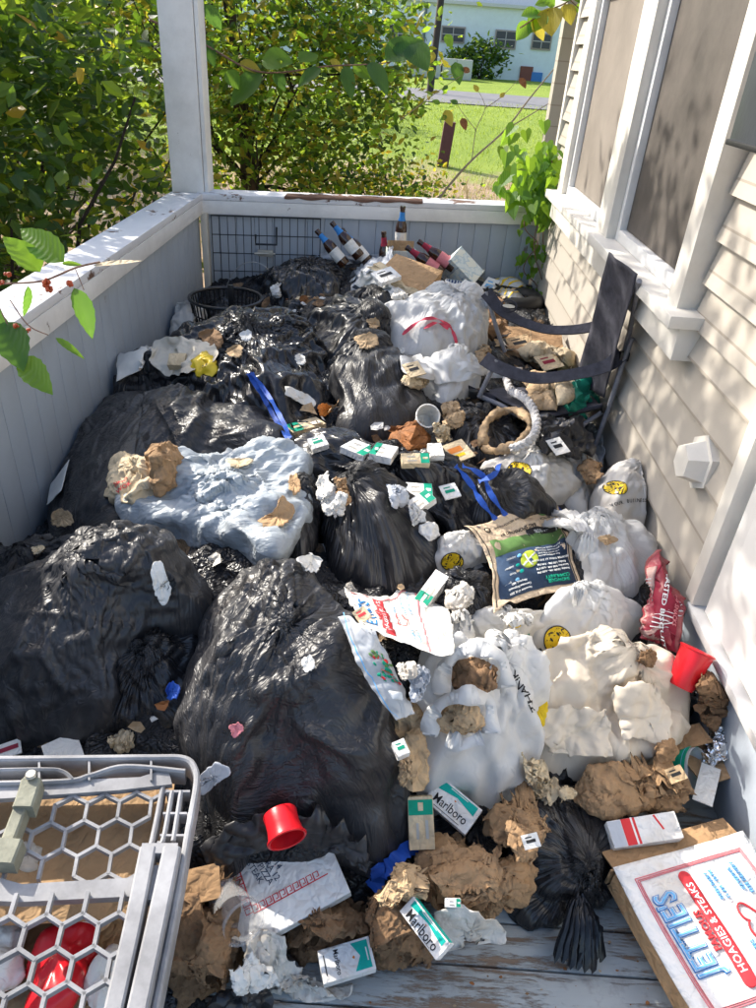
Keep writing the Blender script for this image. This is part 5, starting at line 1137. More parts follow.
bag('black_bag', 'dark bag under the brown paper and the green cigarette cartons', 'bin bag', [(395, 835), (430, 812), (480, 805), (530, 800), (545, 830), (525, 870), (470, 890), (420, 890), (400, 870)], .09, M['blk'], seed=35, R=34, C=120, group=BAG, ex=.18, dz=-.05)
bag('black_bag', 'black bag knotted at its lower end lying on the floorboards', 'bin bag', [(525, 800), (560, 780), (598, 800), (616, 835), (614, 868), (600, 895), (580, 918), (548, 928), (518, 915), (508, 880), (512, 840)], .13, M['blk2'], knot=(576, 908), dz=-.03, seed=36, R=46, C=170, group=BAG, ex=.22, key='B10', foldamt=1)
bag('black_bag', 'small crumpled black bag by the aluminium foil on the right', 'bin bag', [(655, 690), (680, 678), (708, 690), (714, 715), (700, 738), (672, 745), (658, 720)], .10, M['blk2'], seed=37, R=30, C=110, group=BAG, ex=.25, delta=.025)
bag('black_bag', 'rumpled black bag in the left wall gap beside the foam tray', 'bin bag', [(118, 372), (150, 360), (175, 372), (190, 395), (150, 402), (110, 400)], .12, M['blk'], seed=38, R=30, C=100, group=BAG, ex=.15)
bag('black_bag', 'crumpled black sack end between the blue sheet and the round black bag', 'bin bag', [(285, 470), (310, 465), (322, 495), (318, 540), (300, 560), (282, 530)], .10, M['blk'], seed=39, R=30, C=100, group=BAG, ex=.2)
def mpath(pts, lift=.006, n=5):
    q = [march(*p)+np.array([0, 0, lift]) for p in pts]; return smoothpath(q, n)
def strip(name, pts, w, mat, parent, lift=.006, twist=.8):
    q = mpath(pts, lift); MB().ribbon(q, w, (0, -.5, 1), .0012, 0, twist).obj(name, mat, parent)
B1 = ITEMS['B1'][0]
for k, pts in enumerate(([(250, 376), (262, 396), (274, 420), (288, 442)], [(252, 378), (268, 400), (282, 425), (290, 444)], [(248, 380), (256, 392), (268, 412)])): strip('tie_strip', pts, .016, M['tie_b'], B1, .012+.006*k)
B9b = ITEMS['B9b'][0]
for pts in ([(462, 470), (482, 480), (490, 498), (505, 520)], [(455, 470), (470, 488), (480, 505), (495, 524)], [(478, 486), (494, 478), (500, 462)]): strip('tie_strip', pts, .017, M['tie_b'], B9b, .014)
B4 = ITEMS['B4'][0]
strip('tie_strip', [(372, 890), (380, 878), (392, 866), (408, 852), (420, 848)], .032, M['tie_b'], B4, .01); strip('tie_strip', [(374, 892), (378, 880), (376, 868)], .03, M['tie_b'], B4, .012)
MB().ribbon(mpath([(560, 512), (568, 528), (562, 540)], .01), .02, (0, -.5, 1), .001, 0, .5).obj('blue_tie', M['tie_b'], label='short end of blue plastic tie poking out behind the advert sheet', cat='tie')
# tuft of the knotted bag
def frill(parent, name, root, tips, w, mat, seed=0, lift=.015):
    g = np.random.default_rng(seed); b = MB(); a = march(*root)+[0, 0, lift]
    for t_ in tips:
        e = march(*t_)+[0, 0, lift*.8]; n = 12; s = np.linspace(0, 1, n)[:, None]; P_ = a+(e-a)*s+np.c_[0*s, 0*s, .02*np.sin(s*3.1)]; P_ += np.cumsum(g.normal(size=(n, 3))*.0012, 0)
        u = np.cross(e-a, [0, 0, 1]); u /= np.linalg.norm(u); m = 13; V = []
        for i in range(n):
            ww = w*(.25+.75*float(s[i, 0])**.7)
            for j in range(m):
                q = (j/(m-1)-.5); V.append(P_[i]+u*ww*q+np.array([0, 0, .010*math.sin(j*2.1+seed)*float(s[i, 0]**.5+.3)+.004*g.normal()]))
        b.add(V, [(i*m+j, i*m+j+1, (i+1)*m+j+1, (i+1)*m+j) for i in range(n-1) for j in range(m-1)])
    return b.obj(name, mat, parent, smooth=True)
frill(ITEMS['B10'][0], 'gathered_neck', (576, 905), [(566, 972), (588, 968), (577, 975)], .055, M['blk2'], 2, .03)
# torn holes with contents showing
def scrap(label, poly, mat, h=.012, cat='scrap', name='torn_scrap', f=20, amt=.004, seed=5, **k): return patch(name, label, cat, poly, mat, up=.0035+h*.15, seed=seed, curl=.003+h*.2)
scrap('white paper showing through the torn hole of the huge lower left bag', [(152, 566), (160, 560), (166, 575), (172, 590), (170, 602), (162, 604), (154, 590)], M['wpap'], seed=6)
scrap('dark gap beside the white torn patch of the huge lower left bag', [(168, 580), (174, 578), (176, 588), (170, 594)], M['rubber'], .008)  # flat black piece laid on the film as the hole's shade
scrap('jagged white rip patch on the right side of the big tied bag', [(284, 388), (296, 390), (312, 398), (316, 406), (308, 408), (294, 400), (286, 396)], M['wpap'], seed=8)
scrap('small white rip on the upper right of the big tied bag', [(295, 357), (303, 355), (305, 364), (298, 365)], M['wpap'], seed=9)
scrap('brown paper showing through the top of the big tied bag', [(226, 350), (236, 345), (243, 350), (240, 358), (230, 357)], M['tan'], seed=10)
scrap('pale shiny patch of plastic at the crown of the big tied bag', [(240, 333), (250, 330), (252, 340), (243, 341)], M['clear'], .01)
scrap('dead brown leafy rag on the back of the big tied bag', [(198, 332), (214, 328), (223, 340), (220, 350), (206, 346)], M['brown2'], .03, amt=.01)
scrap('white disc of paper in the small tear of the biggest bag', [(302, 660), (312, 656), (315, 668), (306, 673)], M['wpap'], .006)
scrap('reddish label scrap stuck on the biggest bag', [(229, 726), (238, 722), (244, 730), (236, 737)], M['ink_pink'], .006)
scrap('blue and white printed scrap showing low on the biggest bag', [(206, 768), (222, 762), (230, 772), (220, 780), (205, 794), (200, 782)], M['pale'], .008)
scrap('white paper corner poking from under the round black bag', [(296, 562), (310, 556), (320, 560), (316, 574), (304, 572)], M['wpap'], .02)
scrap('brown lump of food paper at the foot of the long bag by the wall', [(52, 512), (62, 510), (74, 516), (72, 526), (56, 526)], M['tan'], .03, amt=.01)
scrap('small tan paper corner at the wall above the slumped bag', [(32, 548), (40, 546), (46, 551), (34, 554)], M['cream'], .006)
scrap('round tan paper scrap in the folds of the torn knotted bag', [(366, 320), (376, 318), (380, 326), (372, 330)], M['tan'], .01)
scrap('brown torn paper at the base of the small knotted bag', [(355, 338), (372, 334), (378, 346), (362, 350)], M['tan'], .02)
scrap('orange-brown litter lump by the foot of the round matt bag', [(318, 406), (328, 404), (330, 412), (320, 416)], M['ink_orange'], .012, amt=.004)
scrap('teal and white packet corner showing under the torn left bag', [(167, 684), (176, 682), (181, 690), (176, 700), (168, 697)], M['tie_b'], .006)
# foam tray, cloth, yellow packet against left wall
sheet('foam_tray', 'white foam clamshell half standing against the left wall', 'tray', [[(118, 385), (122, 358)], [(122, 358), (148, 350)], [(148, 350), (140, 372)], [(140, 372), (118, 385)]], M['styro'], .0, 14, 14, thick=.004, lift=.02)
wad('foam_cup', 'squashed white foam cup beside the clamshell by the left wall', 'cup', [(136, 352), (146, 347), (151, 356), (146, 368), (137, 368)], .05, M['styro'], 10, .004, R=16, C=30)
sheet('cloth', 'cream cloth draped over the left shoulder of the big tied bag', 'cloth', [[(152, 352), (165, 340), (190, 340), (212, 345)], [(212, 345), (218, 360), (205, 368)], [(205, 368), (180, 378), (168, 378)], [(168, 378), (152, 366), (152, 352)]], M['cloth'], .09, 40, 46, amp=.01, seed=40)
q = Rig([(168, 354), (186, 352), (184, 366), (168, 364)], None, .03, tilt=(-.1, -.6), lift=.02); q.body(); q.b.obj('small_box', M['cream'], label='small cream cardboard box on the cream cloth', cat='box')
wad('snack_packet', 'bright yellow crumpled snack packet on the cream cloth', 'packet', [(194, 358), (204, 354), (217, 362), (214, 376), (198, 376), (192, 368)], .03, M['yell'], 18, .008, seed=4, R=18, C=40, key='yp')
print_on('yp', [(*text2d('77', .6, .03), M['ink_black'])], (204, 366), (214, 366), .04)
sheet('paper_tray', 'curved white tray edge leaning on the left wall beside the long bag', 'tray', [[(48, 507), (52, 485)], [(52, 485), (70, 460)], [(70, 460), (62, 492)], [(62, 492), (48, 507)]], M['styro'], .0, 12, 12, thick=.002)
# light blue sheet in the middle-left
bag('blue_plastic_sack', 'light blue plastic sack torn open at its right side', 'plastic sack', [(128, 515), (142, 495), (168, 470), (205, 458), (250, 457), (304, 463), (304, 490), (310, 512), (300, 542), (272, 560), (225, 546), (180, 530), (140, 526)], .09, M['blue'], knot=(225, 505), seed=41, R=54, C=180, ex=.10, pw=3, lumps=.045, lf=4.5, fold=((140, 500), (300, 470)), crease=.009, ncr=3000, jit=.5, fine=.08, dz=-.03, key='blue')
scrap('orange-brown cardboard showing through the torn right side of the blue sack', [(258, 522), (272, 512), (280, 498), (288, 502), (294, 515), (284, 528), (266, 532)], M['card'], .012)
scrap('brown cardboard edge at the upper right corner of the blue sack', [(288, 478), (298, 476), (300, 490), (292, 496)], M['card'], .012)
scrap('bitten cream paper along the top edge of the blue sack', [(226, 462), (240, 459), (254, 462), (244, 468), (232, 468)], M['cream'], .01)
wad('paper_food_bag', 'small cream paper bag with red lettering left of the blue sack', 'paper bag', [(111, 480), (122, 468), (148, 474), (158, 490), (146, 502), (120, 506)], .09, M['cream'], 9, .014, key='pfb', seed=9)
print_on('pfb', [(*xf(*text2d('SINO', .34, .02), 1, 0, (0, .2)), M['ink_red']), (*xf(*text2d('WOK', .34, .02), 1, 0, (0, -.2)), M['ink_red'])], (122, 484), (130, 478), .05)
wad('brown_paper', 'crushed brown paper bag standing above the left end of the blue sack', 'paper bag', [(149, 465), (160, 456), (178, 458), (180, 472), (160, 488), (150, 480)], .10, M['brown'], 12, .018, seed=13)
# ---- white bags ----
WB = 'white plastic bags'
bag('white_bag', 'full white bag tied with a pink-red drawstring near the far end', 'plastic bag', [(380, 335), (390, 312), (415, 300), (452, 300), (480, 314), (486, 338), (476, 358), (440, 362), (405, 356)], .20, M['wht'], knot=(450, 330), seed=51, R=46, C=170, group=WB, ex=.15, key='W1', foldamt=1, dent=.1, dz=-.06)
for pts in ([(450, 330), (436, 322), (420, 324), (402, 338)], [(450, 330), (455, 342), (458, 360)], [(448, 332), (436, 326), (424, 332)]): strip('tie_strip', pts, .014, M['tie_r'], ITEMS['W1'][0], .014)
wad('paper_packet', 'cream paper carton corner below the red-tied bag', 'carton', [(402, 380), (412, 372), (428, 376), (424, 388), (408, 390)], .05, M['cream'], 8, .006)
bag('white_bag', 'white bag hanging over the chair corner below the red-tied bag', 'plastic bag', [(420, 395), (430, 378), (450, 365), (475, 366), (478, 385), (466, 408), (450, 419), (430, 412)], .15, M['wht'], seed=52, R=36, C=130, group=WB, ex=.15, key='W2', knot=(455, 370), foldamt=1)
sheet('white_bag', 'torn white film stretched from the red-tied bag toward the chair', 'plastic bag', [[(400, 360), (430, 362), (470, 364), (520, 368)], [(520, 368), (518, 378)], [(518, 378), (478, 380), (440, 385), (405, 376)], [(405, 376), (400, 360)]], M['wht'], .15, 22, 60, group=WB, seed=53, amp=.01)
bag('white_bag', 'clear whitish bag standing behind the chair leg near the house wall', 'plastic bag', [(580, 462), (590, 448), (604, 440), (622, 446), (620, 470), (610, 488), (588, 484)], .16, M['clear'], seed=54, R=30, C=110, group=WB, ex=.16)
bag('white_bag', 'dirty cream bag slumped under the chair beside the ring of brown paper', 'plastic bag', [(540, 450), (570, 448), (595, 468), (600, 500), (585, 520), (556, 505), (540, 480)], .12, M['wht2'], seed=55, R=32, C=110, group=WB, ex=.14)
SM = lambda x, y, r: [(*disc2d(x, y, r), M['ink_black']), (*disc2d(x, y, r*.92), M['ink_yellow']), (*disc2d(x-r*.3, y+r*.28, r*.08, 12, r*.17), M['ink_black']), (*disc2d(x+r*.3, y+r*.28, r*.08, 12, r*.17), M['ink_black']), (*line2d([(x+r*.58*math.sin(a), y-r*.58*math.cos(a)+r*.08) for a in np.linspace(-1.15, 1.15, 16)], r*.07), M['ink_black'])]
bag('white_bag', 'stained cream bag printed with a yellow smiley above the advert sheet', 'plastic bag', [(478, 470), (492, 455), (520, 450), (545, 458), (572, 488), (565, 505), (545, 516), (515, 512), (490, 498)], .12, M['wht2'], seed=56, R=42, C=150, group=WB, ex=.12, key='W3', foldamt=1, delta=.016)
print_on('W3', [(*m[:2], m[2]) for m in SM(0, 0, .5)]+[(*xf(*text2d('FROM', .3, .01), 1, 0, (-.1, -.85)), M['ink_black']), (*xf(*text2d('FOR', .3, .01), 1, 0, (-1.1, .05)), M['ink_black'])], (519, 472), (532, 470), .075)
bag('white_bag', 'round white bag lettered FOR YOUR BUSINESS against the house wall', 'plastic bag', [(588, 512), (590, 494), (604, 482), (635, 478), (657, 490), (666, 512), (660, 536), (630, 545), (600, 540)], .19, M['wht2'], seed=57, group=WB, ex=.05, key='W4', lumps=.012, crease=.003, dz=-.02, fine=.03)
bs = [(*m[:2], m[2]) for m in SM(0, 1.0, .62)]
for k, ch in enumerate('FOR YOUR BUSINESS'):
    a = (k-8)*.155; bs.append((*xf(*text2d(ch, .34, .012), 1, -a*.35, (2.35*math.sin(a*.72), -.15-.5*(1-math.cos(a*.7)))), M['ink_black']))
print_on('W4', bs, (624, 500), (648, 502), .044, up=.0025, step=.006)
bag('white_bag', 'bulging white bag with knotted handles right of the advert sheet', 'plastic bag', [(562, 548), (580, 538), (610, 534), (645, 540), (661, 556), (655, 575), (635, 598), (600, 603), (580, 592), (575, 570)], .14, M['wht'], seed=58, R=46, C=170, group=WB, ex=.12, key='W5', knot=(585, 540), foldamt=1)
def handles(key, root, tips, w=.05, seed=0, mat='wht', name='knotted_handles'): frill(ITEMS[key][0], name, root, tips, w, M[mat], seed, .02)
handles('W5', (586, 540), [(545, 528), (560, 518), (582, 562)], .05, 3)
scrap('brown food wrapper showing through a slit in the bulging white bag', [(597, 540), (608, 535), (618, 540), (606, 545)], M['tan'], .006)
bag('white_bag', 'white bag printed with a yellow smiley, its knot toward the advert sheet', 'plastic bag', [(527, 640), (545, 625), (562, 606), (600, 600), (632, 606), (643, 630), (628, 650), (600, 660), (562, 655), (535, 655)], .14, M['wht'], seed=59, R=44, C=160, group=WB, ex=.13, key='W6', knot=(575, 612), foldamt=1)
handles('W6', (575, 612), [(580, 592), (566, 598)], .04, 5)
print_on('W6', SM(0, 0, .5), (557, 640), (566, 632), .068)
scrap('dark slit showing litter in the smiley bag under the bulging bag', [(586, 638), (596, 642), (598, 650), (588, 650)], M['brown2'], .006)
bag('white_bag', 'twisted cream bag with a yellow corner left of the advert sheet', 'plastic bag', [(432, 560), (438, 545), (455, 538), (482, 545), (492, 562), (480, 572), (455, 574), (438, 570)], .09, M['wht2'], seed=60, R=34, C=120, group=WB, ex=.16, key='W9', foldamt=1)
print_on('W9', [(*disc2d(0, 0, .5, 16, .4), M['ink_black']), (*disc2d(0, 0, .46, 16, .36), M['ink_yellow'])], (452, 562), (462, 564), .06)
bag('white_bag', 'flattened white bag with green print below the advert sheet', 'plastic bag', [(462, 640), (480, 625), (510, 618), (545, 612), (550, 628), (520, 648), (490, 655), (468, 652)], .09, M['wht2'], seed=61, R=34, C=120, group=WB, ex=.14, key='W10')
print_on('W10', [(*disc2d(.6, .5, .45, 16, .3), M['ink_yellow']), (*rect2d(-1.6, -.6, 1.2, -.2), M['ink_green'])], (508, 636), (520, 632), .05)
wad('tissue', 'dirty balled white tissue beside the low black bag', 'tissue', [(446, 592), (462, 584), (474, 592), (470, 608), (456, 618), (448, 608)], .05, M['tissue'], 14, .014, seed=6)
wad('tissue', 'pale crumpled wrapper at the right of the folded printed bag', 'wrapper', [(448, 622), (468, 622), (472, 640), (462, 655), (450, 648)], .06, M['wht2'], 12, .016, seed=7)
# loose advert bag
u_ = lambda x, y, w, h: rect2d(x, y, x+w, y+h)
sheet('advert_bag', 'flat brown paper sheet printed with a green and navy advert, upside down', 'paper bag', [[(461, 534), (500, 523), (553, 514)], [(553, 514), (562, 535), (568, 562), (580, 592)], [(580, 592), (545, 598), (520, 605), (490, 620)], [(490, 620), (487, 585), (484, 562), (461, 534)]], M['news'], .012, 60, 56, seed=70, amp=.003, freq=6, key='ad', bend=.9, stiff=1, lift=.012)
mk = [(*line2d([(.04, .03), (.04, .97)], .008), M['ink_black']), (*line2d([(.965, .03), (.965, .97)], .008), M['ink_black']), (*u_(.10, .26, .85, .165), M['ink_lgreen']), (*u_(.09, .425, .86, .50), M['ink_navy']), (*u_(.56, .22, .36, .075), M['ink_black'])]
def T(s, x, y, h, m, b=.01, sx=.9): V, F = text2d(s, h, b); V = V*[sx, 1]; return (np.c_[x-V[:, 0], y+V[:, 1]], [tuple(reversed(f)) for f in F], m)   # upside-down print
mk += [T('BAG SPONSORED BY', .48, .20, .045, M['ink_black']), T('EVENTS & OUTREACH', .73, .255, .038, M['ink_white']), (*disc2d(.20, .10, .035), M['ink_black']), (*disc2d(.20, .10, .022), M['news']), (*disc2d(.80, .09, .045, 20, .03), M['ink_lgreen']), T('RECYCLE', .80, .145, .03, M['ink_black']), (np.array([(.1, .06), (.16, .06), (.13, .02)]), [(0, 1, 2)], M['ink_navy']),
  T('PLEASE RECYCLE THIS BAG', .42, .10, .025, M['ink_black']), (*disc2d(.50, .56, .105, 30, .10), M['ink_lime']), (*line2d([(.42, .62), (.58, .50)], .022), M['ink_white']), (*line2d([(.45, .49), (.53, .64)], .022), M['ink_white'])]
for k, (s, y, h) in enumerate((('Find care options, local services', .46, .026), ('and community resources for', .49, .026), ('every member of the family', .52, .026), ('Free parking and admission', .55, .026), ('REGISTER TODAY AT THE DOOR', .60, .032), ('Friday 1:00 PM - 8:00 PM', .655, .036), ('Saturday 9:00 AM - 6:00 PM', .70, .036), ('Sunday 10:00 AM - 4:00 PM', .745, .036))): mk.append(T(s, .74, y, h, M['ink_white'], .004))
for (x, y, s, m) in ((.33, .50, 'LIVE MUSIC', 'ink_white'), (.30, .60, 'GARDENS', 'ink_white'), (.33, .68, 'FOOD', 'ink_white'), (.26, .76, 'TOURS', 'ink_white')): mk += [T(s, x-.06, y, .028, M[m]), (*disc2d(x+.05, y, .026, 16, .02), M['ink_lblue' if y < .55 or y > .7 else 'ink_teal'])]
mk += [T('COMMUNITY', .76, .82, .055, M['ink_green'], .03, .8), T('SHOWCASE', .76, .87, .055, M['ink_green'], .03, .8), T('Maryland, MD', .33, .79, .036, M['ink_white'], .012), T('Convention Fairgrounds', .33, .84, .036, M['ink_white'], .012, .75), T('November 17-19, 2021', .33, .89, .036, M['ink_white'], .012, .75)]
print_uv('ad', mk, step=.03)
# ---------- cigarette packs ----------
PK = 'green and white cigarette packs'
def pack(quad, label, size=(.0872, .055), t=.023, tilt=(0, 0), face='side', lift=.012, surf=None, n=None, z=None, name='cigarette_pack', flip=1):
    "quad starts at the pack's top-left corner as its print is read sideways; u runs from foot to lid"
    q = Rig(quad, None, t, tilt, lift, surf, z, n); q.body(0, .0012); W, Hh = q.w, q.h
    cl = .47
    # chevron of green, white below
    q.mark((np.array([(W*.12, -Hh*.42), (W*.44, -Hh*.42), (W*.44, Hh*.42), (W*.12, Hh*.42), (W*.26, 0)]), [(0, 1, 4), (1, 2, 4), (2, 3, 4)]), 1, 0)
    q.mark(rect2d(W*.38, -Hh*.20, W*.405, Hh*.20), 0, 1)
    q.mark((np.array([(W*.14, -.003), (W*.16, 0), (W*.14, .003), (W*.10, 0)]), [(0, 1, 2, 3)]), 3, 2)
    V, F = text2d('Marlboro', Hh*.20, .004); V, F = xf(V*[1, 1.25], F, 1, -math.pi/2*flip, (-W*.18, 0)); q.mark((V, F), 2, 1)
    q.mark(rect2d(-W*.42, -Hh*.3, -W*.40, Hh*.3), 2, 1)
    q.b.add([q.P(W*.24, -Hh*.5-.0004, -.002), q.P(W*.242, -Hh*.5-.0004, -.002), q.P(W*.242, -Hh*.5-.0004, -t*.9), q.P(W*.24, -Hh*.5-.0004, -t*.9)], [(0, 1, 2, 3)], 2)
    q.b.add([q.P(W*.5+.0004, -Hh*.5+.003, -.003), q.P(W*.5+.0004, Hh*.5-.003, -.003), q.P(W*.5+.0004, Hh*.5-.003, -t+.003), q.P(W*.5+.0004, -Hh*.5+.003, -t+.003)], [(0, 1, 2, 3)], 1)
    q.splat(); o = q.b.obj(name, [M['wcard'], M['ink_teal'], M['ink_black'], M['ink_orange']], smooth=False, label=label, cat='cigarette pack', group=PK); return o
def gpack(quad, label, **k):
    q = Rig(quad, None, .022, k.pop('tilt', (0, 0)), k.pop('lift', .012), n=k.pop('n', None)); q.body(0, .0012); W, Hh = q.w, q.h
    g0, g1 = k.pop('band', (.18, .5)); q.mark(rect2d(W*g0, -Hh*.5+.001, W*g1-.001, Hh*.5-.001), 1, 0); q.mark(rect2d(W*(g0+.08), -Hh*.1, W*(g1-.06), Hh*.1), 0, 1)
    q.mark(rect2d(-W*.3, -Hh*.28, W*.05, -Hh*.16), 2, 0); q.mark(rect2d(-W*.3, Hh*.1, W*.0, Hh*.2), 2, 0)
    q.splat(); return q.b.obj('cigarette_pack', [k.get('mat', M['wcard']), M['ink_green'], M['bone']], smooth=False, label=label, cat='cigarette pack', group=PK)
gpack([(349, 436), (372, 446), (369, 458), (346, 449)], 'green and white pack leftmost in the row before the round matt bag')
gpack([(374, 441), (396, 447), (394, 458), (372, 455)], 'green and white pack second from the left in the row on the crumpled black bag', band=(-.5, -.2))
gpack([(401, 453), (429, 453), (430, 463), (402, 464)], 'slim cream pack with a green end, rightmost in the row on the crumpled black bag', mat=M['cream'], tilt=(0, -.4))
gpack([(407, 482), (434, 484), (431, 496), (405, 495)], 'white and green pack half buried above the tilted green pack')
gpack([(405, 503), (427, 488), (435, 499), (414, 514)], 'tilted green-ended pack beside the blue tie', tilt=(-.2, -.4))
gpack([(412, 600), (436, 570), (449, 576), (427, 608)], 'long white and green pack wedged against the smooth round bag', tilt=(-.3, -.5), band=(-.5, -.15), lift=.03)
gpack([(286, 424), (320, 416), (322, 424), (290, 434)], 'pale pack with a green label by the foot of the long blue tie', mat=M['cream'], band=(-.45, -.1))
q = Rig([(441, 447), (464, 437), (473, 457), (450, 464)], None, .004, (0, -.3), .02); q.body(0, 0); q.mark(rect2d(-q.w*.3, -q.h*.05, q.w*.25, q.h*.22), 1, 0); q.mark(rect2d(-q.w*.3, -q.h*.3, q.w*.2, -q.h*.15), 2, 0); q.b.obj('coupon_card', [M['cream'], M['ink_orange'], M['ink_yellow']], label='cream card with orange print beside the dead leaf and cup', cat='card')
q = Rig([(428, 443), (440, 443), (446, 455), (430, 456)], None, .02, (0, -.2), .01); q.body(); q.b.obj('small_box', M['wpap'], label='small grey-white box below the paper cup', cat='box')
wad('dead_leaf', 'curled rust-coloured dead leaf between the packs and the cup', 'dead leaf', [(394, 440), (402, 430), (416, 424), (422, 434), (420, 448), (406, 452)], .05, M['leafbr'], 20, .014, R=18, C=40)
def cup(rim, base_px, r, label, mat, z=None, name='cup', lipm=None, axis=None, h=.1, c3=None, cat='cup', taper=.72):
    c = march(*rim)+[0, 0, .035] if c3 is None else np.array(c3); a = np.asarray(axis, float); a /= np.linalg.norm(a); x = np.cross(a, [0, .3, 1]); x /= np.linalg.norm(x); R = np.stack([x, np.cross(a, x), a], 1)
    rt = empty(name, c-a*h, label, cat); b = MB(); t = taper
    prof = [(r*t*.1, -h), (r*t, -h), (r*(t+.05), -h*.93), (r*.86, -h*.5), (r*.93, -h*.2), (r*.97, -.004)]; inner = [(r*.955, -.004), (r*.84, -h*.5), (r*t*.96, -h*.96), (r*.05, -h*.95)]
    b.lathe(prof, 32, 0, R, c, cap=False); b.lathe(inner, 32, 0, R, c, cap=False); b.obj('wall', mat, rt)
    MB().tube([c+R@np.array([r*.975*math.cos(q), r*.975*math.sin(q), -.002]) for q in np.linspace(0, 2*math.pi, 41)], .0028, 6, cap=False).obj('rim', lipm or mat, rt)
    g = np.array([c+R@np.array([r*math.cos(q), r*math.sin(q), -hh]) for q in np.linspace(0, 6.28, 24) for hh in (0, h*.5, h)]); splat(g); return rt
cup((427, 426), None, .037, 'grey paper cup lying with its mouth toward the camera', M['wpap'], axis=(.1, -.75, .65), h=.085)
wad('brown_paper', 'crushed brown printed bag to the right of the paper cup', 'paper bag', [(440, 408), (452, 403), (464, 412), (462, 430), (450, 432)], .05, M['tan'], 14, .014, seed=19)
# ---------- camping chair ----------
ch = empty('camping_chair', (.5, 2.6, .2), 'folding camping chair in dark grey fabric facing left under the window', 'chair')
Y = onY
BT0, BT1 = onX(610, 252, .70), onX(637, 274, .72); 
BB0, BB1 = Y(576, 382, 2.72), Y(604, 398, 2.44)
def panel(pts4, R, C, sag, name, mat, parent, th=.003, seed=0):
    a, b_, c, d = [np.array(p) for p in pts4]; u = np.linspace(0, 1, C)[None, :, None]; v = np.linspace(0, 1, R)[:, None, None]
    G = (1-v)*((1-u)*a+u*b_)+v*((1-u)*d+u*c); n = np.cross(b_-a, d-a); n /= np.linalg.norm(n)
    s = np.sin(np.pi*u)[..., 0]*np.sin(np.pi*np.clip(v, .0, 1))[..., 0]**.5*sag; s = s+.006*fbm(G*[1, 1, .4], 12, seed, 3); G = G+n*s[..., None]; V = G.reshape(-1, 3)
    if name == 'seat': splat(upgrid(G, 4, False).reshape(-1, 3))
    o = mkobj(name, V, gridfaces(R, C, False), mat, parent, None, True); md = o.modifiers.new('t', 'SOLIDIFY'); md.thickness = th; return o, G
panel([BT0, BT1, BB1, BB0], 26, 14, .03, 'backrest', M['fab'], ch, seed=2)
SF0, SF1 = Y(470, 386, 2.62), Y(545, 412, 2.22)   # front edge of the seat
panel([Y(478, 390, 2.62), Y(576, 384, 2.72), Y(604, 408, 2.44), Y(538, 420, 2.26)], 16, 20, -.02, 'seat', M['fab'], ch, seed=4)
def armstrap(pts, w, name, nrm, sag=.012):
    pp = smoothpath(pts, 8); b = MB(); k = len(pp); ww = w*(1-.25*np.sin(np.linspace(0, np.pi, k))); b.ribbon(pp, ww, nrm, .006); return b.obj(name, M['fab'], ch)
armstrap([Y(486, 292, 3.02), Y(505, 313, 2.98), Y(540, 328, 2.92), Y(570, 330, 2.86), Y(597, 326, 2.78)], .055, 'armrest', (-.35, -.5, .8))
armstrap([Y(484, 358, 2.50), Y(500, 368, 2.47), Y(535, 378, 2.44), Y(575, 374, 2.42), Y(606, 366, 2.41), Y(622, 354, 2.41)], .055, 'armrest', (-.3, -.7, .65))
ph = Y(509, 307, 2.955); b = MB(); b.tube([ph+np.array([.033*math.cos(a), .012+.010*math.sin(a), .022*math.sin(a)]) for a in np.linspace(0, 2*math.pi, 25)], .003, 6, cap=False); b.obj('cup_holder_ring', M['fab'], ch)
b = MB(); nr = np.array([-.35, -.5, .8]); nr /= np.linalg.norm(nr)
b.lathe([(.001, .0), (.026, .0)], 24, 0, None, ph+nr*.006, cap=False); b.obj('cup_net', M['bone'], ch)
tb = lambda name, pts, r=.009, m='tube': MB().tube(pts, r, 10).obj(name, M[m], ch)
tb('leg', [Y(632, 338, 2.40), Y(624, 360, 2.40), Y(608, 410, 2.40), Y(586, 470, 2.38)]); tb('leg', [Y(602, 412, 2.42), Y(560, 440, 2.30), Y(541, 452, 2.22)], .0085); tb('leg', [Y(588, 420, 2.6), Y(582, 462, 2.6)]); tb('leg', [Y(497, 360, 2.49), Y(488, 378, 2.49), Y(479, 397, 2.48)]); tb('leg', [Y(486, 292, 3.02), Y(497, 330, 3.0), Y(505, 352, 2.98)])
tb('crossbar', [Y(472, 393, 2.52), Y(500, 405, 2.45), Y(530, 422, 2.36)], .0095); tb('crossbar', [Y(536, 421, 2.34), Y(570, 414, 2.37), Y(604, 405, 2.42)], .009, 'fab'); tb('crossbar', [Y(482, 402, 2.5), Y(510, 428, 2.48), Y(545, 462, 2.45)], .008)
tb('back_post', [BT1+[.012, 0, -.02], Y(630, 330, 2.42), Y(612, 400, 2.42)], .0085); tb('back_post', [BT0+[.012, 0, -.02], Y(583, 372, 2.74)], .0085)
for p_ in (Y(473, 394, 2.5), Y(606, 408, 2.41), Y(624, 356, 2.41), Y(540, 452, 2.22)): MB().box(p_, (.034, .026, .034), None, 0, .006).obj('joint', M['bplast'], ch)
MB().hexa([Y(468, 388, 2.54), Y(494, 400, 2.48), Y(508, 418, 2.44), Y(480, 408, 2.5)], [Y(468, 388, 2.54)+np.array([0, 0, .012]), Y(494, 400, 2.48)+np.array([0, 0, .012]), Y(508, 418, 2.44)+np.array([0, 0, .012]), Y(480, 408, 2.5)+np.array([0, 0, .012])]).obj('seat_corner', M['fab'], ch)
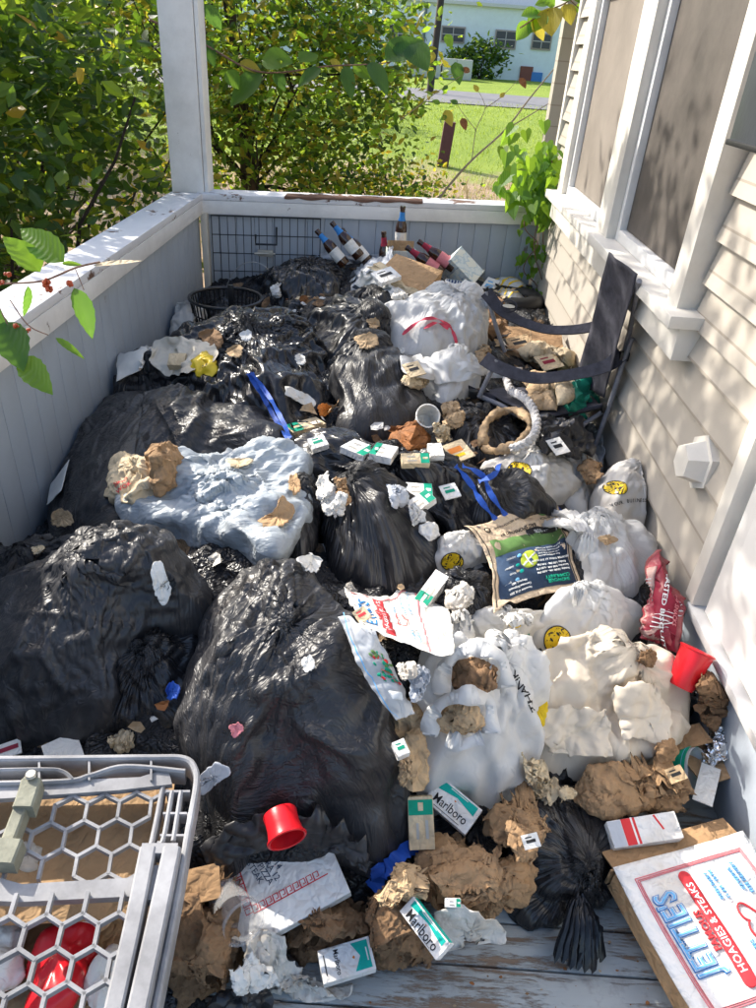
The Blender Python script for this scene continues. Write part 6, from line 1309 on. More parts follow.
# ---------- things behind and under the chair ----------
c = onZ(556, 303, .34); b = MB(); c = np.array([.66, 4.02, .30])
tyre = empty('tyre', c, 'black rubber tyre lying in the far right corner under the vine', 'tyre')
b = MB(); 
for rr, z, r_ in ((.125, 0, .05),): b.tube([(c[0]+rr*math.cos(a), c[1]+rr*math.sin(a), c[2]+.02) for a in np.linspace(0, 2*math.pi, 41)], r_, 14, cap=False)
b.obj('tread', M['rubber'], tyre); MB().lathe([(.085, .0), (.07, .02), (.02, .025)], 28, 0, None, c+[0, 0, -.02], cap=False).obj('hub', M['rubber'], tyre); splat(np.array([c+[.15*math.cos(a), .15*math.sin(a), .05] for a in np.linspace(0, 6.28, 40)]))
q = Rig([(500, 325), (560, 330), (566, 356), (498, 352)], None, .14, (-.05, -.10), z=.37); q.body(0, .003)
q.b.box(q.P(0, 0, .001), (.004, q.h*.98, .002), q.R, 1); q.b.obj('cardboard_box', [M['card2'], M['tan']], label='brown cardboard box sitting under the rear arm of the camping chair', cat='box'); q.splat()
sheet('ziplock_bag', 'clear striped packaging bag by the far wall right of the bottle cartons', 'plastic bag', [[(487, 288), (500, 281), (515, 282)], [(515, 282), (526, 292), (528, 302)], [(528, 302), (510, 308)], [(510, 308), (492, 300), (487, 288)]], M['clear'], .06, 26, 30, puff=.05, seed=71, key='zip')
print_uv('zip', [(*rect2d(.1, .15+.13*k, .9, .18+.13*k), M['ink_yellow']) for k in range(6)])
wad('food_scraps', 'knot of brown twigs and scraps beside the chair arm', 'scraps', [(484, 308), (496, 304), (504, 316), (502, 338), (490, 342), (484, 328)], .07, M['brown2'], 22, .02, seed=31, ridgeamt=.006)
for k, (qd, mt, lb_) in enumerate((([(516, 352), (533, 345), (560, 352), (540, 372)], 'cream', 'flattened cream takeaway carton against the brown box under the chair'), ([(520, 380), (548, 378), (560, 396), (530, 400)], 'tan', 'open tan paper carton just behind the front chair arm'), ([(550, 352), (566, 350), (578, 372), (560, 384)], 'cream', 'upright cream paper plate leaning behind the chair seat'), ([(526, 396), (556, 398), (556, 414), (530, 414)], 'tan', 'brown paper tray folded beneath the front edge of the chair seat'), ([(552, 384), (572, 380), (574, 400), (556, 408)], 'cream', 'greasy cream paper bag between carton and green plastic'))):
    sheet('paper_carton', lb_, 'carton', [[qd[0], qd[1]], [qd[1], qd[2]], [qd[2], qd[3]], [qd[3], qd[0]]], M[mt], .04, 22, 26, facets=.010, ff=9, puff=.035, seed=80+k, lift=.01, delta=.006)
wad('green_plastic', 'crumpled dark green plastic beside the chair seat', 'plastic bag', [(566, 388), (576, 376), (590, 382), (594, 398), (584, 412), (568, 406)], .08, M['green'], 14, .014, seed=32)
wad('foil_packet', 'white and blue rumpled packet behind the chair backrest foot', 'packet', [(568, 352), (580, 346), (590, 356), (584, 370), (570, 368)], .06, M['pale'], 14, .012, seed=33)
wad('brown_paper', 'brown paper bag standing under the chair next to the clear bag', 'paper bag', [(578, 470), (586, 460), (598, 466), (602, 482), (586, 486)], .05, M['brown'], 10, .014, seed=34)
wad('bin_bag_end', 'dark wrinkled sack filling the space beneath the chair', 'bin bag', [(530, 425), (570, 420), (592, 440), (580, 455), (545, 450)], .05, M['blk'], 14, .014, seed=35, R=30, C=90)
# rope braid
rp = smoothpath([march(*p_)+[0, 0, .03] for p_ in ((505, 385), (510, 398), (522, 405), (532, 418), (535, 435), (527, 450), (510, 458))], 12); b = MB(); T_ = np.gradient(rp, axis=0); T_ /= np.linalg.norm(T_, axis=1)[:, None]
for k in range(3):
    ph_ = np.arange(len(rp))*.75+k*2.094; s1 = np.cross(T_, [0, 0, 1.]); s1 /= np.linalg.norm(s1, axis=1)[:, None]; s2 = np.cross(T_, s1); b.tube(rp+s1*(np.cos(ph_)*.008)[:, None]+s2*(np.sin(ph_*1)*.010)[:, None], .0075+.001*np.sin(ph_*3), 8)
b.obj('braided_rope', M['rope'], label='thick pale braided rope curling under the front of the chair', cat='rope')
# ring of twisted brown bag
rp = smoothpath([march(*p_)+[0, 0, .022] for p_ in ((482, 452), (484, 432), (496, 419), (514, 416), (527, 426), (526, 440), (515, 450), (500, 456), (484, 455))], 8); n_ = len(rp); b = MB(); b.tube(rp, .016+.004*np.sin(np.arange(n_)*.5), 12)
V_ = np.array(b.V); V_ += normals(V_.reshape(n_+0, 12, 3)).reshape(-1, 3)*(.004*ridge(V_, 60, 3, 3))[:, None]; V_ = crumple(V_.reshape(n_, 12, 3), normals(V_.reshape(n_, 12, 3)), .020, .010, 5).reshape(-1, 3); b.V = [tuple(v) for v in V_]
b.obj('twisted_paper_bag', M['tan'], smooth=True, label='tan paper bag twisted into a ring in front of the chair', cat='paper bag')
# ---------- right side ----------
sheet('kibble_sack', 'maroon printed sack with its torn top leaning on the house wall', 'sack', [[(655, 575), (672, 560), (690, 553)], [(690, 553), (692, 580), (690, 612), (687, 645)], [(687, 645), (680, 664)], [(680, 664), (655, 658), (636, 640)], ][:0] or [[(655, 575), (672, 560), (690, 553)], [(690, 553), (692, 585), (690, 620), (684, 664)], [(684, 664), (660, 658), (634, 645)], [(634, 645), (640, 615), (655, 575)]], M['maroon'], .03, 56, 44, puff=.05, seed=72, key='kib', lift=.055, facets=.004, ff=8, stiff=.8)
km = [(*rect2d(.03, .30, .62, .97), M['pinkfilm'])]+[(*rect2d(.09, .42+.035*k, .56, .428+.035*k), M['ink_white']) for k in range(13)]+[(*rect2d(.64, .30, .95, .99), M['ink_maroon'])]
def TK(s, x, y, h, m, b=.02): V, F = text2d(s, h, b); V = V*[1, .9]; return (np.c_[x+V[:, 1], y+V[:, 0]*1], F, m)
km += [TK('ROASTED BISCUIT', .80, .64, .085, M['ink_white']), TK('BAKED SNACKS', .925, .62, .05, M['ink_pink'])]
print_uv('kib', km, up=.002)
cup(None, None, .040, 'red plastic party cup lying by the threshold', M['red'], axis=(.35, .45, .8), h=.095, c3=onX(698, 650, .765), name='party_cup')
wad('plastic_wrap', 'whitish twisted wrap trailing right of the cream sack', 'plastic wrap', [(622, 672), (645, 662), (668, 672), (682, 676), (680, 690), (660, 690), (640, 684)], .05, M['wht'], 14, .016, seed=36, R=24, C=60)
wad('brown_paper', 'brown paper crumpled behind the small crumpled black bag', 'paper bag', [(696, 682), (712, 690), (722, 718), (716, 735), (705, 720), (700, 700)], .06, M['brown2'], 12, .014, seed=37)
q = Rig([(672, 735), (706, 732), (728, 775), (700, 790)], None, .004, (-.1, 0), .015); q.body(0, 0); q.b.obj('cardboard_flap', M['card'], label='flat torn cardboard flap beside the aluminium foil', cat='cardboard'); q.splat()
q = Rig([(655, 735), (700, 722), (712, 742), (668, 752)], None, .004, (-.2, 0), .02); q.body(0, 0); q.b.obj('cardboard_flap', M['card2'], label='bent brown cardboard strip under the small crumpled black bag', cat='cardboard'); q.splat()
wad('aluminium_foil', 'crumpled ball of aluminium foil on the floor by the riser', 'foil', [(706, 735), (716, 726), (724, 738), (744, 733), (742, 748), (728, 758), (718, 770), (706, 762), (710, 748)], .06, M['foil'], 22, .02, seed=38, R=30, C=90, smooth=False)
q = Rig([(690, 752), (712, 772), (722, 804), (705, 810)], None, .003, (-.1, 0), .012); q.body(0, 0); q.b.obj('white_card', M['wpap'], label='creased white card lying beyond the brown paper bag', cat='card'); q.splat()
# clear tub with printed band
c = march(686, 778)+[0, 0, .03]; ax = np.array([.5, -.4, .45]); ax /= np.linalg.norm(ax); x_ = np.cross(ax, [0, 0, 1.]); x_ /= np.linalg.norm(x_); R_ = np.stack([x_, np.cross(ax, x_), ax], 1)
tu = empty('plastic_tub', c, 'clear plastic tub with a dark green printed band between cream sack and brown bag', 'tub'); MB().lathe([(.001, -.05), (.045, -.05), (.05, .02)], 30, 0, R_, c, cap=False).obj('wall', M['clear'], tu); MB().lathe([(.0505, -.018), (.053, .014)], 30, 0, R_, c, cap=False).obj('printed_band', M['ink_green'], tu); MB().lathe([(.0509, -.004), (.0525, .006)], 30, 0, R_, c, cap=False).obj('band_stripe', M['ink_lblue'], tu)
# cream sack
bag('cream_sack', 'large cream cloth-like liner bag lying open over the right side of the heap', 'liner bag', [(530, 672), (545, 655), (585, 655), (620, 668), (652, 680), (664, 705), (668, 738), (655, 765), (618, 772), (590, 777), (560, 768), (538, 745), (532, 705)], .16, M['beige'], seed=62, R=50, C=180, ex=.13, key='W8', knot=(612, 690), foldamt=.6, lumps=.05, pw=2.4, crease=.011, jit=1.2, ncr=1500)
sheet('cream_sack_flap', 'folded cream flap with a stitched hem over the right of the liner bag', 'liner bag', [[(612, 690), (635, 682), (655, 688)], [(655, 688), (664, 715), (666, 750)], [(666, 750), (640, 742), (622, 742)], [(622, 742), (616, 715), (612, 690)]], M['beige'], .03, 30, 30, seed=73, lift=.012, facets=.008, ff=9, puff=.012, crease=.003, cf=22)
sheet('cream_sack_flap', 'loose cream fold hanging across the left of the liner bag', 'liner bag', [[(540, 710), (565, 705), (592, 708), (612, 712)], [(612, 712), (608, 738), (612, 756)], [(612, 756), (580, 756), (552, 752)], [(552, 752), (540, 730), (540, 710)]], M['beige'], .07, 34, 44, seed=74, lift=.012, facets=.008, ff=9, crease=.003, cf=22)
scrap('yellow printed side of a bag peeping out left of the cream liner', [(531, 692), (540, 690), (548, 710), (540, 732), (532, 720)], M['ink_yellow'], .01)
# big white carrier bag with two openings
bag('white_bag', 'largest white carrier bag with two gaping handle holes full of brown paper', 'plastic bag', [(418, 690), (424, 665), (450, 650), (490, 641), (520, 650), (535, 690), (540, 740), (530, 785), (500, 806), (460, 800), (428, 785), (412, 740)], .20, M['wht'], seed=63, R=56, C=200, group=WB, ex=.18, key='W7', knot=(485, 700), foldamt=1, lumps=.035, dz=-.08, crease=.009, ncr=2200, jit=.1)
W7 = ITEMS['W7'][0]
for (cx, cy, rx, ry, mt, sd) in ((474, 678, 24, 20, 'brown2', 41), (458, 722, 26, 16, 'tan', 42)):
    wad('food_paper', ['brown food paper filling the upper handle hole of the largest carrier bag', 'tan paper filling the lower handle hole of the largest carrier bag'][sd-41], 'paper', [(cx+rx*math.cos(a), cy+ry*math.sin(a)) for a in np.linspace(0, 5.6, 8)], .018, M[mt], 14, .012, seed=sd, R=20, C=50)
for hp_ in ([(440, 700), (446, 668), (472, 652), (500, 662), (506, 692)], [(428, 740), (436, 712), (462, 700), (488, 706), (490, 738)], [(446, 742), (462, 748), (482, 742)]):
    q_ = mpath(hp_, .012, 7); wv_ = .030+.010*np.sin(np.arange(len(q_))*.5); b = MB(); b.ribbon(q_, wv_, (0, -.55, 1), .0012, 0, .35); b.obj('handle', M['wht'], W7, smooth=True)
print_on('W7', [(*xf(*text2d('THANK', .9, .02), 1, math.pi/2, (0, 0)), M['ink_black'])], (524, 690), (533, 690), .024)
wad('brown_paper', 'crumpled tan paper bag at the left foot of the largest carrier bag', 'paper bag', [(390, 735), (400, 712), (425, 698), (432, 715), (420, 745), (428, 770), (412, 785), (398, 765)], .07, M['tan'], 10, .022, seed=43, R=28, C=70)
wad('white_paper', 'pointed cream paper scrap at the lower right of the largest carrier bag', 'paper', [(518, 762), (530, 768), (548, 778), (560, 790), (550, 806), (538, 800), (526, 784)], .02, M['cream'], 10, .006, seed=44)
# folded hoagie bag
sheet('hoagie_bag', 'white sandwich bag printed in red and blue, folded flat under the round black bag', 'paper bag', [[(340, 600), (375, 608), (415, 606), (440, 612)], [(440, 612), (449, 640), (451, 664)], [(451, 664), (436, 670), (400, 655), (362, 640)], [(362, 640), (350, 620), (340, 600)]], M['wpap'], .012, 48, 60, seed=75, stiff=.9, key='hb', lift=.02, facets=.001)
hm_ = [(*line2d([(.70, .02), (.72, .98)], .018), M['ink_pink']), (*line2d([(.05, .06), (.7, .04)], .012), M['ink_pink'])]
def TB(s, x, y, h, m, b=.02, sq=1.0): V, F = text2d(s, h, b); return (np.c_[x-V[:, 1]*.7, y-V[:, 0]*sq], F, m)
hm_ += [TB("JETTIE'S", .15, .48, .19, M['ink_blue'], .02, .85), (*rect2d(.26, .12, .36, .9), M['ink_red']), TB('HOAGIES & STEAKS', .31, .5, .085, M['ink_white'], .01, .9), TB('FAMOUS', .24, .5, .07, M['ink_red']), TB('EST. 1980', .46, .22, .05, M['ink_lblue'], 0), TB('415 MAIN ST', .56, .2, .05, M['ink_lblue'], 0), TB('OPEN DAILY', .62, .2, .05, M['ink_lblue'], 0), TB('DELIVERY', .56, .8, .05, M['ink_lblue'], 0), TB('CATERING', .62, .8, .05, M['ink_lblue'], 0)]
ht = [(.5+.075*(16*math.sin(a)**3)/17*1.0, (13*math.cos(a)-5*math.cos(2*a)-2*math.cos(3*a)-math.cos(4*a))/17*.2) for a in np.linspace(0, 2*math.pi, 40)]
hh = np.array([(.50-y*.35, .5+(x-.5)*2.0) for x, y in ht]); hm_ += [(*line2d(hh, .009), M['ink_red']), TB('I', .46, .44, .06, M['ink_red'], .02)]
print_uv('hb', hm_, up=.0014)
# clear bread bag with holly print
sheet('bread_bag', 'clear plastic bag with red and green holly print beside the biggest black bag', 'plastic bag', [[(338, 622), (352, 622), (372, 645)], [(372, 645), (400, 690), (412, 715)], [(412, 715), (392, 722)], [(392, 722), (360, 670), (338, 622)]], M['clear'], .05, 50, 26, seed=76, key='bb', lift=.02, puff=.02, stiff=.9)
g = np.random.default_rng(9); print_uv('bb', [(*disc2d(g.uniform(.35, .85), g.uniform(.3, .62), .05, 7, .02), M[['ink_green', 'ink_lgreen', 'ink_green', 'red'][k % 4]]) for k in range(46)]+[(*line2d([(.12, .0), (.12, .98)], .02), M['ink_lblue']), (*rect2d(.3, .72, .7, .80), M['ink_white'])], up=.0016)
wad('printed_wrapper', 'purple and blue wrapper corner peeping from under the largest carrier bag', 'wrapper', [(408, 690), (418, 678), (428, 684), (420, 700), (410, 704)], .03, M['pale'], 12, .006, seed=46)
# ---------- foreground ----------
sheet('brown_paper_bag', 'long greasy brown paper bag lying below the cream liner', 'paper bag', [[(577, 786), (600, 770), (640, 765), (684, 772)], [(684, 772), (692, 790), (686, 812)], [(686, 812), (650, 812), (610, 820), (584, 816)], [(584, 816), (574, 802), (577, 786)]], M['brown'], .05, 50, 90, seed=47, lift=.014, puff=.04, facets=.010, ff=8, crum=.012, smooth='auto', smooth_n=30, tclip=.05)
# white carton with red stripe
q = Rig([(603, 820), (676, 812), (683, 836), (618, 850)], None, .06, (-.1, -.35), .05); q.body(0, .003)
q.mark(rect2d(-q.w*.30, -q.h*.5+.001, -q.w*.10, q.h*.5-.001), 1, 0); q.mark(line2d([(-q.w*.15, -q.h*.5), (-q.w*.15, q.h*.5)], .004), 0, 1); q.mark(line2d([(q.w*.18, q.h*.5-.002), (q.w*.26, -q.h*.1)], .004), 1, 0); q.mark(rect2d(-q.w*.5+.002, -q.h*.5+.002, -q.w*.31, q.h*.5-.002), 2, 0)
q.b.obj('white_carton', [M['wcard'], M['red'], M['pale']], label='white carton with a red stripe between the brown bag and the pizza box', cat='carton'); q.splat()
# big printed pizza box, lower right
def pizza(quad, t, tilt, lift, label, z=None, n=None):
    q = Rig(quad, None, t, tilt, lift, z=z, n=n); r = empty('pizza_box', q.c-q.n*t, label, 'pizza box'); return q, r
q, r = pizza([(617, 866), (742, 832), (858, 985), (706, 1046)], .045, (.0, -.05), 0, 'large white printed pizza box with a torn corner flap lying on the boards', z=.115)
W, Hh = q.w, q.h
lid = MB(); G_ = 26; u = np.linspace(-.5, .5, G_); Vg = []
for a in u:
    for b__ in u:
        p = q.P(b__*W, a*Hh, .010*math.sin(b__*5+1)*math.cos(a*4)+.004*vn(np.array([a, b__, 0.]), 6, 3)-.0*a); Vg.append(p)
lid.add(Vg, [(i*G_+j, i*G_+j+1, (i+1)*G_+j+1, (i+1)*G_+j) for i in range(G_-1) for j in range(G_-1)])
lo_ = lid.obj('lid', M['wcard'], r, smooth=True); md = lo_.modifiers.new('t', 'SOLIDIFY'); md.thickness = .003; md.offset = -1
Vn = np.array(Vg); ITEMS['pz'] = (lo_, Vn, [(i*G_+j, i*G_+j+1, (i+1)*G_+j+1, (i+1)*G_+j) for i in range(G_-1) for j in range(G_-1)], None, q.n); ITEMS['pz#g'] = Vn.reshape(G_, G_, 3)[::-1]
base = MB(); t = .05
for (x, y, w, h) in ((0, -Hh/2+.004, W-.01, .004), (-W/2+.006, 0, .004, Hh-.012), (W/2-.006, 0, .004, Hh-.012)): base.box(q.P(x, y, -t/2-.012), (w, h, t), q.R)
base.box(q.P(0, 0, -t-.012), (W-.006, Hh-.006, .003), q.R); base.obj('tray', M['card'], r)
MB().box(q.P(0, Hh/2+.022, -.016), (W*.96, .045, .003), q.R@np.array(Matrix.Rotation(-.25, 3, 'X'))).obj('front_flap', M['card2'], r)
MB().hexa([q.P(-W*.5, Hh*.5, -.06), q.P(W*.45, Hh*.5, -.06), q.P(W*.45, Hh*.5+.004, -.06), q.P(-W*.5, Hh*.5+.004, -.06)], [q.P(-W*.5, Hh*.5, -.012), q.P(W*.45, Hh*.5, -.012), q.P(W*.45, Hh*.5+.004, -.012), q.P(-W*.5, Hh*.5+.004, -.012)]).obj('inner_flap', M['card'], r)
pm = []
for k, w_ in ((.10, .006), (.112, .006), (.121, .003)):
    pm += [(*line2d([(k, k), (1-k, k)], w_), M['ink_pink']), (*line2d([(k, k), (k, 1-k)], w_), M['ink_pink']), (*line2d([(1-k, k), (1-k, 1-k)], w_), M['ink_pink']), (*line2d([(k, 1-k), (1-k, 1-k)], w_), M['ink_pink'])]
pm += [(np.array([(.2-.0, .0)]), [], M['ink_pink'])][:0]
def TP(s, x, y, h, m, b=.02, sq=1.0): V, F = text2d(s, h, b); return (np.c_[x-V[:, 1], y-V[:, 0]*sq], F, m)
pm += [TP("JETTIE'S", .225, .47, .20, M['ink_blue'], .045, .74), TP("JETTIE'S", .225, .47, .20, M['wcard'], .020, .74), TP("JETTIE'S", .225, .47, .20, M['ink_lblue'], .0, .74)]
nn_ = 24; pill = [(.41+.038*math.cos(a), .80+.038*math.sin(a)) for a in np.linspace(0, math.pi, nn_)]+[(.41+.038*math.cos(a), .18+.038*math.sin(a)) for a in np.linspace(math.pi, 2*math.pi, nn_)]; pm += [(np.array(pill), [tuple(range(len(pill)))], M['ink_red'])]
pm += [TP('HOAGIES & STEAKS', .41, .49, .062, M['ink_white'], .015), TP('FAMOUS', .345, .5, .06, M['ink_red'], .03)]
for k, (s_, y_) in enumerate((('OPEN DAILY', .28), ('11 AM - 10 PM', .28), ('CATERING', .28), ('FREE DELIVERY', .28))): pm += [TP(s_, [.55, .59, .72, .76][k], y_, .032, M['ink_lblue'], .008)]
for k, (s_, y_) in enumerate((('PHONE ORDERS', .74), ('WELCOME', .74), ('EAT IN', .74), ('TAKE OUT', .74))): pm += [TP(s_, [.55, .59, .72, .76][k], y_, .032, M['ink_lblue'], .008)]
hp = np.array([(.64+(-y)*.40, .53+(x-.5)*1.5) for x, y in ht]); pm += [(*line2d(hp, .010), M['ink_red']), (*disc2d(.66, .64, .018, 14), M['ink_red'])]
print_uv('pz', pm, up=.0014, step=.012)
sheet('cardboard_tear', 'torn strip of brown cardboard lying across the printed pizza box lid', 'cardboard', [[(648, 888), (675, 892), (700, 895), (748, 898)], [(748, 898), (752, 905), (742, 918)], [(742, 918), (715, 910), (695, 908), (676, 906)], [(676, 906), (660, 900), (648, 888)]], M['tan'], .02, 18, 36, seed=77, lift=.006, facets=.003)
wad('cardboard_tab', 'burnt brown cardboard tab at the near corner of the printed pizza box', 'cardboard', [(683, 1000), (692, 994), (700, 1004), (694, 1012), (684, 1012)], .02, M['card2'], 20, .005, seed=49)
# brown papers and tissue in front
fg = [('large brown paper bag crumpled at the lower left beside the grey crate', [(172, 880), (195, 868), (230, 885), (248, 915), (240, 960), (215, 1000), (180, 1010), (155, 980), (160, 930)], .11, 'brown2', 6, .03),
 ('brown paper bag wrinkled between the key-pattern box and the pack at the bottom', [(285, 935), (310, 915), (345, 895), (375, 925), (372, 945), (330, 950), (300, 965)], .06, 'brown2', 9, .02),
 ('dark brown paper bag bunched left of the standing pack', [(372, 905), (395, 880), (410, 890), (420, 925), (430, 955), (410, 970), (380, 965), (370, 935)], .08, 'brown2', 9, .024),
 ('wide brown paper bag torn open in front of the carrier bag', [(413, 870), (430, 842), (455, 855), (480, 860), (515, 855), (534, 870), (525, 902), (490, 905), (450, 900), (425, 905), (412, 890)], .08, 'brown', 7, .026),
 ('upright brown paper bag standing below the carrier bag', [(487, 815), (515, 803), (538, 812), (540, 838), (522, 858), (495, 852), (484, 835)], .08, 'brown', 7, .018),
 ('folded brown paper corner left of the wide torn bag', [(380, 900), (402, 876), (420, 880), (418, 895), (396, 905)], .04, 'tan', 9, .01)]
def chains(po):
    k = len(po); e = [0, k//4, k//2, (3*k)//4]; return [po[e[0]:e[1]+1], po[e[1]:e[2]+1], po[e[2]:e[3]+1], po[e[3]:]+po[:1]]
for k, (lb_, po, h, mt, f_, am) in enumerate(fg):
    flaps(sheet('brown_paper_bag', lb_, 'paper bag', chains(po), M[mt], .10, 64, 64, seed=90+k, lift=.012, puff=h*.55, facets=.009, ff=8, crum=.015, smooth='auto', delta=.012, smooth_n=24, tclip=.09), po, M[mt], 300+k*7, 4 if k < 4 else 2, .016)
# plain pizza box with red key border, left of centre
q, r = pizza([(196, 866), (298, 818), (368, 880), (262, 944)], .03, (-.10, -.30), .05, 'white pizza box with a red key-pattern border sticking out from under the biggest black bag')
W, Hh = q.w, q.h; q.body(0, .002); U = .0135
for (V_, F_) in key2d(-W*.32, W*.38, -Hh*.22, U): q.mark((V_, F_), 1, 0)
for (V_, F_) in key2d(-Hh*.20, Hh*.45, 0, U): q.mark(xf(V_, F_, 1, math.pi/2, (-W*.32, 0)), 1, 0)
for k, s_ in enumerate(('STEAK', 'LG PIZZA', 'X TRA 12', '9114')): q.text(s_, -W*.20+k*.014-.0, Hh*.16, .016, 2, -math.pi/2+.2, .0, 1)
q.b.obj('lid', [M['wcard'], M['ink_red'], M['ink_navy']], r, smooth=False)
MB().box(q.c-q.n*.034, (W*.97, Hh*.97, .008), q.R).obj('tray', M['card2'], r); q.splat()
sheet('black_bag_hem', 'ragged black plastic hem torn across the key-pattern pizza box', 'bin bag', [[(205, 845), (235, 822), (262, 812), (300, 815), (345, 832), (372, 858)], [(372, 858), (366, 870)], [(366, 870), (340, 853), (310, 846), (270, 842), (240, 855), (212, 868)], [(212, 868), (205, 845)]], M['emb2'], .08, 22, 90, seed=78, lift=.012, crease=.003, smooth_n=20, tclip=.07)
c3 = march(279, 842)+[0, 0, .055]; cup(None, None, .034, 'red plastic cup lying on its side on the key-pattern pizza box', M['red'], axis=(.25, -.55, -.1), h=.052, c3=c3+[.02, -.03, .0], name='party_cup', taper=.85)
scrap('dirty white tissue spread on the boards right of the standing pack', [(430, 915), (450, 905), (480, 908), (500, 920), (510, 940), (495, 948), (470, 935), (448, 950), (436, 935)], M['tissue'], .04, 'tissue', 'tissue', 12, .016, 60)
wad('tissue', 'long dirty white tissue trailing below the key-pattern pizza box', 'tissue', [(245, 948), (262, 932), (285, 940), (292, 965), (318, 985), (350, 990), (345, 1000), (300, 1005), (275, 1000), (262, 975), (245, 968)], .05, M['tissue'], 11, .018, seed=61, R=30, C=90)
wad('black_plastic', 'small charcoal rag at the bottom edge beside the long tissue', 'plastic', [(210, 1010), (225, 992), (260, 988), (278, 1000), (270, 1015), (225, 1020)], .05, M['blk'], 14, .016, seed=62, R=24, C=70)
cup(None, None, .04, 'clear plastic cup on its side under the key-pattern pizza box', M['clear2'], axis=(.5, -.6, .3), h=.09, c3=march(245, 930)+[0, 0, .02], name='plastic_cup')
pack([(423, 800), (440, 778), (484, 808), (466, 834)], 'big white and teal cigarette pack lying below the largest carrier bag', tilt=(-.1, -.45), lift=.03)
gpack([(408, 850), (409, 796), (431, 797), (437, 850)], 'upright cream cigarette pack with a dark green top beside the biggest black bag', tilt=(0, -.9), lift=.02, mat=M['cream'], band=(.15, .45))
pack([(322, 985), (319, 950), (371, 935), (374, 969)][1:]+[(322, 985)], 'white cigarette pack with teal chevron lying flat at the bottom of the picture', tilt=(0, -.15), lift=.02)
pack([(403, 905), (414, 897), (449, 943), (432, 967)], 'tall white and teal cigarette pack standing on edge beside the tissue', tilt=(-.5, -.5), lift=.04)
gpack([(446, 898), (462, 898), (460, 908), (446, 907)], 'teal-edged pack corner showing beneath the wide torn paper bag', tilt=(0, -.5), lift=.02)
wad('packet', 'black and white printed packet with green corner near the bottom left papers', 'packet', [(230, 975), (248, 958), (272, 968), (276, 985), (252, 992), (232, 992)], .02, M['wpap'], 10, .006, seed=63)
# left foreground papers above the crate
q = Rig([(30, 752), (68, 733), (92, 752), (60, 765)], None, .003, (0, -.2), .02); q.body(0, 0); q.b.obj('paper_plate', M['wpap'], label='white card corner sticking up behind the grey crate', cat='card')
q = Rig([(-10, 748), (14, 740), (28, 750), (0, 760)], None, .003, (0, -.2), .02); q.body(0, 0); q.mark(rect2d(-q.w*.4, -q.h*.1, q.w*.4, q.h*.2), 1, 0); q.b.obj('printed_card', [M['wpap'], M['ink_maroon']], label='card with a maroon stripe at the left edge behind the grey crate', cat='card')
q = Rig([(178, 875), (215, 860), (225, 900), (175, 905)], None, .004, (-.1, -.2), .02); q.body(0, 0); q.b.obj('cardboard_flap', M['card2'], label='dark cardboard flap between the grey crate and the key-pattern box', cat='cardboard')

# ---------- grey plastic crate, lower left ----------
ZC = .40; nC = np.array([.06, -.10, 1]); nC /= np.linalg.norm(nC); p0c = onZ(90, 880, ZC)
def cp(px, py, d=0): r_ = ray(px, py); return CAM+r_*((((p0c-nC*d)-CAM)@nC)/(r_@nC))
cr = empty('plastic_crate', cp(90, 1000, .05), 'grey collapsible plastic crate with honeycomb panels at the lower left', 'crate')
def slab(b, pts, t, d=0, m=0): T_ = [cp(*p_, d) for p_ in pts]; B_ = [p_-nC*t for p_ in T_]; return b.hexa(B_, T_, m)
def rail(name, pts, w, t, d=0, m='greyp', r=.003):
    "a moulded rail along a pixel path lying in the crate plane"
    P_ = smoothpath([cp(*p_, d) for p_ in pts], 6); b = MB(); k = len(P_); T_ = np.gradient(P_, axis=0); T_ /= np.linalg.norm(T_, axis=1)[:, None]; S_ = np.cross(T_, nC); V = []
    pr = [(-.5, -t), (-.5, -r), (-.5+r/w, 0), (.5-r/w, 0), (.5, -r), (.5, -t)]
    for i in range(k):
        for (a, z) in pr: V.append(P_[i]+S_[i]*w*a+nC*z)
    n = 6; F = [(i*n+j, i*n+(j+1) % n, (i+1)*n+(j+1) % n, (i+1)*n+j) for i in range(k-1) for j in range(n)]+[tuple(range(n))[::-1], tuple(range((k-1)*n, k*n))]; b.add(V, F)
    return b.obj(name, M[m], cr)
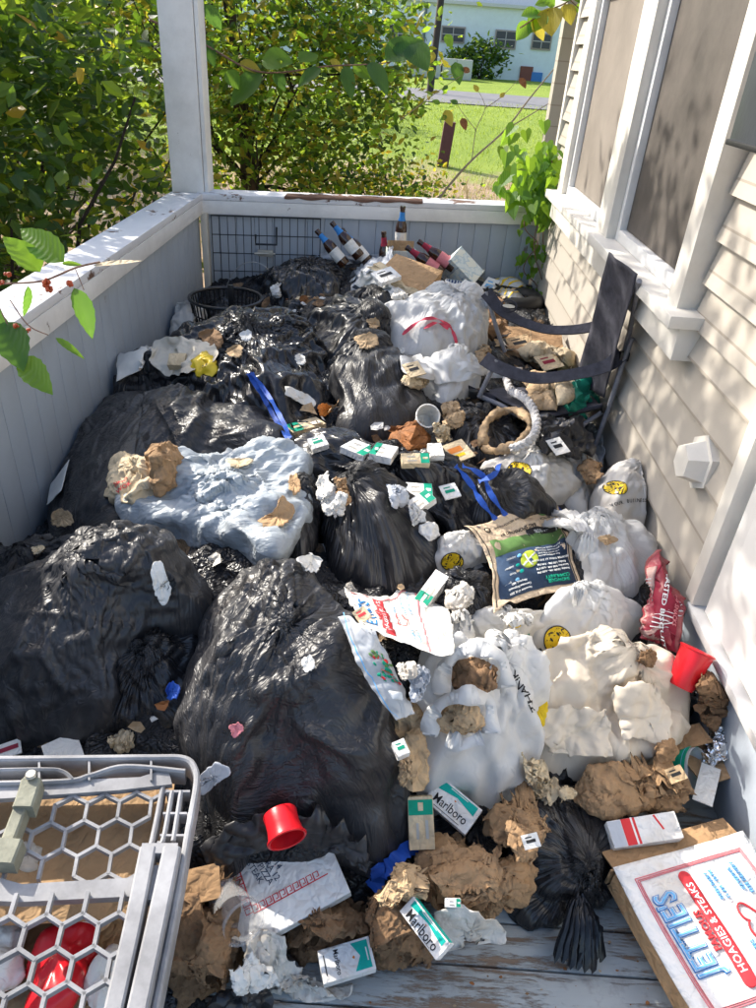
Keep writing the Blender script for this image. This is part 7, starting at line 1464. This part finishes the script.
def honeycomb(poly, s, w, t, d, rot, name):
    "hexagonal lattice clipped to a quad (pixels)"
    A = [cp(*p_, d) for p_ in poly]; o = A[0]; u = A[1]-A[0]; u /= np.linalg.norm(u); v = np.cross(nC, u); cx = [((a-o)@u, (a-o)@v) for a in A]
    def inside(x, y):
        sgn = None
        for i in range(len(cx)):
            (x0, y0), (x1, y1) = cx[i], cx[(i+1) % len(cx)]; cr_ = (x1-x0)*(y-y0)-(y1-y0)*(x-x0)
            if sgn is None: sgn = cr_ > 0
            elif (cr_ > 0) != sgn: return False
        return True
    xs_ = [c_[0] for c_ in cx]; ys_ = [c_[1] for c_ in cx]; b = MB(); E = {}
    dx = s*math.sqrt(3); i = 0; y = min(ys_)-s*2
    while y < max(ys_)+2*s:
        x = min(xs_)-dx*2+(dx/2 if i % 2 else 0)
        while x < max(xs_)+dx*2:
            H_ = [(x+s*math.cos(math.pi/6+k*math.pi/3), y+s*math.sin(math.pi/6+k*math.pi/3)) for k in range(6)]
            for k in range(6):
                a, c_ = H_[k], H_[(k+1) % 6]; key_ = (round((a[0]+c_[0])*500), round((a[1]+c_[1])*500))
                if key_ not in E and inside((a[0]+c_[0])/2, (a[1]+c_[1])/2): E[key_] = (a, c_)
            x += dx
        y += s*1.5; i += 1
    for a, c_ in E.values():
        a = np.array(a); c_ = np.array(c_); e = c_-a; L_ = np.linalg.norm(e); e /= L_; n2 = np.array([-e[1], e[0]]); a2 = a-e*w*.30; c2_ = c_+e*w*.30
        pt_ = lambda q_, z: o+u*q_[0]+v*q_[1]+nC*z
        T_ = [pt_(a2-n2*w/2, 0), pt_(c2_-n2*w/2, 0), pt_(c2_+n2*w/2, 0), pt_(a2+n2*w/2, 0)]; z_ = .0004*((round(a[0]*1000)+round(c_[1]*1000)) % 3)
        T_ = [p_+nC*z_ for p_ in T_]; b.hexa([p_-nC*t for p_ in T_], T_)
    return b.obj(name, M['greyp'], cr, smooth=False)
rail('rim', [(-60, 758), (60, 757), (150, 756), (184, 757), (195, 768), (196, 785), (188, 830), (176, 900), (150, 1030)], .010, .05)
rail('rim', [(-60, 783), (60, 780), (90, 774), (125, 765), (185, 770)], .008, .040, .002)
rail('handle_rim', [(-60, 770), (40, 768), (62, 770), (72, 778)], .006, .03, .0)
b = MB(); slab(b, [(-60, 786), (140, 777), (168, 768), (172, 784), (120, 790), (-60, 803)], .012, .010); b.obj('top_band', M['greyp'], cr)
for px in (38, 88, 150): b = MB(); slab(b, [(px, 757), (px+2, 757), (px+2, 780), (px, 780)], .03, .004); b.obj('rib', M['greyp'], cr)
honeycomb([(-60, 802), (120, 792), (163, 786), (140, 880), (-60, 882)], .0285, .0048, .010, .016, 0, 'upper_panel')
rail('panel_edge', [(163, 784), (154, 830), (142, 880)], .008, .03, .012)
rail('slot_bar', [(172, 790), (163, 838), (157, 842)], .007, .035, .006); rail('slot_bar', [(181, 790), (173, 840)], .007, .035, .006); 
for (x0, y0) in ((166, 790), (163, 812), (160, 834)): b = MB(); slab(b, [(x0, y0), (x0+24, y0), (x0+24, y0+2), (x0, y0+2)], .03, .008); b.obj('rib', M['greyp'], cr)
b = MB(); slab(b, [(-60, 880), (0, 878), (22, 884), (140, 877), (136, 896), (20, 902), (-60, 898)], .016, .002); b.obj('middle_band', M['greyp'], cr)
honeycomb([(-60, 902), (134, 897), (110, 1030), (-60, 1030)], .028, .0052, .012, -.01, 0, 'lower_panel')
rail('side_bar', [(148, 846), (132, 925), (108, 1030)], .024, .035, -.022); rail('side_bar', [(172, 846), (155, 925), (132, 1030)], .026, .035, -.024)
b = MB(); slab(b, [(142, 843), (178, 843), (176, 853), (141, 853)], .03, -.02); slab(b, [(147, 865), (168, 865), (164, 900), (140, 900)], .02, -.008); b.obj('bar_link', M['greyp'], cr)
rail('clasp', [(30, 776), (24, 795), (14, 822), (2, 852), (-4, 862)], .020, .03, -.018, 'clasp'); rail('clasp_sleeve', [(31, 778), (27, 792), (22, 806)], .030, .034, -.026, 'clasp'); rail('clasp_sleeve', [(10, 838), (0, 862)], .036, .034, -.026, 'clasp')
MB().lathe([(.001, .004), (.007, .004), (.009, 0)], 16, 0, None, cp(31, 775, -.03)).obj('rivet', M['bone'], cr)
# contents under the crate
def under(px, py, d): return cp(px, py, d)
q = Rig([(-70, 780), (175, 776), (158, 915), (-70, 930)], None, .004, n=nC, z=.33); q.body(0, 0); q.b.obj('cardboard_sheet', M['card'], label='large brown cardboard sheet beneath the honeycomb crate', cat='cardboard')
q2 = Rig([(-70, 895), (150, 890), (130, 1040), (-70, 1040)], None, .004, n=nC, z=.23); q2.body(0, 0); q2.b.obj('cardboard_sheet', M['card2'], label='stained cardboard lining deeper under the front of the crate', cat='cardboard')
def onpl(px, py, z): return onZ(px, py, z)
def cwad(name, label, cat, pts, z, h, mat, f=10, am=.01, seed=1):
    P3 = [onZ(x, y, z) for x, y in pts]; c = np.mean(P3, 0); b_ = np.array(P3); th, rad = bound(b_, c, 60); R = 20; G = np.zeros((R, 60, 3)); u = np.stack([np.cos(th), np.sin(th)], 1)
    for i in range(R):
        q_ = max(math.sin(i/(R-1)*math.pi/2), .03); G[i, :, :2] = c[:2]+u*(rad*q_)[:, None]; G[i, :, 2] = z+h*math.cos(i/(R-1)*math.pi/2)
    G = G+normals(G)*(am*facet(G, f, seed, 6))[..., None]; V = np.vstack([G.reshape(-1, 3), G[0].mean(0)]); F = gridfaces(R, 60, True)+[(j, R*60, (j+1) % 60) for j in range(60)]
    return mkobj(name, V, fixwind(V, F), mat, None, None, 'auto', label=label, cat=cat)
cwad('crushed_can', 'crumpled red snack bag glowing through the lower honeycomb panel', 'snack bag', [(25, 1000), (35, 965), (50, 935), (85, 918), (100, 935), (88, 975), (70, 1010), (40, 1020)], .25, .05, M['red'], 8, .018, 3)
bpy.data.objects['crushed_can'].name = 'snack_bag'
cwad('paper', 'crumpled white paper under the left of the lower honeycomb panel', 'paper', [(-30, 930), (0, 915), (25, 940), (20, 985), (-30, 1000)], .25, .04, M['wpap'], 10, .012, 4)
cwad('paper', 'small white tissue under the clasp of the crate', 'paper', [(15, 855), (30, 842), (44, 850), (38, 868), (20, 868)], .325, .02, M['tissue'], 14, .008, 5)
cwad('paper', 'white printed paper under the right of the lower honeycomb panel', 'paper', [(95, 965), (120, 950), (125, 990), (100, 1015), (85, 990)], .25, .03, M['wpap'], 10, .01, 6)
cwad('brown_paper', 'balled brown paper under the middle of the honeycomb crate', 'paper', [(60, 905), (90, 898), (110, 915), (95, 932), (66, 925)], .25, .04, M['tan'], 10, .014, 7)
mk_ = MB(); s0 = onZ(85, 918, .30)
for k in range(3): mk_.tube(smoothpath([onZ(78+k*0, 912+k*4, .30), onZ(92, 915+k*4, .305), onZ(100, 926+k*3, .30)], 5), .0016, 6)
mk_.obj('striped_straw', M['wpap'], label='white stripes of a bent straw beside the red snack bag', cat='straw')
# more single pieces between the sacks
for k, (lb_, nm, ct, po, h, mt) in enumerate((
 ('long white card strip wedged between the blue sack and the round black bag', 'paper_strip', 'paper', [(318, 476), (328, 473), (338, 500), (334, 520), (324, 512)], .03, 'wpap'),
 ('brown paper lump beside the white strip right of the blue sack', 'brown_paper', 'paper', [(336, 478), (346, 482), (350, 500), (340, 508)], .03, 'brown'),
 ('grey wad of wet paper under the half-buried white pack', 'paper', 'paper', [(386, 487), (402, 490), (404, 505), (390, 508)], .03, 'pale'),
 ('white paper edge hanging over the left shoulder of the round black bag', 'paper', 'paper', [(330, 506), (344, 500), (346, 512), (334, 522)], .02, 'wpap'),
 ('small white film scrap right of the tilted green pack', 'plastic_scrap', 'scrap', [(408, 516), (422, 512), (426, 524), (412, 528)], .02, 'wht'),
 ('tan folded bag below the big red-tied bag near the chair corner', 'paper_bag', 'paper bag', [(474, 352), (490, 350), (494, 364), (480, 372)], .05, 'tan'),
 ('torn cream wrapper between the paper cup and the coupon card', 'wrapper', 'wrapper', [(432, 434), (446, 432), (452, 440), (438, 446)], .02, 'cream'),
 ('crushed white cup lid behind the twisted cream bag', 'foam_disc', 'disc', [(420, 528), (432, 522), (440, 532), (428, 540)], .02, 'styro'),
 ('pale wrapper pressed under the lower edge of the advert sheet', 'wrapper', 'wrapper', [(500, 622), (520, 612), (530, 622), (512, 632)], .03, 'wht2'),
 ('brown paper showing right of the smiley bag by the maroon sack', 'brown_paper', 'paper', [(640, 650), (652, 655), (648, 668), (636, 662)], .03, 'brown2'),
 ('dark brown food carton below the twisted wrap', 'carton', 'carton', [(656, 745), (672, 742), (676, 756), (660, 760)], .03, 'card2'),
 ('crumpled white napkin between the clear bottle bag and the carrier bag', 'napkin', 'napkin', [(398, 668), (412, 664), (418, 676), (404, 684)], .03, 'tissue'),
 ('tan paper scrap on the black bag between biggest bag and carrier bag', 'brown_paper', 'paper', [(398, 770), (408, 768), (412, 782), (402, 790)], .02, 'tan'),
 ('cream wrapper lying against the foot of the slumped bag near the crate', 'wrapper', 'wrapper', [(110, 748), (128, 742), (138, 750), (120, 758)], .02, 'cream'),
 ('white bag scrap trailing from the knotted bag toward the cardboard carton', 'plastic_scrap', 'scrap', [(388, 292), (402, 290), (408, 300), (394, 306)], .03, 'wht2'),
 ('blue-grey wrapper between the red-tied bag and the chair arm', 'wrapper', 'wrapper', [(480, 300), (490, 296), (496, 304), (486, 310)], .03, 'pale'),
 ('balled cream receipt paper on the floor litter left of the white carton', 'paper', 'paper', [(556, 792), (566, 788), (572, 796), (562, 802)], .02, 'cream'))):
    wad(nm, lb_, ct, po, h, M[mt], 12, .01, seed=200+k, R=24, C=60)
for k, (qd, lb_, mt, ink, th_) in enumerate((
 (((462, 262), (480, 268), (476, 290), (458, 284)), 'flattened cream carton standing on edge right of the toppled bottle carton', 'cream', 'ink_lblue', .004),
 (((486, 276), (498, 280), (492, 296), (480, 292)), 'small pale blue printed box beside the striped packaging bag', 'wcard', 'ink_lblue', .03),
 (((372, 272), (392, 266), (400, 276), (380, 284)), 'white box end beneath the long printed cardboard carton', 'wcard', 'ink_black', .02),
 (((404, 364), (420, 360), (424, 374), (408, 378)), 'cream printed card below the red-tied bag', 'cream', 'ink_black', .004),
 (((506, 338), (528, 334), (534, 346), (512, 352)), 'torn tan carton lid lying on the brown box under the rear chair arm', 'tan', 'ink_black', .003),
 (((536, 356), (556, 352), (562, 366), (542, 372)), 'printed cream carton under the middle of the front chair arm', 'cream', 'ink_maroon', .004),
 (((308, 438), (324, 434), (328, 444), (312, 450)), 'green-banded white box at the left end of the crumpled middle bag', 'wcard', 'ink_green', .02),
 (((440, 486), (456, 482), (460, 496), (444, 500)), 'white card printed in green left of the blue tie', 'wcard', 'ink_green', .004),
 (((548, 440), (562, 436), (568, 452), (554, 456)), 'grey card scrap in the shade below the chair', 'wpap', 'ink_black', .003),
 (((352, 612), (364, 606), (372, 616), (360, 624)), 'cream card tucked behind the folded printed sandwich bag', 'cream', 'ink_red', .003),
 (((392, 742), (404, 738), (410, 752), (398, 758)), 'small white box by the crumpled bag left of the largest carrier bag', 'wcard', 'ink_green', .02),
 (((520, 836), (536, 832), (542, 846), (526, 850)), 'white receipt on the knotted black bag near its top', 'wpap', 'ink_black', .002),
 (((664, 770), (680, 764), (688, 778), (672, 784)), 'flat tan card between the cream liner and the plastic tub', 'tan', 'ink_black', .003))):
    q = Rig(qd, None, th_, (0, -.35), .012+th_*.5); q.body(0, 0 if th_ < .01 else .0012); q.mark(rect2d(-q.w*.3, -q.h*.12, q.w*.28, q.h*.1), 1, 0); q.mark(rect2d(-q.w*.3, q.h*.22, q.w*.1, q.h*.3), 1, 0); q.splat()
    q.b.obj('small_box' if th_ > .01 else 'printed_card', [M[mt], M[ink]], smooth=False, label=lb_, cat='box' if th_ > .01 else 'card')
# loose scraps over the heap
_A = ITEMS['ad'][1]; _ax = (_A[:, 0].min(), _A[:, 0].max(), _A[:, 1].min(), _A[:, 1].max())
scraps(620, 3, lambda x, y, z: z > .02 and not (_ax[0] < x < _ax[1] and _ax[2] < y < _ax[3]) and z < float(Hs(x, y))-.02 , mats_scr, [.25, .22, .2, .12, .13, .08], 'paper_scraps', 'small torn bits of paper, leaves and wrapping scattered through the rubbish', (.010, .046))
scraps(160, 4, lambda x, y, z: z < .02 and .45 < y < 1.6 and x > -.2, [M['leafbr'], M['brown2'], M['tan']], [.4, .35, .25], 'floor_crumbs', 'brown crumbs and leaf bits on the bare floorboards', (.0015, .0055))
# ================= light =================
W = bpy.data.worlds.new('World'); sc.world = W; W.use_nodes = True; nt = W.node_tree; bg = nt.nodes['Background']
sky = nt.nodes.new('ShaderNodeTexSky'); sky.sky_type = 'NISHITA'; sky.sun_disc = False
sd = Vector((-.66, .46, .56)).normalized(); el = math.asin(sd.z); az = math.atan2(sd.x, sd.y)
sky.sun_elevation = el; sky.sun_rotation = az; sky.air_density = 1; sky.dust_density = 3.0; sky.ozone_density = 1
nt.links.new(sky.outputs[0], bg.inputs[0]); bg.inputs[1].default_value = .15
L = bpy.data.lights.new('sun', 'SUN'); L.energy = 3.4; L.angle = math.radians(.5); L.color = (1, .94, .84); lo = bpy.data.objects.new('sun', L); COL.objects.link(lo)
lo.rotation_euler = (-sd).to_track_quat('-Z', 'Y').to_euler()
sc.view_settings.view_transform = 'Standard'; sc.view_settings.look = 'None'; sc.view_settings.exposure = 1.22; sc.view_settings.gamma = 1
sc.render.engine = 'CYCLES'; sc.cycles.max_bounces = 7; sc.cycles.transparent_max_bounces = 10; sc.cycles.caustics_reflective = False; sc.cycles.caustics_refractive = False; sc.cycles.use_denoising = True
